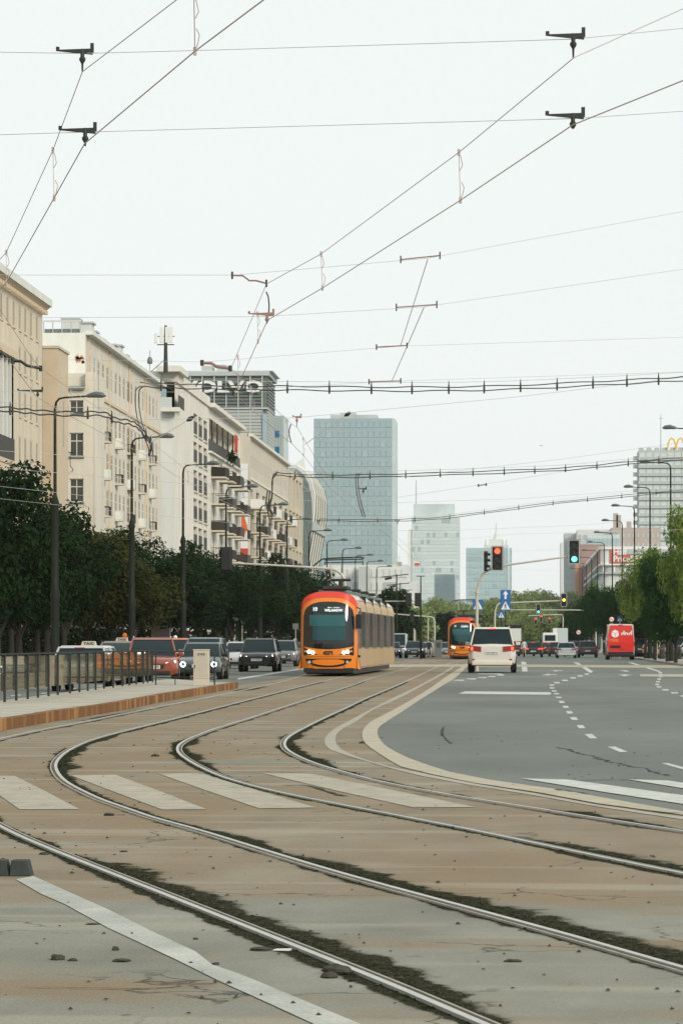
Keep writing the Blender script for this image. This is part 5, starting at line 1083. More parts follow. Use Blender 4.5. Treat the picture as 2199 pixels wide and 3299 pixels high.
ct1 = [c5(980,-110), c5(848,0), c5(628,165), c5(273,463), c5(175,638), c5(21,911), c5(-70,1010), c5(0,1118), c5(118,1279), c5(214,1336), c5(236,1346), c5(414,1439), c5(479,1472), c5(560,1528.6), (605,1551,87), (697,1605,95), (797,1650,108), (1000,1745,130), (1150,1800,146), (1290,1872,200), (1450,1960,400)]
ms1 = [(760,-120,21.5),(568,0,24),(266,231,28.6),(171,484,31.5),(21,813,38),(-90,940,43),(0,996,47.5),(104,1154,55),(132,1187,56.5),(257,1275,63),(400,1368,72),(468,1411,76),(560,1482,85),(602,1515,88),(693,1574,97),(797,1630,110),(1000,1728,131),(1150,1780,150),(1290,1858,202),(1450,1952,402)]
wire('contact_wire', 'lower running wire of the left track sweeping out past the left edge', ct1, .0052)
wire('messenger_wire', 'upper carrying wire of the left track sweeping out past the left edge', ms1, .0042)
def dropper(a, b, lab):
    A, B_ = P(*a), P(*b); mb = MB(); mb.tube([A, B_], .0035, 4)
    for p, s_ in ((A, -1), (B_, 1)):
        mb.tube([p+Vector((0,0,.0)), p+Vector((.02,0,s_*.05)), p+Vector((.035,0,s_*.12)), p+Vector((.01,0,s_*.17))], .004, 4)
        mb.tube([p+Vector((0,0,-.03)), p+Vector((0,0,.03))], .014, 5)
    o = mb.build('dropper_wire', M['wire']); tag(o, lab, 'wire', 'dropper wires between the overhead wires')
for a, b, lab in (((1477,491,ct2[3][2]),(1482,645,ct2[3][2]),'dropper wire at the upper right, the longest with loops'), ((1034,818,ct2[4][2]),(1038,928,ct2[4][2]),'dropper wire in the middle above the glass tower'), ((625,-15,24),(628,165,24.4),'dropper wire cut by the top edge of the picture'),
        ((171,484,31.5),(175,638,31),'dropper wire at the upper left over the sky'), ((21,813,38),(21,911,37.8),'dropper wire over the cornice at the left edge'), ((829,1010,46),(831,1100,46),'short dropper beside the lower middle insulator'), ((766,1149,50),(768,1250,50),'dropper wire above the big white lettering'),
        ((104,1154,55),(99,1262,55),'dropper over the left cream facade windows'), ((228,1262,61),(218,1332,61),'dropper in front of the beige window wing'), ((400,1368,72),(396,1426,72),'dropper in front of the long cream facade'), ((502,1440,78),(504,1490,78),'dropper beside the second left street lamp'),
        ((808,1250,56),(814,1322,56),'dropper hanging right of the lettering'), ((922,1357,65),(925,1417,65),'pair of thin droppers left of the red insulator'), ((605,1520,88),(606,1552,88),'dropper above the third left street lamp'), ((976,1414,72),(977,1466,72),'dropper right of the red insulator'),
        ((1040,1515,87),(1042,1548,87),'dropper against the glass tower, upper'), ((1087,1571,98),(1090,1597,98),'dropper against the glass tower, middle'), ((1130,1600,108),(1132,1634,108),'dropper against the glass tower, lower'), ((1228,1683,127),(1230,1702,127),'small dropper near the right edge of the glass tower')):
    dropper(a, b, lab)
sp = [('top span wire crossing the sky just below the upper edge', [(-60,166,29),(0,168,28.8),(266,172,28.6),(620,163,28.3),(1844,126,27.3),(2199,91,28),(2300,80,28.2)]),
      ('second span wire crossing the open sky', [(-60,434,28.8),(0,434,28.6),(287,425,28.3),(1844,382,27.3),(2199,358,28),(2300,350,28.2)]),
      ('third span wire ending in the bent red bracket', [(-60,886,45),(0,886,45),(757,886,44),(1375,832,44),(2199,681,46),(2300,662,46)]),
      ('fourth span wire level with the middle insulator', [(-60,1024,44),(0,1024,44),(841,1020,43.8),(1361,989,44),(2199,867,46),(2300,852,46)]),
      ('fifth span wire passing above the white lettering building', [(-60,1150,58),(0,1155,58),(660,1166,58),(1290,1115,58),(2199,1086,60),(2300,1083,60)]),
      ('sixth span wire just above the clamped feeder cable', [(-60,1205,60),(0,1207,60),(518,1238,60),(830,1252,60),(1260,1228,60),(2199,1198,62),(2300,1195,62)]),
      ('seventh span wire crossing the left facades at lamp head height', [(-60,1261,61),(0,1261,61),(560,1263,61),(870,1262,61)]),
      ('thin wire from the lettering building up to the right edge', [(460,1351,69),(950,1346,69),(1660,1279,70),(2199,1215,72),(2300,1203,72)]),
      ('thin wire across the facades below the third lamp arm', [(-60,1340,64),(186,1338,64),(460,1351,68)]),
      ('thin wire behind the first window row of the wing', [(-60,1450,75),(0,1452,75),(560,1492,80),(1010,1530,90)]),
      ('lower thin wire over the cream facades', [(-60,1505,80),(0,1508,80),(560,1555,85),(900,1590,95)]),
      ('thin wire rising to the right above the second clamped cable', [(1000,1580,100),(1280,1538,100),(1800,1480,100),(2199,1425,102),(2260,1416,102)]),
      ('pair partner thin wire rising to the right near the golden arches', [(1160,1620,110),(1560,1560,110),(1900,1505,110),(2199,1448,112),(2260,1436,112)]),
      ('thin level wire just above the third cable', [(700,1598,115),(1180,1622,115),(1660,1607,118),(2199,1570,120),(2260,1566,120)]),
      ('thin wire over the red signal mast', [(1240,1710,140),(1480,1708,140),(1900,1690,142),(2199,1655,145),(2260,1648,145)]),
      ('low thin wire behind the lamps on the right', [(1240,1760,170),(1660,1720,172),(2199,1706,175),(2260,1703,175)]),
      ('thin wire crossing left of the glass tower', [(-60,1560,95),(300,1600,97),(700,1610,100),(1010,1580,104)]),
      ('thin wire sloping behind the trees top on the left', [(-60,1600,110),(400,1650,112),(900,1700,118)]),
      ('far thin wire crossing in front of the blue slab', [(1200,1800,230),(1500,1782,230),(1900,1765,232),(2199,1748,235)]),
      ('far thin wire above the second tram', [(1150,1835,300),(1500,1830,300),(1800,1838,305)])]
for lab, pts in sp: wire('span_wire', lab, pts, .003 if pts[0][2] < 62 else .005, 'wirethin', n=4, grp='thin span wires crossing the street')
# feeder cables with clamps
def feeder(lab, pts, gap, r, clamps, tail=None, n=3):
    q = [P(*p) for p in crom(pts, 8)]; t = thing('feeder_cable', lab, 'cable', q[0]); o_ = q[0]
    for k in range(2):
        MB().tube([p-o_+Vector((0,0,gap*k+.012*math.sin(i*1.1+k*2))) for i, p in enumerate(q)], r, 5).build('cable', M['cable'], t)
    MB().tube([p-o_+Vector((0,0,gap*2.2)) for p in q], r*.4, 4).build('carrier_rope', M['wirethin'], t)
    ln = [0]
    for a, b in zip(q[:-1], q[1:]): ln.append(ln[-1]+(b-a).length)
    for k in range(clamps):
        s_ = ln[-1]*(k+.5)/clamps; i = max(j for j in range(len(ln)) if ln[j] <= s_); i = min(i, len(q)-2); f = (s_-ln[i])/(ln[i+1]-ln[i]+1e-9); c_ = q[i].lerp(q[i+1], f)-o_
        MB().tube([c_+Vector((0,0,-.05-r)), c_+Vector((0,0,gap*.5)), c_+Vector((0,0,gap*2.6))], [.008+r,.018+r*.6,.006], 6).build('clamp', M['cable'], t)
    if tail: 
        for k in range(2): MB().tube([P(*p)-o_+Vector((.07*k,0,0)) for p in crom(tail, 6)], r, 5).build('hanging_cable', M['cable'], t, smooth=True)
feeder('clamped double feeder cable crossing in front of the white lettering', [(452,1246,62),(560,1250,62),(758,1256,62),(950,1257,62),(1270,1260,62),(1600,1256,63),(1950,1240,64),(2199,1226,65),(2290,1220,65)], .075, .011, 15, [(452,1244,62),(438,1258,62),(436,1300,62),(444,1355,61),(455,1390,60),(470,1420,60),(480,1450,60),(478,1468,60)])
feeder('second clamped feeder cable sagging above the tower roofs', [(890,1531,100),(980,1537,100),(1150,1538,100),(1450,1530,101),(1800,1516,103),(2000,1498,104),(2199,1482,105),(2280,1476,105)], .08, .015, 13, [(1152,1525,100),(1145,1540,100),(1148,1580,99),(1155,1620,98),(1168,1665,98)])
feeder('third clamped cable low over the pale towers', [(1030,1678,150),(1260,1679,150),(1450,1668,151),(1800,1622,153),(2199,1583,155),(2280,1574,155)], .08, .015, 11)
feeder('black cable bundle draped across the window wing on the left', [(-40,1320,60),(60,1328,60),(132,1335,60),(240,1340,60),(330,1340,61),(375,1360,61),(420,1368,61),(450,1385,61),(470,1410,61),(490,1440,60),(480,1470,60)], .07, .014, 6)
feeder('short cable loops hanging by the balconies at the fourth left lamp', [(893,1525,90),(878,1545,90),(876,1600,90),(868,1640,90),(880,1660,90)], .05, .02, 2, [(862,1580,90),(858,1620,90),(868,1670,90)])
# insulators and brackets
def insul(lab, px, py, D, drop=40, w_=.27, sgn=-1, m='darkmetal', name='wire_insulator'):
    p = P(px, py, D); t = thing(name, lab, 'insulator', p, TH); k = D/28; w_ *= .8
    MB().prism([(-w_,-.01,.03),(-w_,.01,.03),(.09,.015,.0),(.09,-.015,.0)], [(-w_,-.01,.042),(-w_,.01,.042),(.09,.015,.052),(.09,-.015,.052)]).build('arm', M[m], t)
    MB().box((-w_,0,.05), (.03,.03,.035)).box((.085,0,.06), (.03,.03,.08)).build('clamp', M['redins' if m == 'redins' else 'darkmetal'], t)
    MB().tube([(0,0,.05),(0,0,.0),(0,0,-.02),(0,0,-.03),(0,0,-.05),(0,0,-.08),(0,0,-drop*D/F)], [.016,.018,.018,.028,.028,.01,.007], 8).build('insulator_bell', M[m], t, smooth=True)
insul('insulator hanging on the top span wire at the left', 266, 176, 28.6, 55); insul('insulator hanging on the second span wire at the left', 275, 431, 28.3, 40); insul('insulator hanging on the top span wire at the right', 1845, 127, 27.3, 60); insul('insulator hanging on the second span wire at the right', 1844, 384, 27.3, 28)
insul('rusty insulator on the fourth span wire by the bend of the wires', 860, 1019, 43.8, 24, .3, m='redins'); insul('dark insulator on the seventh span wire over the left facade', 122, 1264, 60, 14, .45); insul('red insulator hanging by itself left of the glass tower', 956, 1348, 68, 28, .1, m='redins'); insul('dark insulator below the white lettering', 752, 1258, 60, 20, .25)
insul('small insulator at the top left edge of the glass tower base', 1025, 1678, 148, 12, .15); insul('insulator with wires right of the glass tower', 1280, 1680, 150, 12, .15); insul('insulator on the cable loop in front of the glass tower', 1170, 1578, 98, 14, .2)
def bracket(lab, pts, m='redins', r=.013):
    q = [P(*p) for p in pts]; t = thing('wire_bracket', lab, 'bracket', q[0]); MB().tube([p-q[0] for p in q], r, 6).build('rod', M[m], t)
    for p in (q[0], q[-1]): MB().tube([p-q[0]+Vector((0,0,-.05)), p-q[0]+Vector((0,0,.05))], r*1.2, 6).build('clamp', M['darkmetal'], t)
bracket('bent red bracket on the third span wire', [(748,887,44),(782,888,44),(803,904,44),(825,904,44),(858,913,44)]); bracket('bent bracket with red tip above the white lettering building', [(651,1169,58),(681,1170,58),(697,1181,58),(742,1187,56)], r=.03); bracket('dark bent bracket in front of the tan wing on the left', [(42,1163,56),(68,1164,56),(88,1178,56),(132,1187,56.5)], 'darkmetal', .028)
for lab, x0, y0_, x1, y1_, D in (('red tensioner rod on the third span wire, upper right', 1290,836,1416,823,44), ('red tensioner rod on the fourth span wire, right', 1276,990,1406,981,44), ('red tensioner rod on the fifth span wire', 1212,1118,1310,1113,58), ('red tensioner rod on the sixth span wire', 1188,1230,1290,1227,60), ('tiny red tensioner on a far thin wire right of the tower', 1540,1564,1565,1561,110)):
    bracket(lab, [(x0,y0_,D),(x1,y1_,D)], r=.009*D/44)
wire('steady_rope', 'slanting rope from the third span wire down to the fifth', [(1377,835,44),(1290,1112,58)], .006, 'wire'); wire('steady_rope', 'slanting rope from the fourth span wire down to the sixth', [(1365,990,44),(1262,1227,60)], .006, 'wire')
wire('jumper_cable', 'curved jumper cable at the bend of the wires', [(857,940,44),(864,955,44),(867,985,44),(865,1012,44)], .01, 'cable'); wire('jumper_cable', 'curved jumper wire left of the red insulator', [(937,1366,67),(931,1385,67),(932,1405,67),(938,1426,67)], .012, 'cable')
wire('guy_rope', 'oblique rope from the third lamp up to a black joint over the white building', [(478,1430,70),(612,1350,70)], .008, 'wire'); wire('guy_rope', 'oblique rope rising to a joint above the glass tower roof', [(984,1430,80),(1115,1337,80)], .01, 'wire')
for lab, px, py, D in (('black joint at the end of the oblique rope over the white building', 612, 1350, 70), ('black joint at the end of the rope above the glass tower', 1118, 1335, 80)):
    p = P(px, py, D); o = MB().tube([p+Vector((-.07,0,-.04)), p+Vector((0,0,.0)), p+Vector((.08,0,.05))], [.02,.06,.03], 6).build('rope_joint', M['darkmetal']); tag(o, lab, 'joint')
for k, (px, py, m_) in enumerate(((1286,1817,'pinkgrey'),(1342,1817,'hpred'))):
    D = 210; p = P(px, py, D); t = thing('wire_sign', ['plain beige square plate hanging in the overhead wires','red and white plate hanging in the overhead wires'][k], 'plate', p, TH); MB().box((0,0,0), (16*D/F,.02,14*D/F if k == 0 else 6*D/F)).build('plate', M[m_], t)
    if k: MB().box((0,0,.11), (16*D/F,.02,5*D/F)).build('white_band', M['white'], t); MB().box((0,0,-.12), (10*D/F,.02,3*D/F)).build('small_figures', M['hpred'], t)
    MB().tube([(0,0,.1),(0,0,.5)], .01, 4).build('hook', M['wire'], t)
p = P(1741, 1435, 150); mb = MB(); mb.prism([(-.12,0,.03),(0,-.03,0),(.02,.03,0)], [(-.12,0,.035),(0,-.03,.012),(.02,.03,.012)]).prism([(0,-.02,0),(.16,0,-.05),(.02,.02,0)], [(0,-.02,.02),(.16,0,-.04),(.02,.02,.02)]).tube([(-.05,-.06,0),(0,0,0),(.07,.08,0)], [.01,.03,.01], 6); tag(mb.build('bird', M['midgrey'], None, p), 'tiny bird gliding alone in the white sky', 'bird')
# ---------------------------------------------------------------- cars
WM = {}
def wheel(par, x, y, r, wd=.2):
    k = (round(r,2), round(wd,2))
    if k not in WM:
        a = MB().tube([(-wd/2,0,0),(-wd*.42,0,0),(wd*.42,0,0),(wd/2,0,0)], [r*.9,r,r,r*.9], 18).mesh('wheel', M['tyre'], smooth=True)
        b = MB().disc((wd/2+.004,0,0), r*.62, (1,0,0), .02, 14).disc((-wd/2-.004,0,0), r*.62, (1,0,0), .02, 14).mesh('rim', M['rim']); WM[k] = (a, b)
    o = put('wheel', WM[k][0], par, (x, y, r)); put('rim', WM[k][1], o); return o
PAINT = {}
def paint(c):
    if c not in PAINT: PAINT[c] = mat('car_paint', c, .28, spec=.5, coat=.8)
    return PAINT[c]
def car(lab, px, D, col, L=4.5, W=1.8, H=1.5, kind='suv', rear=False, rz=0.0, plate=None, lit=True, taxi=None, X=None, name=None, rails=False, big=False, z=0.0, trim=None, ring=False, scl=1.0):
    """front of the car faces -y locally; rear=True turns it to show its back. (px, D) is where the visible end stands"""
    p = P(px, HOR, D); ang = rz + (math.pi if rear else 0)
    nm = name or {'van': 'van', 'sedan': 'car', 'hatch': 'car', 'suv': 'car'}[kind]
    d_ = Vector((-math.sin(rz), math.cos(rz), 0)) * (L/2)
    t = thing(nm, lab, 'van' if kind == 'van' else ('taxi' if taxi else 'car'), (p.x + d_.x, p.y + d_.y, z), ang)
    t.scale = (scl,)*3
    pt = paint(col); hw = W/2; l2 = L/2
    belt = {'suv': .62, 'sedan': .66, 'hatch': .63, 'van': .50}[kind]*H; nose = {'suv': .53, 'sedan': .5, 'hatch': .5, 'van': .40}[kind]*H
    hood = {'suv': .22, 'sedan': .25, 'hatch': .21, 'van': .13}[kind]*L; tail = {'suv': .015, 'sedan': .17, 'hatch': .02, 'van': .01}[kind]*L
    zb = .24 if kind != 'suv' else .3; rw = .36 if (kind == 'suv' or kind == 'van') else .32
    st = [(-l2, .74, zb+.12, nose-.13), (-l2+.07, .86, zb+.02, nose-.03), (-l2+.25, .955, zb, nose+.03), (-l2+hood*.6, .99, zb, belt*.93), (-l2+hood, 1.0, zb, belt-.02), (0, 1.0, zb, belt), (l2-tail-.35, 1.0, zb, belt+.02), (l2-.22, .965, zb, (belt+.02 if kind != 'sedan' else belt-.03)), (l2-.06, .9, zb+.05, (belt if kind != 'sedan' else belt-.08)), (l2, .8, zb+.14, (belt-.1 if kind != 'sedan' else belt-.2))]
    if kind == 'van': st = st[:6] + [(l2-.3, 1.0, zb, belt), (l2-.05, 1.0, zb, belt), (l2, .97, zb+.06, belt)]
    rings = []
    for y, k, z0, z1 in st:
        w_ = hw*k; h_ = z1-z0; c = .05*k
        half = [(0,z0),(w_*.82,z0),(w_*.97,z0+h_*.12),(w_,z0+h_*.4),(w_*.985,z0+h_*.72),(w_*.93,z1-h_*.06),(w_*.84,z1),(0,z1+c*.6)]
        rings.append([(x, y, zz) for x, zz in half] + [(-x, y, zz) for x, zz in half[-2:0:-1]])
    mb = MB(); n = len(rings[0])
    for rg in rings: mb.v += rg
    for i in range(len(rings)-1):
        for j in range(n): mb.f.append((i*n+j, i*n+(j+1)%n, (i+1)*n+(j+1)%n, (i+1)*n+j)); mb.m.append(0)
    mb.f.append(tuple(range(n))); mb.m.append(0); mb.f.append(tuple((len(rings)-1)*n+j for j in range(n))[::-1]); mb.m.append(0)
    mb.build('body', pt, t, smooth=True)
    # greenhouse
    ya = -l2+hood-.02; yb = {'suv': ya+.75, 'sedan': ya+.85, 'hatch': ya+.75, 'van': ya+.62}[kind]; yd = l2-tail-(.03 if kind != 'sedan' else .1); yc = {'suv': yd-.38, 'sedan': yd-.75, 'hatch': yd-.45, 'van': yd-.1}[kind]
    wb, wt = hw*.90, hw*(.74 if kind != 'van' else .86); zb_, zt_ = belt-.04, H-.05
    bot = [(-wb,ya,zb_),(wb,ya,zb_),(wb,yd,zb_),(-wb,yd,zb_)]; top = [(-wt,yb,zt_),(wt,yb,zt_),(wt,yc,zt_),(-wt,yc,zt_)]
    if kind == 'van':
        MB().prism([(-hw*.995,ya+.55,zb_),(hw*.995,ya+.55,zb_),(hw*.995,yd+.02,zb_),(-hw*.995,yd+.02,zb_)], [(-hw*.9,yb+.3,zt_+.03),(hw*.9,yb+.3,zt_+.03),(hw*.9,yd-.05,zt_+.03),(-hw*.9,yd-.05,zt_+.03)]).build('cargo_body', pt, t, bevel=.09, smooth=True)
    MB().prism(bot, top).build('windows', M['carglass'], t, bevel=.05, smooth=True)
    rf = MB(); rf.prism([(-wt-.03,yb-.07,zt_-.03),(wt+.03,yb-.07,zt_-.03),(wt+.03,yc+.07,zt_-.03),(-wt-.03,yc+.07,zt_-.03)], [(-wt+.06,yb+.08,H),(wt-.06,yb+.08,H),(wt-.06,yc-.05,H),(-wt+.06,yc-.05,H)]); rf.build('roof', pt, t, bevel=.03, smooth=True)
    pl_ = MB()
    for s in (-1, 1):
        for (b_, t_) in ((bot[0], top[0]), (bot[2], top[2])):
            a_ = Vector((s*abs(b_[0]), b_[1], b_[2])); c_ = Vector((s*abs(t_[0]), t_[1], t_[2])); pl_.tube([a_, c_], .034 if kind != 'van' else .07, 6)
        f = .5; a_ = Vector((s*(wb+.0), ya*(1-f)+yd*f, zb_)); c_ = Vector((s*(wt+.0), yb*(1-f)+yc*f, zt_)); pl_.tube([a_, c_], .04, 6)
    pl_.build('pillars', pt, t)
    xw = hw-.1
    for s in (-1, 1):
        for yy in (-l2+.2*L, l2-.19*L): wheel(t, s*(xw+.0), yy, rw, .23)
    for s in (-1, 1):
        MB().box((s*(hw+.08), ya+.28, belt+.04), (.2,.1,.14)).build('mirror', M['blackplastic'] if (col[0] < .1) else pt, t, bevel=.035)
    if rails or kind == 'suv':
        for s in (-1, 1): MB().tube([(s*(wt-.03),yb+.1,H-.02),(s*(wt-.03),yb+.2,H+.045),(s*(wt-.03),yc-.15,H+.045),(s*(wt-.03),yc-.02,H-.02)], .02, 5).build('roof_rail', M['chrome'] if col[0] > .1 else M['polemetal'], t)
    yf, yr = -l2, l2; face = -1 if not rear else 1
    # front end
    MB().prism([(-hw*.4,yf-.012,zb+.22),(hw*.4,yf-.012,zb+.22),(hw*.46,yf-.012,nose-.16),(-hw*.46,yf-.012,nose-.16)], [(-hw*.4,yf+.08,zb+.22),(hw*.4,yf+.08,zb+.22),(hw*.46,yf+.08,nose-.16),(-hw*.46,yf+.08,nose-.16)]).build('grille', M['blackplastic'], t, bevel=.02)
    MB().box((0,yf+.05,zb+.1), (hw*1.35,.14,.15)).build('lower_grille', M['blackplastic'], t, bevel=.03)
    for s in (-1, 1):
        hm = 'headlight' if (lit and not rear) else 'headoff'
        if ring:
            MB().disc((s*hw*.7,yf-.0,nose-.13), .125, (0,1,0), .16, 18).build('headlight', M['chrome'], t)
            mb = MB(); mb.tube([(s*hw*.7+.09*math.cos(q),yf-.09,nose-.13+.09*math.sin(q)) for q in np.linspace(0,6.283,17)], .022, 5, cap=False); mb.build('light_ring', M['headlight'], t)
        else:
            mb = MB(); x0, x1 = hw*.5*s, hw*.86*s; z0 = nose-.12
            mb.prism([(x0,yf+.0,z0-.045),(x1,yf+.11,z0+.005),(x1,yf+.11,z0+.085),(x0,yf+.0,z0+.015)], [(x0,yf+.15,z0-.045),(x1,yf+.26,z0+.005),(x1,yf+.26,z0+.085),(x0,yf+.15,z0+.015)]); mb.build('headlight', M[hm], t)
    # rear end
    zr = belt-.02
    for s in (-1, 1):
        tm = 'tailon' if (lit and rear) else 'tailoff'
        if big:
            MB().prism([(s*hw*.46,yr+.04,zr-.28),(s*hw*.97,yr-.02,zr-.24),(s*hw*.97,yr-.02,zr-.02),(s*hw*.46,yr+.04,zr-.06)], [(s*hw*.46,yr-.1,zr-.28),(s*hw*.96,yr-.3,zr-.24),(s*hw*.96,yr-.3,zr-.02),(s*hw*.46,yr-.1,zr-.06)]).build('tail_light', M['tailoff'], t)
            MB().box((s*hw*.85,yr+.01,zr-.15), (.1,.05,.15)).build('lit_lamp', mat('brake', (.9,.1,.05), .3, emit=(1,.14,.06), estr=.8), t)
            MB().box((s*hw*.78,yr+.0,.55), (.12,.06,.1)).build('reflector', M['tailoff'], t, bevel=.02)
        elif kind == 'van': MB().box((s*hw*.965,yr-.0,zr-.1), (.1,.05,.36)).build('tail_light', M['tailoff'], t)
        else: MB().prism([(s*hw*.5,yr+.03,zr-.16),(s*hw*.95,yr-.03,zr-.16),(s*hw*.95,yr-.03,zr+.0),(s*hw*.5,yr+.03,zr-.03)], [(s*hw*.5,yr-.1,zr-.16),(s*hw*.95,yr-.3,zr-.16),(s*hw*.95,yr-.3,zr+.0),(s*hw*.5,yr-.1,zr-.03)]).build('tail_light', M[tm], t)
    MB().box((0,yr-.02,zb+.13), (W*.84,.2,.2)).build('rear_bumper', M[trim] if trim else M['blackplastic'], t, bevel=.05)
    if rear: MB().box((0,yd-.1 if kind != 'van' else yd, H-.07), (.3,.1,.03)).build('brake_light', M['tailon' if lit else 'tailoff'], t)
    py_ = (yf-.03) if not rear else (yr+.03); zp = (zb+.3) if not rear else (zr-.33 if kind != 'van' else zb+.55)
    MB().box((0,py_,zp), (.52,.015,.115)).build('licence_plate', M['plate'], t)
    put('plate_lettering', text_mesh(plate or 'WX 4H97R', .095, .002, .002), t, (0, py_+face*.012, zp), (math.pi/2, 0, math.pi if rear else 0))
    if taxi: 
        MB().prism([(-.24,-.07,H-.01),(.24,-.07,H-.01),(.24,.07,H-.01),(-.24,.07,H-.01)], [(-.2,-.05,H+.13),(.2,-.05,H+.13),(.2,.05,H+.13),(-.2,.05,H+.13)]).build('taxi_sign', M['cabinet'], t, bevel=.015)
        put('taxi_lettering', text_mesh('TAXI', .12, .003, .004, 1.15), t, (0, (.068 if rear else -.068), H+.055), (math.pi/2, 0, math.pi if rear else 0))
    return t
g_ = (.02,.027,.03)
def C(*a, **k): return car(*a, **k)
C('glossy black crossover car with bright slit headlights heading this way', 826, 160, (.008,.012,.014), 4.6, 1.86, 1.66, 'suv', plate='WE 4H97R')
C('grey green small hatchback with glowing round headlights behind the cabinet', 640, 127, (.045,.075,.07), 3.85, 1.73, 1.46, 'hatch', ring=True)
C('silver topped estate directly behind the round eyed hatchback', 645, 143, (.1,.14,.15), 4.6, 1.84, 1.68, 'suv')
C('red orange crossover with its front lamp lit at the end of the platform fence', 492, 113, (.26,.045,.012), 4.5, 1.84, 1.62, 'suv', rz=.12)
C('dark grey taxi with blue windscreen between the silver taxi and the red car', 368, 118, (.12,.1,.07), 4.7, 1.84, 1.5, 'sedan', taxi=True)
C('silver estate taxi with red tail lamps seen through the glass fence', 254, 96, (.45,.46,.46), 4.6, 1.78, 1.36, 'hatch', rear=True, taxi=True, lit=False)
C('black estate car seen from the side behind the left fence panels', 60, 101, (.012,.012,.012), 4.8, 1.84, 1.46, 'suv', rz=1.15, rails=True)
C('black saloon at the left picture edge with its side windows', -25, 92, (.015,.014,.013), 4.6, 1.84, 1.34, 'sedan', rz=1.2)
C('silver sided dark car close behind the black crossover', 905, 196, (.12,.13,.13), 4.5, 1.82, 1.6, 'suv')
C('low dark saloon with one bright lamp just left of the first tram', 941, 222, (.02,.03,.035), 4.7, 1.84, 1.46, 'sedan')
C('dark blue grey saloon with plate behind the black crossover on its left', 742, 203, (.02,.03,.035), 4.7, 1.86, 1.46, 'sedan', lit=False)
C('white hatchback mostly hidden behind the left of the black crossover', 764, 178, (.5,.52,.52), 4.2, 1.76, 1.5, 'hatch')
C('small white car roof showing above the dark saloon', 712, 232, (.55,.56,.55), 4.3, 1.78, 1.62, 'hatch', lit=False)
C('orange hatchback behind the red crossover', 552, 152, (.6,.12,.015), 4.2, 1.76, 1.66, 'hatch', lit=False)
C('white panel van coming this way right of the first tram', 1277, 322, (.42,.46,.46), 5.6, 1.95, 2.35, 'van')
C('small dark car in front of the white panel van', 1259, 302, (.03,.035,.04), 4.3, 1.78, 1.5, 'hatch')
C('dark crossover with wide lit headlights between the two trams', 1333, 300, (.025,.04,.042), 4.5, 1.84, 1.6, 'suv')
C('silver car hidden behind the right of the dark crossover', 1366, 322, (.3,.3,.28), 4.5, 1.8, 1.5, 'sedan', lit=False)
for i, (px, D, c) in enumerate(((1300,420,(.4,.4,.4)), (1323,440,(.12,.12,.12)), (1345,410,(.5,.5,.48)), (1375,450,(.35,.36,.36)), (1432,345,(.5,.52,.52)), (1440,326,(.1,.14,.16)))):
    C(['pale distant car left of the twin signals pole','grey distant car farther back in the same lane','white distant car beyond the slim tall pole','silver distant car near the pale posts','white car waiting left of the second tram','blue grey car with a lit lamp touching the second tram'][i], px, D, c, 4.4, 1.8, 1.5, 'hatch', lit=(i == 5))
C('large white off road car with red tail lamps waiting at the stop line', 1584, 155, (.62,.6,.55), 4.9, 2.0, 1.93, 'suv', rear=True, plate='WX 5047 H', rails=True, big=True, trim='cream2', z=0, scl=1.13)
C('dark red car just right of the big white car', 1662, 325, (.06,.015,.012), 4.5, 1.82, 1.6, 'suv', rear=True)
C('black estate with orange red tail lamps in the queue', 1716, 318, (.012,.012,.012), 4.7, 1.86, 1.52, 'suv', rear=True)
C('white car partly hidden left behind the black estate', 1694, 345, (.55,.55,.52), 4.5, 1.8, 1.45, 'sedan', rear=True, lit=False)
C('dark red saloon with lit tail lamps between the black estate and the silver hatchback', 1767, 345, (.1,.02,.018), 4.5, 1.8, 1.48, 'sedan', rear=True)
C('black car mostly hidden left of the silver hatchback', 1794, 335, (.015,.015,.015), 4.3, 1.78, 1.5, 'hatch', rear=True, lit=False)
C('silver hatchback with dark rear window in the middle of the queue', 1823, 300, (.34,.39,.42), 4.5, 1.84, 1.48, 'hatch', rear=True, lit=False, trim='greylight')
C('black car behind the right side of the silver hatchback', 1852, 352, (.012,.012,.012), 4.4, 1.8, 1.62, 'suv', rear=True, lit=False)
C('dark grey crossover with a white plate left of the red van', 1892, 312, (.04,.038,.036), 4.5, 1.86, 1.62, 'suv', rear=True, lit=False)
C('black car parked right behind the red van', 2062, 300, (.015,.017,.018), 4.5, 1.8, 1.72, 'suv', rear=True, lit=False, z=.12, rz=-.35)
C('gold beige car parked at an angle behind the bollards', 2092, 275, (.5,.36,.2), 4.4, 1.78, 1.5, 'hatch', rear=True, lit=False, z=.12, rz=-.55)
C('silver car parked beside the gold car', 2128, 279, (.4,.42,.42), 4.4, 1.78, 1.5, 'hatch', rear=True, lit=False, z=.12, rz=-.55)
C('tall grey car with red lamp parked near the right edge', 2168, 270, (.14,.15,.16), 4.6, 1.84, 1.78, 'suv', rear=True, lit=False, z=.12, rz=-.55)
C('white car cut off by the right picture edge', 2205, 262, (.5,.5,.48), 4.4, 1.8, 1.42, 'sedan', rear=True, lit=False, z=.12, rz=-.4)
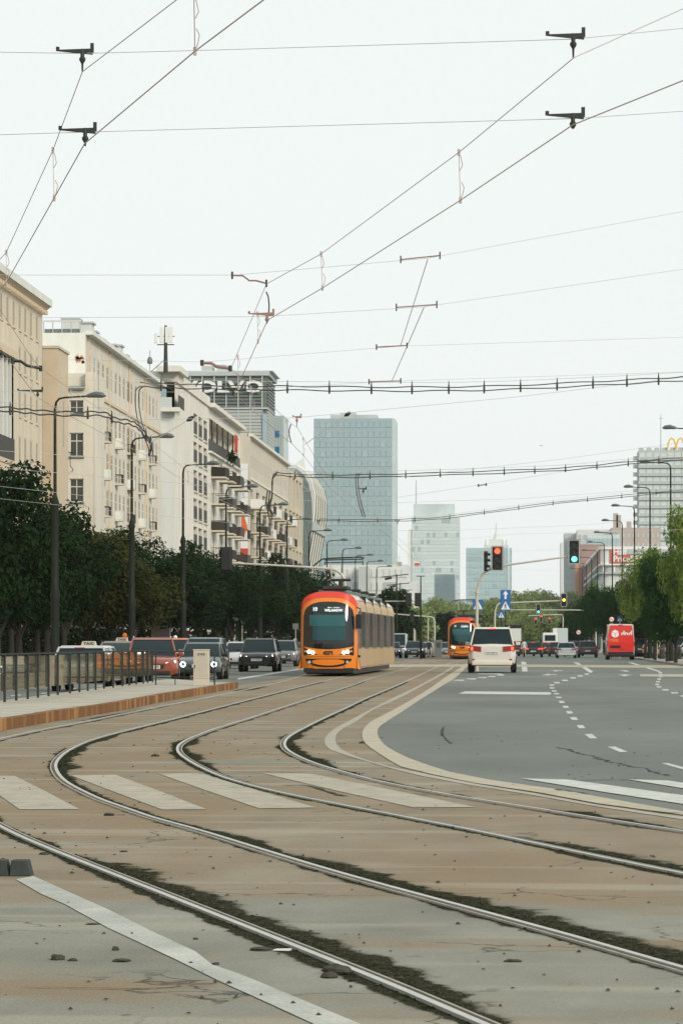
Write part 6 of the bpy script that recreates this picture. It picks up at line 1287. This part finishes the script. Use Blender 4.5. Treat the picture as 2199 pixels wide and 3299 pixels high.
# red delivery van, seen from behind
van = C('bright red delivery van with white sides and a cube emblem', 1998, 272, (.62,.62,.6), 5.6, 2.06, 2.72, 'van', rear=True, lit=False, plate='WX 88C14', scl=1.1)
van.name = 'delivery_van'
hw = 1.03; yr = 2.8+.02
def yr_(z): return yr + .02 - max(0, z-1.36)*.105
prof = [(.97,.62),(.985,1.3),(.93,2.0),(.82,2.62)]
mb = MB(); 
for (w0, z0), (w1, z1) in zip(prof[:-1], prof[1:]): mb.prism([(-w0,yr_(z0)-.1,z0),(w0,yr_(z0)-.1,z0),(w0,yr_(z0),z0),(-w0,yr_(z0),z0)], [(-w1,yr_(z1)-.1,z1),(w1,yr_(z1)-.1,z1),(w1,yr_(z1),z1),(-w1,yr_(z1),z1)])
mb.build('rear_doors', mat('van_red', (.66,.018,.01), .35, coat=.5), van)
RB = (math.pi/2, 0, math.pi)
put('lettering', text_mesh('dpd', .56, .003, .024, 1, M['white']), van, (-.43, yr_(1.98)+.015, 1.98), (math.pi/2+.1, 0, math.pi))
cx_, cz, r = .43, 1.98, .31; hx = [(cx_+r*math.sin(a), cz+r*math.cos(a)) for a in np.linspace(0, 2*math.pi, 7)[:-1]]
def pp(x, z, o=.012): return (x, yr_(z)+o, z)
mb = MB(); g0 = .018
top_ = [hx[0], hx[1], (cx_, cz+.0), hx[5]]
for quad in ([hx[5], hx[0], hx[1], (cx_, cz+g0)], [(cx_+g0, cz-.0), (hx[1][0], hx[1][1]-.03), hx[2], (hx[3][0]+g0, hx[3][1])], [(cx_-g0, cz-.0), (hx[3][0]-g0, hx[3][1]), hx[4], (hx[5][0], hx[5][1]-.03)]):
    mb.prism([pp(*q, .006) for q in quad], [pp(*q, .016) for q in quad])
mb.build('cube_emblem', M['white'], van)
for k in range(2): MB().box((.52-.1*k, yr_(1.5)+.012, 1.52-.09*k), (.7-.25*k,.008,.03)).build('small_print', M['yellow'], van)
MB().box((0, yr-.02, .42), (1.94,.12,.36)).build('dark_bumper', M['blackplastic'], van, bevel=.04)
MB().box((.42, yr_(.95)+.012, 1.0), (.8,.01,.2)).build('plate_recess', M['blackplastic'], van)
# trucks far ahead
p = P(1803, HOR, 420); t = thing('truck', 'white box truck with a pale blue body over the queue', 'truck', (p.x, p.y, 0), math.pi); MB().box((0,0,2.2), (1.9,5,2.2)).build('box_body', M['tower2'], t, bevel=.04); MB().box((.7,2.52,2.2), (.5,.05,2.1)).build('stripe', M['white'], t); MB().box((0,-3.2,1.5), (1.9,1.6,2.0)).build('cab', M['white'], t, bevel=.15)
for s in (-1,1):
    for y in (-3,1.6): wheel(t, s*.85, y, .42, .25)
p = P(1770, HOR, 400); t = thing('bus', 'white minibus with a dark window in the far queue', 'bus', (p.x, p.y, 0), math.pi); MB().box((0,0,1.6), (1.8,5,2.1)).build('body', M['white'], t, bevel=.12); MB().box((0,2.51,2.0), (1.3,.03,.7)).build('rear_window', M['carglass'], t)
for s in (-1,1):
    for y in (-1.6,1.6): wheel(t, s*.8, y, .38, .22)
p = P(1651, HOR, 380); t = thing('truck', 'dark topped lorry rising behind the right shoulder of the big white car', 'truck', (p.x, p.y, 0), math.pi); MB().box((0,0,2.1), (1.9,5.5,2.7)).build('box_body', M['palegrey'], t, bevel=.03); MB().box((0,2.76,3.3), (1.9,.05,.4)).build('dark_top', M['blackplastic'], t)
for s in (-1,1):
    for y in (-1.8,1.8): wheel(t, s*.8, y, .42, .22)
# ---------------------------------------------------------------- trams
def tram(lab, px, D, rz=0.0, number='4271', W=2.46, route=('10','WILANOW'), length=31.0, nose='', line2='', scale=1.0):
    p = P(px, HOR, D); t = thing('tram', lab, 'tram', (p.x, p.y, 0), rz); t.scale = (scale,)*3
    h = W/2
    def fy(x, z):
        u = abs(x)/h; return .42*u**5 + .10*u*u + (.10*(z-1.5)**2 if z > 1.5 else 0) + (.08*(.9-z) if z < .9 else 0)
    def arch(x, top=3.62, k=.62, hh=None):
        u = min(1, abs(x)/(hh or h)); return top - k*(1-math.sqrt(max(0, 1-u**2.6)))
    def patch(name, x0, x1, zb, zt, off, m, nx=24, nz=8, parent=t, th=.03):
        xs = np.linspace(x0, x1, nx+1); mb = MB()
        for x in xs:
            a, b = zb(x), zt(x)
            for j in range(nz+1):
                z = a+(b-a)*j/nz; mb.v.append((x, fy(x, z)-off, z))
        for i in range(nx):
            for j in range(nz): mb.f.append((i*(nz+1)+j, (i+1)*(nz+1)+j, (i+1)*(nz+1)+j+1, i*(nz+1)+j+1)); mb.m.append(0)
        nv = len(mb.v); mb.v += [(a, b+th, c_) for a, b, c_ in mb.v]; border = [i*(nz+1) for i in range(nx+1)] + [nx*(nz+1)+j for j in range(1, nz+1)] + [i*(nz+1)+nz for i in range(nx-1, -1, -1)] + [j for j in range(nz-1, 0, -1)]
        for a, b in zip(border, border[1:]+border[:1]): mb.f.append((b, a, a+nv, b+nv)); mb.m.append(0)
        return mb.build(name, m, parent, smooth=True)
    # shell: front cap + lofted sides
    ring = [(-h*.99,.34),(h*.99,.34)]; side = [(h,.6),(h,1.2),(h,2.0),(h*.985,2.7)]
    ang = np.linspace(0, 1, 13); topx = [h*.985*math.cos(a*math.pi/2) for a in ang]
    outline = [(h*.99,.34)] + side[:3] + [(x, arch(x, hh=h*.985)) for x in np.linspace(h*.985, -h*.985, 25)] + [(-x, z) for x, z in side[:3][::-1]] + [(-h*.99,.34)]
    segs = 5; seglen = (length-1.2)/segs; n = len(outline)
    def loft(name, ys, m, ks=None, ysurf=None):
        mb = MB()
        for q, y in enumerate(ys):
            k = 1 if ks is None else ks[q]
            for x, z in outline: mb.v.append((x*k, (fy(x, z) if y is None else y), (z if k == 1 else .34+(z-.34)*(.5+.5*k))))
        for q in range(len(ys)-1):
            for j in range(n-1): mb.f.append((q*n+j, q*n+j+1, (q+1)*n+j+1, (q+1)*n+j)); mb.m.append(0)
        return mb, mb.build(name, m, t, smooth=True)
    patch('front_panel', -h*.99, h*.99, lambda x: .34, lambda x: arch(x, hh=h*.992), 0, M['tramyellow'], nx=32, nz=18)
    loft('front_shell', [None, 1.25], M['tramyellow'])
    y = 1.25
    for s_ in range(segs):
        y1 = y+seglen-.28
        loft('module_body', [y, y1], M['tramside'])
        for s in (-1, 1):
            x = s*(h+.008)
            MB().box((x, (y+y1)/2, 2.02), (.02, y1-y-.12, 1.55)).build('window_band', M['tramwin'], t)
            MB().box((x+s*.004, (y+y1)/2, .78), (.02, y1-y-.1, .75)).build('lower_panel', M['tramside'], t)
            for k in range(2): 
                yy = y+.9+k*(y1-y-1.8); MB().box((x+s*.012, yy, 1.98), (.02, 1.15, 1.58)).build('door', M['tramgrey'], t, bevel=.01); MB().box((x+s*.02, yy, 1.98), (.02, .04, 1.5)).build('door_seam', M['blackplastic'], t)
            for k in range(4): MB().box((x+s*.013, y+1.8+k*(y1-y-3.6)/3, 2.02), (.02,.07,1.5)).build('window_post', M['blackplastic'], t)
        MB().box((0, (y+y1)/2+.6, 3.64), (1.3, y1-y-2.4, .2)).build('roof_equipment', M['greypanel'], t, bevel=.06)
        if s_ < segs-1:
            MB().box((0, y1+.14, 1.95), (W*.955, .3, 3.1)).build('bellows', M['blackplastic'], t)
        y = y1+.28
    loft('rear_shell', [y-.28, y+.3], M['tramyellow'])
    # roof skin pale
    mb = MB(); ys2 = [1.3, y]
    pr = [(x, arch(x, 3.635, hh=h)) for x in np.linspace(-h*.93, h*.93, 15)]
    for yy in ys2: mb.v += [(x, yy, z) for x, z in pr]
    for j in range(14): mb.f.append((j, j+1, 15+j+1, 15+j)); mb.m.append(0)
    mb.build('roof_skin', M['tramroof'], t, smooth=True)
    # red brow
    patch('red_brow', -h*.985, h*.985, lambda x: max(arch(x, 3.38, .72), 2.78), lambda x: max(arch(x, 3.63, .62, h*.995), 2.79), .012, M['tramred'], nx=32, nz=4)
    mb = MB()
    pr = [(x, arch(x, 3.65, hh=h*.995)) for x in np.linspace(-h*.97, h*.97, 21)]
    for k, yy in enumerate((None, .7, 1.55)): mb.v += [(x, (fy(x, z)-.01 if yy is None else yy - (.35*(abs(x)/h) if k == 2 else 0)), z) for x, z in pr]
    for k in range(2):
        for j in range(20): mb.f.append((k*21+j, k*21+j+1, (k+1)*21+j+1, (k+1)*21+j)); mb.m.append(0)
    mb.build('red_roof_cap', M['tramred'], t, smooth=True)
    # windscreen with rounded top and curved foot
    ww = h*.885
    wt = lambda x: 3.20 - .62*(1-math.sqrt(max(0, 1-min(1, abs(x)/ww)**2.8)))
    wbm = lambda x: 1.17 + .16*(abs(x)/ww)**2
    patch('windscreen', -ww, ww, wbm, wt, .02, M['tramglass'], nx=32, nz=12)
    patch('screen_reflection_pane', -ww*.62, ww*.66, lambda x: 1.55, lambda x: 2.62, .031, M['trampane'], nx=10, nz=6, th=.008)
    patch('upper_pane', -ww*.75, ww*.66, lambda x: 2.16, lambda x: 2.63, .036, mat('teal_pane', (.01,.095,.105), .15, spec=.5), nx=10, nz=3, th=.004)
    patch('destination_display', -ww*.68, ww*.66, lambda x: 2.74, lambda x: min(3.0, wt(x)-.1), .033, mat('display', (.006,.03,.032), .4), nx=10, nz=2, th=.008)
    led = mat('led', (.7,.75,.75), .5, emit=(.8,.95,1), estr=.35)
    put('destination_lettering', text_mesh(route[1], .15, .003, .006, 1.0, led), t, (.22, fy(0,2.83)-.06, 2.82), FR); put('route_number', text_mesh(route[0], .22, .003, .008, .95, led), t, (-.58, fy(.5,2.86)-.075, 2.87), FR)
    put('small_destination_line', text_mesh('Metro - Centrum', .06, .003, .002, 1.2, led), t, (.22, fy(0,2.95)-.065, 2.945), FR)
    # yellow smile below the screen, dark lamp clusters
    lo_ = lambda x: .83; 
    patch('lamp_surround', -ww*.99, ww*.99, lambda x: .885+.02*(abs(x)/ww), lambda x: wbm(x)-.002, .016, M['tramglass'], nx=32, nz=4)
    patch('yellow_nose', -ww*.95, ww*.95, lambda x: .93 if abs(x) < ww*.42 else .93+.30*(abs(x)-ww*.42)/(ww*.53), lambda x: max(1.16+.14*(abs(x)/ww)**2.2, (.95 if abs(x) < ww*.42 else .95+.30*(abs(x)-ww*.42)/(ww*.53))), .034, M['tramyellow'], nx=40, nz=4)
    patch('nose_strip', -ww*.86, ww*.86, lambda x: .865, lambda x: .925, .034, M['tramyellow'], nx=24, nz=1)
    for s in (-1, 1):
        for q, (xx, zz, rr_) in enumerate(((.66,1.02,.075),(.82,1.06,.08),(.98,1.08,.045))):
            MB().disc((s*xx, fy(xx, zz)-.05, zz), rr_, (0,1,0), .04, 14).build('headlight', M['headlight'] if q < 2 else M['amber'], t)
    put('fleet_number', text_mesh(number, .20, .003, .014, 1.08, M['ink']), t, (0, fy(0,1.03)-.05, 1.0), FR)
    # bumper smile
    hb = h*.80
    patch('bumper_smile', -hb, hb, lambda x: .40+.30*(abs(x)/hb)**3.2, lambda x: .76, .02, M['tramglass'], nx=32, nz=3)
    hb2 = h*.55; patch('bumper_insert', -hb2, hb2, lambda x: .47+.10*(abs(x)/hb2)**2, lambda x: .735-.06*(abs(x)/hb2)**4, .04, M['tramyellow'], nx=24, nz=3)
    for s in (-1, 1): MB().disc((s*h*.66, fy(h*.66,.62)-.055, .615), .065, (0,1,0), .04, 12).build('fog_lamp', M['greylight'], t); MB().box((s*h*.55, fy(h*.55,.45)-.012, .42), (.012,.02,.16)).build('skirt_seam', M['blackplastic'], t)
    MB().box((0, .35, .26), (W*.86,.5,.2)).build('underframe', M['blackplastic'], t); MB().box((0, length/2, .25), (W*.84,length-2,.3)).build('bogie_skirt', M['blackplastic'], t)
    for s in (-1, 1): MB().prism([(s*h*.99,.45,.34),(s*h*1.08,.5,.3),(s*h*1.08,1.3,.3),(s*h*.99,1.35,.34)], [(s*h*.985,.45,.82),(s*h*1.0,.5,.82),(s*h*1.0,1.3,.82),(s*h*.985,1.35,.82)]).build('skirt_flare', M['tramyellow'], t)
    MB().box((h+.05,.75,.86), (.1,.2,.1)).build('side_camera', M['blackplastic'], t)
    for s in (-1, 1):
        m_ = MB().tube([(s*(h-.05),.5,2.95),(s*(h+.12),.3,2.9),(s*(h+.12),.28,2.75)], .025, 5); m_.build('mirror_arm', M['blackplastic'], t) if s > 0 else None
        if s > 0: MB().box((s*(h+.06),.28,2.35), (.27,.12,.62)).build('mirror', M['blackplastic'], t, bevel=.05)
    # pantograph
    yp = 8.0; t2 = MB().box((0,yp,3.9), (.8,1.2,.12)).build('pantograph_base', M['darkmetal'], t)
    zc2 = 5.05
    MB().tube([(-.06,yp,3.8),(0,yp,4.25)], .09, 8).tube([(-.45,yp,4.27),(.45,yp,4.27)], .07, 6).build('pantograph_hinge', M['darkmetal'], t)
    MB().tube([(-.4,yp,4.3),(-.48,yp,zc2)], .03, 5).tube([(.4,yp,4.3),(.72,yp,zc2)], .03, 5).tube([(0,yp,4.3),(0,yp,zc2)], .015, 5).build('pantograph_arms', M['polelight'], t)
    MB().tube([(-1.25,yp,zc2-.15),(-.85,yp,zc2+.16),(-.5,yp,zc2+.2),(.9,yp,zc2+.25),(1.05,yp,zc2+.2)], .035, 5).tube([(-.72,yp,zc2-.12),(-.72,yp,zc2+.12),(1.0,yp,zc2+.16),(1.0,yp,zc2-.1)], .03, 5).tube([(-.75,yp,zc2),(1.0,yp,zc2+.03)], .025, 5).build('pantograph_bow', M['darkmetal'], t)
    for yy in (3.2, 4.5, 12, 18, 24): MB().box((.1,yy,3.84), (1.1,.8,.14)).build('roof_box', M['darkmetal'], t, bevel=.03)
    return t
tram('yellow and red tram number 4271 coming along the left track', 1057, 139, -.012, '4271', scale=1.0)
tram('second yellow tram farther up the street behind the grey mast', 1487, 282, -.0, '4225', route=('U','LAZIENKI'), length=31)
# ---------------------------------------------------------------- trees
TM = {}
def crown_mesh(k, leaf, n=5200, size=.15, seed=0):
    rr = random.Random(seed*17+3); lobes = []
    for i in range(17):
        a = rr.uniform(0, 6.28); zz = rr.uniform(-.75,.85); rad = math.sqrt(max(0, 1-zz*zz*.9))*rr.uniform(.35,.72)
        lobes.append((Vector((rad*math.cos(a), rad*math.sin(a), zz*.72)), rr.uniform(.26,.46)))
    lobes.append((Vector((0,0,0)), .62)); lobes.append((Vector((0,0,.3)), .5)); mb = MB()
    V = []; Fc = []
    for i in range(n):
        c, r = lobes[rr.randrange(len(lobes))]; d = Vector((rr.gauss(0,1), rr.gauss(0,1), rr.gauss(0,1))).normalized()
        q = c + d*r*(rr.random()**.28)*Vector((1,1,.9)).length/1.68
        nrm = (d + Vector((rr.gauss(0,.6), rr.gauss(0,.6), rr.gauss(0,.6)+.3))).normalized(); u = nrm.orthogonal().normalized(); v = nrm.cross(u)
        th = rr.uniform(0, 6.28); u, v = u*math.cos(th)+v*math.sin(th), v*math.cos(th)-u*math.sin(th); s = size*rr.uniform(.35,1.0)*.5
        b = len(V); V += [tuple(q-u*s), tuple(q+v*s*.62+nrm*s*.25), tuple(q+u*s), tuple(q-v*s*.62+nrm*s*.2)]; Fc.append((b,b+1,b+2,b+3))
    me = bpy.data.meshes.new('crown'); me.from_pydata(V, [], Fc); me.materials.append(M[leaf]); return me
def tree(x, y, H, R_, lab, leaf='leaf', k=0, zc=None, grp='street trees', n=11000, name='tree', size=.095, tr=.16):
    key = (leaf, k, n, size)
    if key not in TM: TM[key] = crown_mesh(k, leaf, n, size, k)
    t = thing(name, lab, 'tree', (x, y, 0), 0, grp); rr = random.Random(int(x*10+y)); z0 = H*.30 if zc is None else zc; hc = (H-z0)/2
    put('crown', TM[key], t, (0, 0, z0+hc), (0, 0, rr.uniform(0,6)), (R_, R_, hc*1.08))
    mb = MB().tube([(0,0,0),(.05,0,z0*.5),(0,.04,z0+hc*.7)], [tr*1.15,tr,tr*.4], 8)
    for i in range(5):
        a = i*1.26+rr.random(); mb.tube([(0,0,z0*.8+i*.15),(R_*.3*math.cos(a),R_*.3*math.sin(a),z0+hc*.5),(R_*.6*math.cos(a),R_*.6*math.sin(a),z0+hc*(.9+.3*rr.random()))], [tr*.5,tr*.3,tr*.1], 5)
    mb.build('trunk', M['bark'], t); return t
# left avenue (world x about -26 and -29): (px, D, height, radius)
spec = [(-10,150,9.8,3.4,'tall dark tree filling the left picture edge'),(35,172,9.6,3.2,'dark tree behind the left edge one'),(118,176,8.9,3.0,'dark tree just left of the nearest street lamp'),(205,186,9.6,3.2,'loose branched tree below the window wing'),
        (285,192,8.2,3.2,'broad dark tree with olive tinted leaves right of the nearest lamp'),(360,205,8.6,3.3,'dark tree left of the second street lamp'),(462,214,9.4,3.4,'round dark tree right of the second street lamp'),(430,190,6.8,3.0,'low olive tree under the second street lamp'),
        (545,228,8.0,3.2,'dark tree by the third street lamp'),(640,240,9.2,3.0,'pointed dark tree rising by the white building loggias'),(700,262,8.6,3.2,'dark tree behind the hanging signal back'),(590,212,7.0,3.2,'low dark tree in front of the third lamp'),
        (770,275,8.4,3.3,'dark tree beneath the vertical banner'),(850,290,9.6,3.6,'large dark tree left of the first tram'),(905,300,9.2,3.4,'dark tree touching the first tram on its left'),(812,252,7.0,3.0,'low dark tree above the black crossover'),
        (960,335,9.6,3.6,'dark tree behind the first tram roof'),(1018,380,10.2,3.4,'airy tree above the first tram roof'),(890,262,6.6,2.8,'low dark shrubby tree above the dark saloon'),(745,222,6.4,2.8,'low dark tree above the white hatchback'),
        (150,158,6.8,2.6,'low dark tree at the foot of the nearest lamp'),(60,154,6.6,2.8,'low dark tree above the black estate')]
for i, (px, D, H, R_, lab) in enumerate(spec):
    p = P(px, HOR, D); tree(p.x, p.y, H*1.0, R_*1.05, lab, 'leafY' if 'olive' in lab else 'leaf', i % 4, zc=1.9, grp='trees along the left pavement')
for i, (px, D, H, R_, lab, lf) in enumerate(((1245,360,7.5,3.2,'dark bushy tree right behind the first tram','leaf'),(1290,420,6.4,2.8,'dark green tree behind the white panel van','leaf'),(1330,470,7.6,4.0,'light green tree behind the dark crossover','leafF'),(1385,520,6.8,3.4,'small light green tree between the signal backs','leafF'),(1430,480,6.0,2.6,'dark little tree left of the second tram','leaf'))):
    p = P(px, HOR, D); tree(p.x, p.y, H, R_, lab, lf, i % 4, zc=1.0, grp='trees beyond the first tram', n=3500, size=.2)
def belt(lab, px0, px1, D0, D1, cnt, H0, H1, seed, leaf):
    rr = random.Random(seed)
    for i in range(cnt):
        f = (i+.5)/cnt; D = D0+(D1-D0)*f+rr.uniform(-20,20); px = px0+(px1-px0)*f+rr.uniform(-6,6); p = P(px, HOR, D); H = H0+(H1-H0)*rr.random()
        tree(p.x, p.y, H, H*.5, '%s tree in the far belt %s' % (['rounded','tall','broad','hazy','pale','leafy','bushy','wide crowned','domed','feathery'][i % 10], lab[i//10 % len(lab)] if isinstance(lab, list) else lab), leaf, i % 4, zc=H*.12, grp='far belt of trees', n=4500, size=.13)
belt('between the signal backs and the second tram', 1360, 1500, 640, 700, 7, 8, 11, 1, 'leafF')
belt('below the pale hazy tower', 1400, 1520, 760, 800, 5, 10.5, 12.5, 8, 'leafF')
belt('behind the grey mast and blue signs', 1540, 1700, 640, 700, 7, 9, 11, 2, 'leafF')
belt('on the rise under the amber signal', 1650, 1830, 820, 900, 8, 13.5, 16.5, 3, 'leafF')
belt('right of the blue slab at middle height', 1560, 1700, 840, 880, 6, 12, 14.5, 4, 'leafF')
belt('low before the brown pavilion', 1680, 1800, 560, 590, 5, 6, 8, 5, 'leafF')
# right side trees
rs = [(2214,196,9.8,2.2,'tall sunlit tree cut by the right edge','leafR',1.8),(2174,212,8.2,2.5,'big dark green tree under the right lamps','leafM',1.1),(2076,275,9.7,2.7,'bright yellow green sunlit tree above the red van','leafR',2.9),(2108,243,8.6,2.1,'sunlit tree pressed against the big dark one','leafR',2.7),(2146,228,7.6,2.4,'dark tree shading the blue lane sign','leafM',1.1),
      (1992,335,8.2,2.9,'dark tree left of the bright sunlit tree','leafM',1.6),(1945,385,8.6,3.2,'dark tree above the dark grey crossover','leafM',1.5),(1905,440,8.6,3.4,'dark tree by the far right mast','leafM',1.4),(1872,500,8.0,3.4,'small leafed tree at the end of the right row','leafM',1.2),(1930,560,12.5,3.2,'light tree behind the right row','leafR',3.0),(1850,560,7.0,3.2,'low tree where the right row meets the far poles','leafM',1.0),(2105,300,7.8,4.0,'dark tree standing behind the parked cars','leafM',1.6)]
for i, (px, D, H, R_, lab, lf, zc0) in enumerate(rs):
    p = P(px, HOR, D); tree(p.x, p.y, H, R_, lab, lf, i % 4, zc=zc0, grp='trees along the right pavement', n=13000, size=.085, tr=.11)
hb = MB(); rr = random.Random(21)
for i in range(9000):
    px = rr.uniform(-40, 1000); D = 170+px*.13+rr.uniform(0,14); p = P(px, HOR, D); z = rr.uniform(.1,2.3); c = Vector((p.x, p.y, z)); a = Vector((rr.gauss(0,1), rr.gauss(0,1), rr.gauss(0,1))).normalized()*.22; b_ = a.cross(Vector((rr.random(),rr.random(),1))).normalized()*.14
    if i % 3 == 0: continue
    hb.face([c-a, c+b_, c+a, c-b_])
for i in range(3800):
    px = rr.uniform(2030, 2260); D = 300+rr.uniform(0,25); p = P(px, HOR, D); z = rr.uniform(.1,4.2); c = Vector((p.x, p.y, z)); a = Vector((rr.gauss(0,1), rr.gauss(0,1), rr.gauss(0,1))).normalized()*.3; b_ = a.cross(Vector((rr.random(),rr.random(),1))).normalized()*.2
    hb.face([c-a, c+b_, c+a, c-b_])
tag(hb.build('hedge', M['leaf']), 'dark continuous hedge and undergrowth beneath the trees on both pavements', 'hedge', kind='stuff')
# shop fronts in the shade (ground floor of the left buildings)
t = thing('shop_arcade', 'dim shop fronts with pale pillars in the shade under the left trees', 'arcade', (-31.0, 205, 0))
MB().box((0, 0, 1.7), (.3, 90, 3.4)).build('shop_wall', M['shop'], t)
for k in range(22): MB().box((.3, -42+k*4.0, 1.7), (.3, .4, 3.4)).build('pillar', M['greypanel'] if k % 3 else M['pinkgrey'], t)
# ---------------------------------------------------------------- people
def person(lab, px, D, H=1.72, top='shirt', legs='trousers', stride=.25, rz=0.0, hat=None, z=0):
    p = P(px, HOR, D); t = thing('person', lab, 'person', (p.x, p.y, z), rz); s = H/1.72
    vs_ = [(0,0,.95),(0,0,1.15),(0,0,1.42),(0,0,1.5),(0,-.01,1.62),(.1,0,.9),(.11,-stride*.5,.5),(.11,-stride*.55,.08),(.11,-stride*.55-.14,.04),(-.1,0,.9),(-.11,stride*.5,.5),(-.11,stride,.08),(-.11,stride-.14,.04),
           (.19,0,1.4),(.24,.06,1.15),(.23,-.06,.9),(.22,-.1,.82),(-.19,0,1.4),(-.24,-.06,1.15),(-.23,-.14,.92),(-.22,-.18,.85)]
    ed = [(0,1),(1,2),(2,3),(3,4),(0,5),(5,6),(6,7),(7,8),(0,9),(9,10),(10,11),(11,12),(2,13),(13,14),(14,15),(15,16),(2,17),(17,18),(18,19),(19,20)]
    rd_ = [.14,.13,.15,.06,.1,.1,.07,.045,.04,.1,.07,.045,.04,.06,.045,.035,.035,.06,.045,.035,.035]
    me = bpy.data.meshes.new('body'); me.from_pydata([tuple(c*s for c in v) for v in vs_], ed, []); o = put('body', me, t)
    sk = o.modifiers.new('skin', 'SKIN'); 
    for i, sv in enumerate(me.skin_vertices[0].data): sv.radius = (rd_[i]*s, rd_[i]*s*.8); sv.use_root = (i == 0)
    sb = o.modifiers.new('sub', 'SUBSURF'); sb.levels = 1; sb.render_levels = 1
    dg = bpy.context.evaluated_depsgraph_get(); m2 = bpy.data.meshes.new_from_object(o.evaluated_get(dg)); o.modifiers.clear(); o.data = m2
    m2.materials.clear()
    for k in ('skin', top, legs): m2.materials.append(M[k])
    for f in m2.polygons:
        c = f.center/s; arm = abs(c.x) > .17 and c.z < 1.1
        f.material_index = 0 if (c.z > 1.5 or (arm and c.z < .93)) else (1 if (c.z > .95 or arm) else 2); f.use_smooth = True
    bm = bmesh.new(); bmesh.ops.create_uvsphere(bm, u_segments=10, v_segments=7, radius=.105*s)
    for v in bm.verts: v.co.z *= 1.1; v.co.y = v.co.y+.02 if v.co.y > 0 else v.co.y
    hm = bpy.data.meshes.new('hair'); bm.to_mesh(hm); bm.free(); hm.materials.append(M[hat or 'bark']); put('hair', hm, t, (0,.02,1.68*s))
    return t
person('person in a white shirt and beige trousers walking between the queued cars', 1687, 305, top='shirt', legs='trousers', stride=.35)
person('person in dark clothes waiting at the far tram stop', 1380, 318, top='darkcloth', legs='darkcloth')
person('person with an orange cap standing behind the taxi roofs', 402, 145, 1.8, 'shirt', 'darkcloth', hat='orange')
person('person in a pale top and white cap behind the orange hatchback', 565, 168, 1.75, 'pinkgrey', 'darkcloth', hat='white')
person('dark dressed person on the pavement far left under the trees', 100, 190, 1.78, 'darkcloth', 'darkcloth')
person('second dark dressed person farther along the left pavement', 150, 195, 1.7, 'darkcloth', 'darkcloth')
# ---------------------------------------------------------------- haze
hz = MB().box((0, 1160, 59), (2400, 2400, 124)).mesh('haze', [])
hm = bpy.data.materials.new('haze'); hm.use_nodes = True; tn = hm.node_tree; tn.nodes.clear(); oo = tn.nodes.new('ShaderNodeOutputMaterial'); pv = tn.nodes.new('ShaderNodeVolumePrincipled')
pv.inputs['Color'].default_value = (.97,1,.99,1); pv.inputs['Density'].default_value = .00005; pv.inputs['Anisotropy'].default_value = .1
tn.links.new(pv.outputs[0], oo.inputs['Volume']); hz.materials.append(hm); tag(put('haze', hz), kind='stuff')
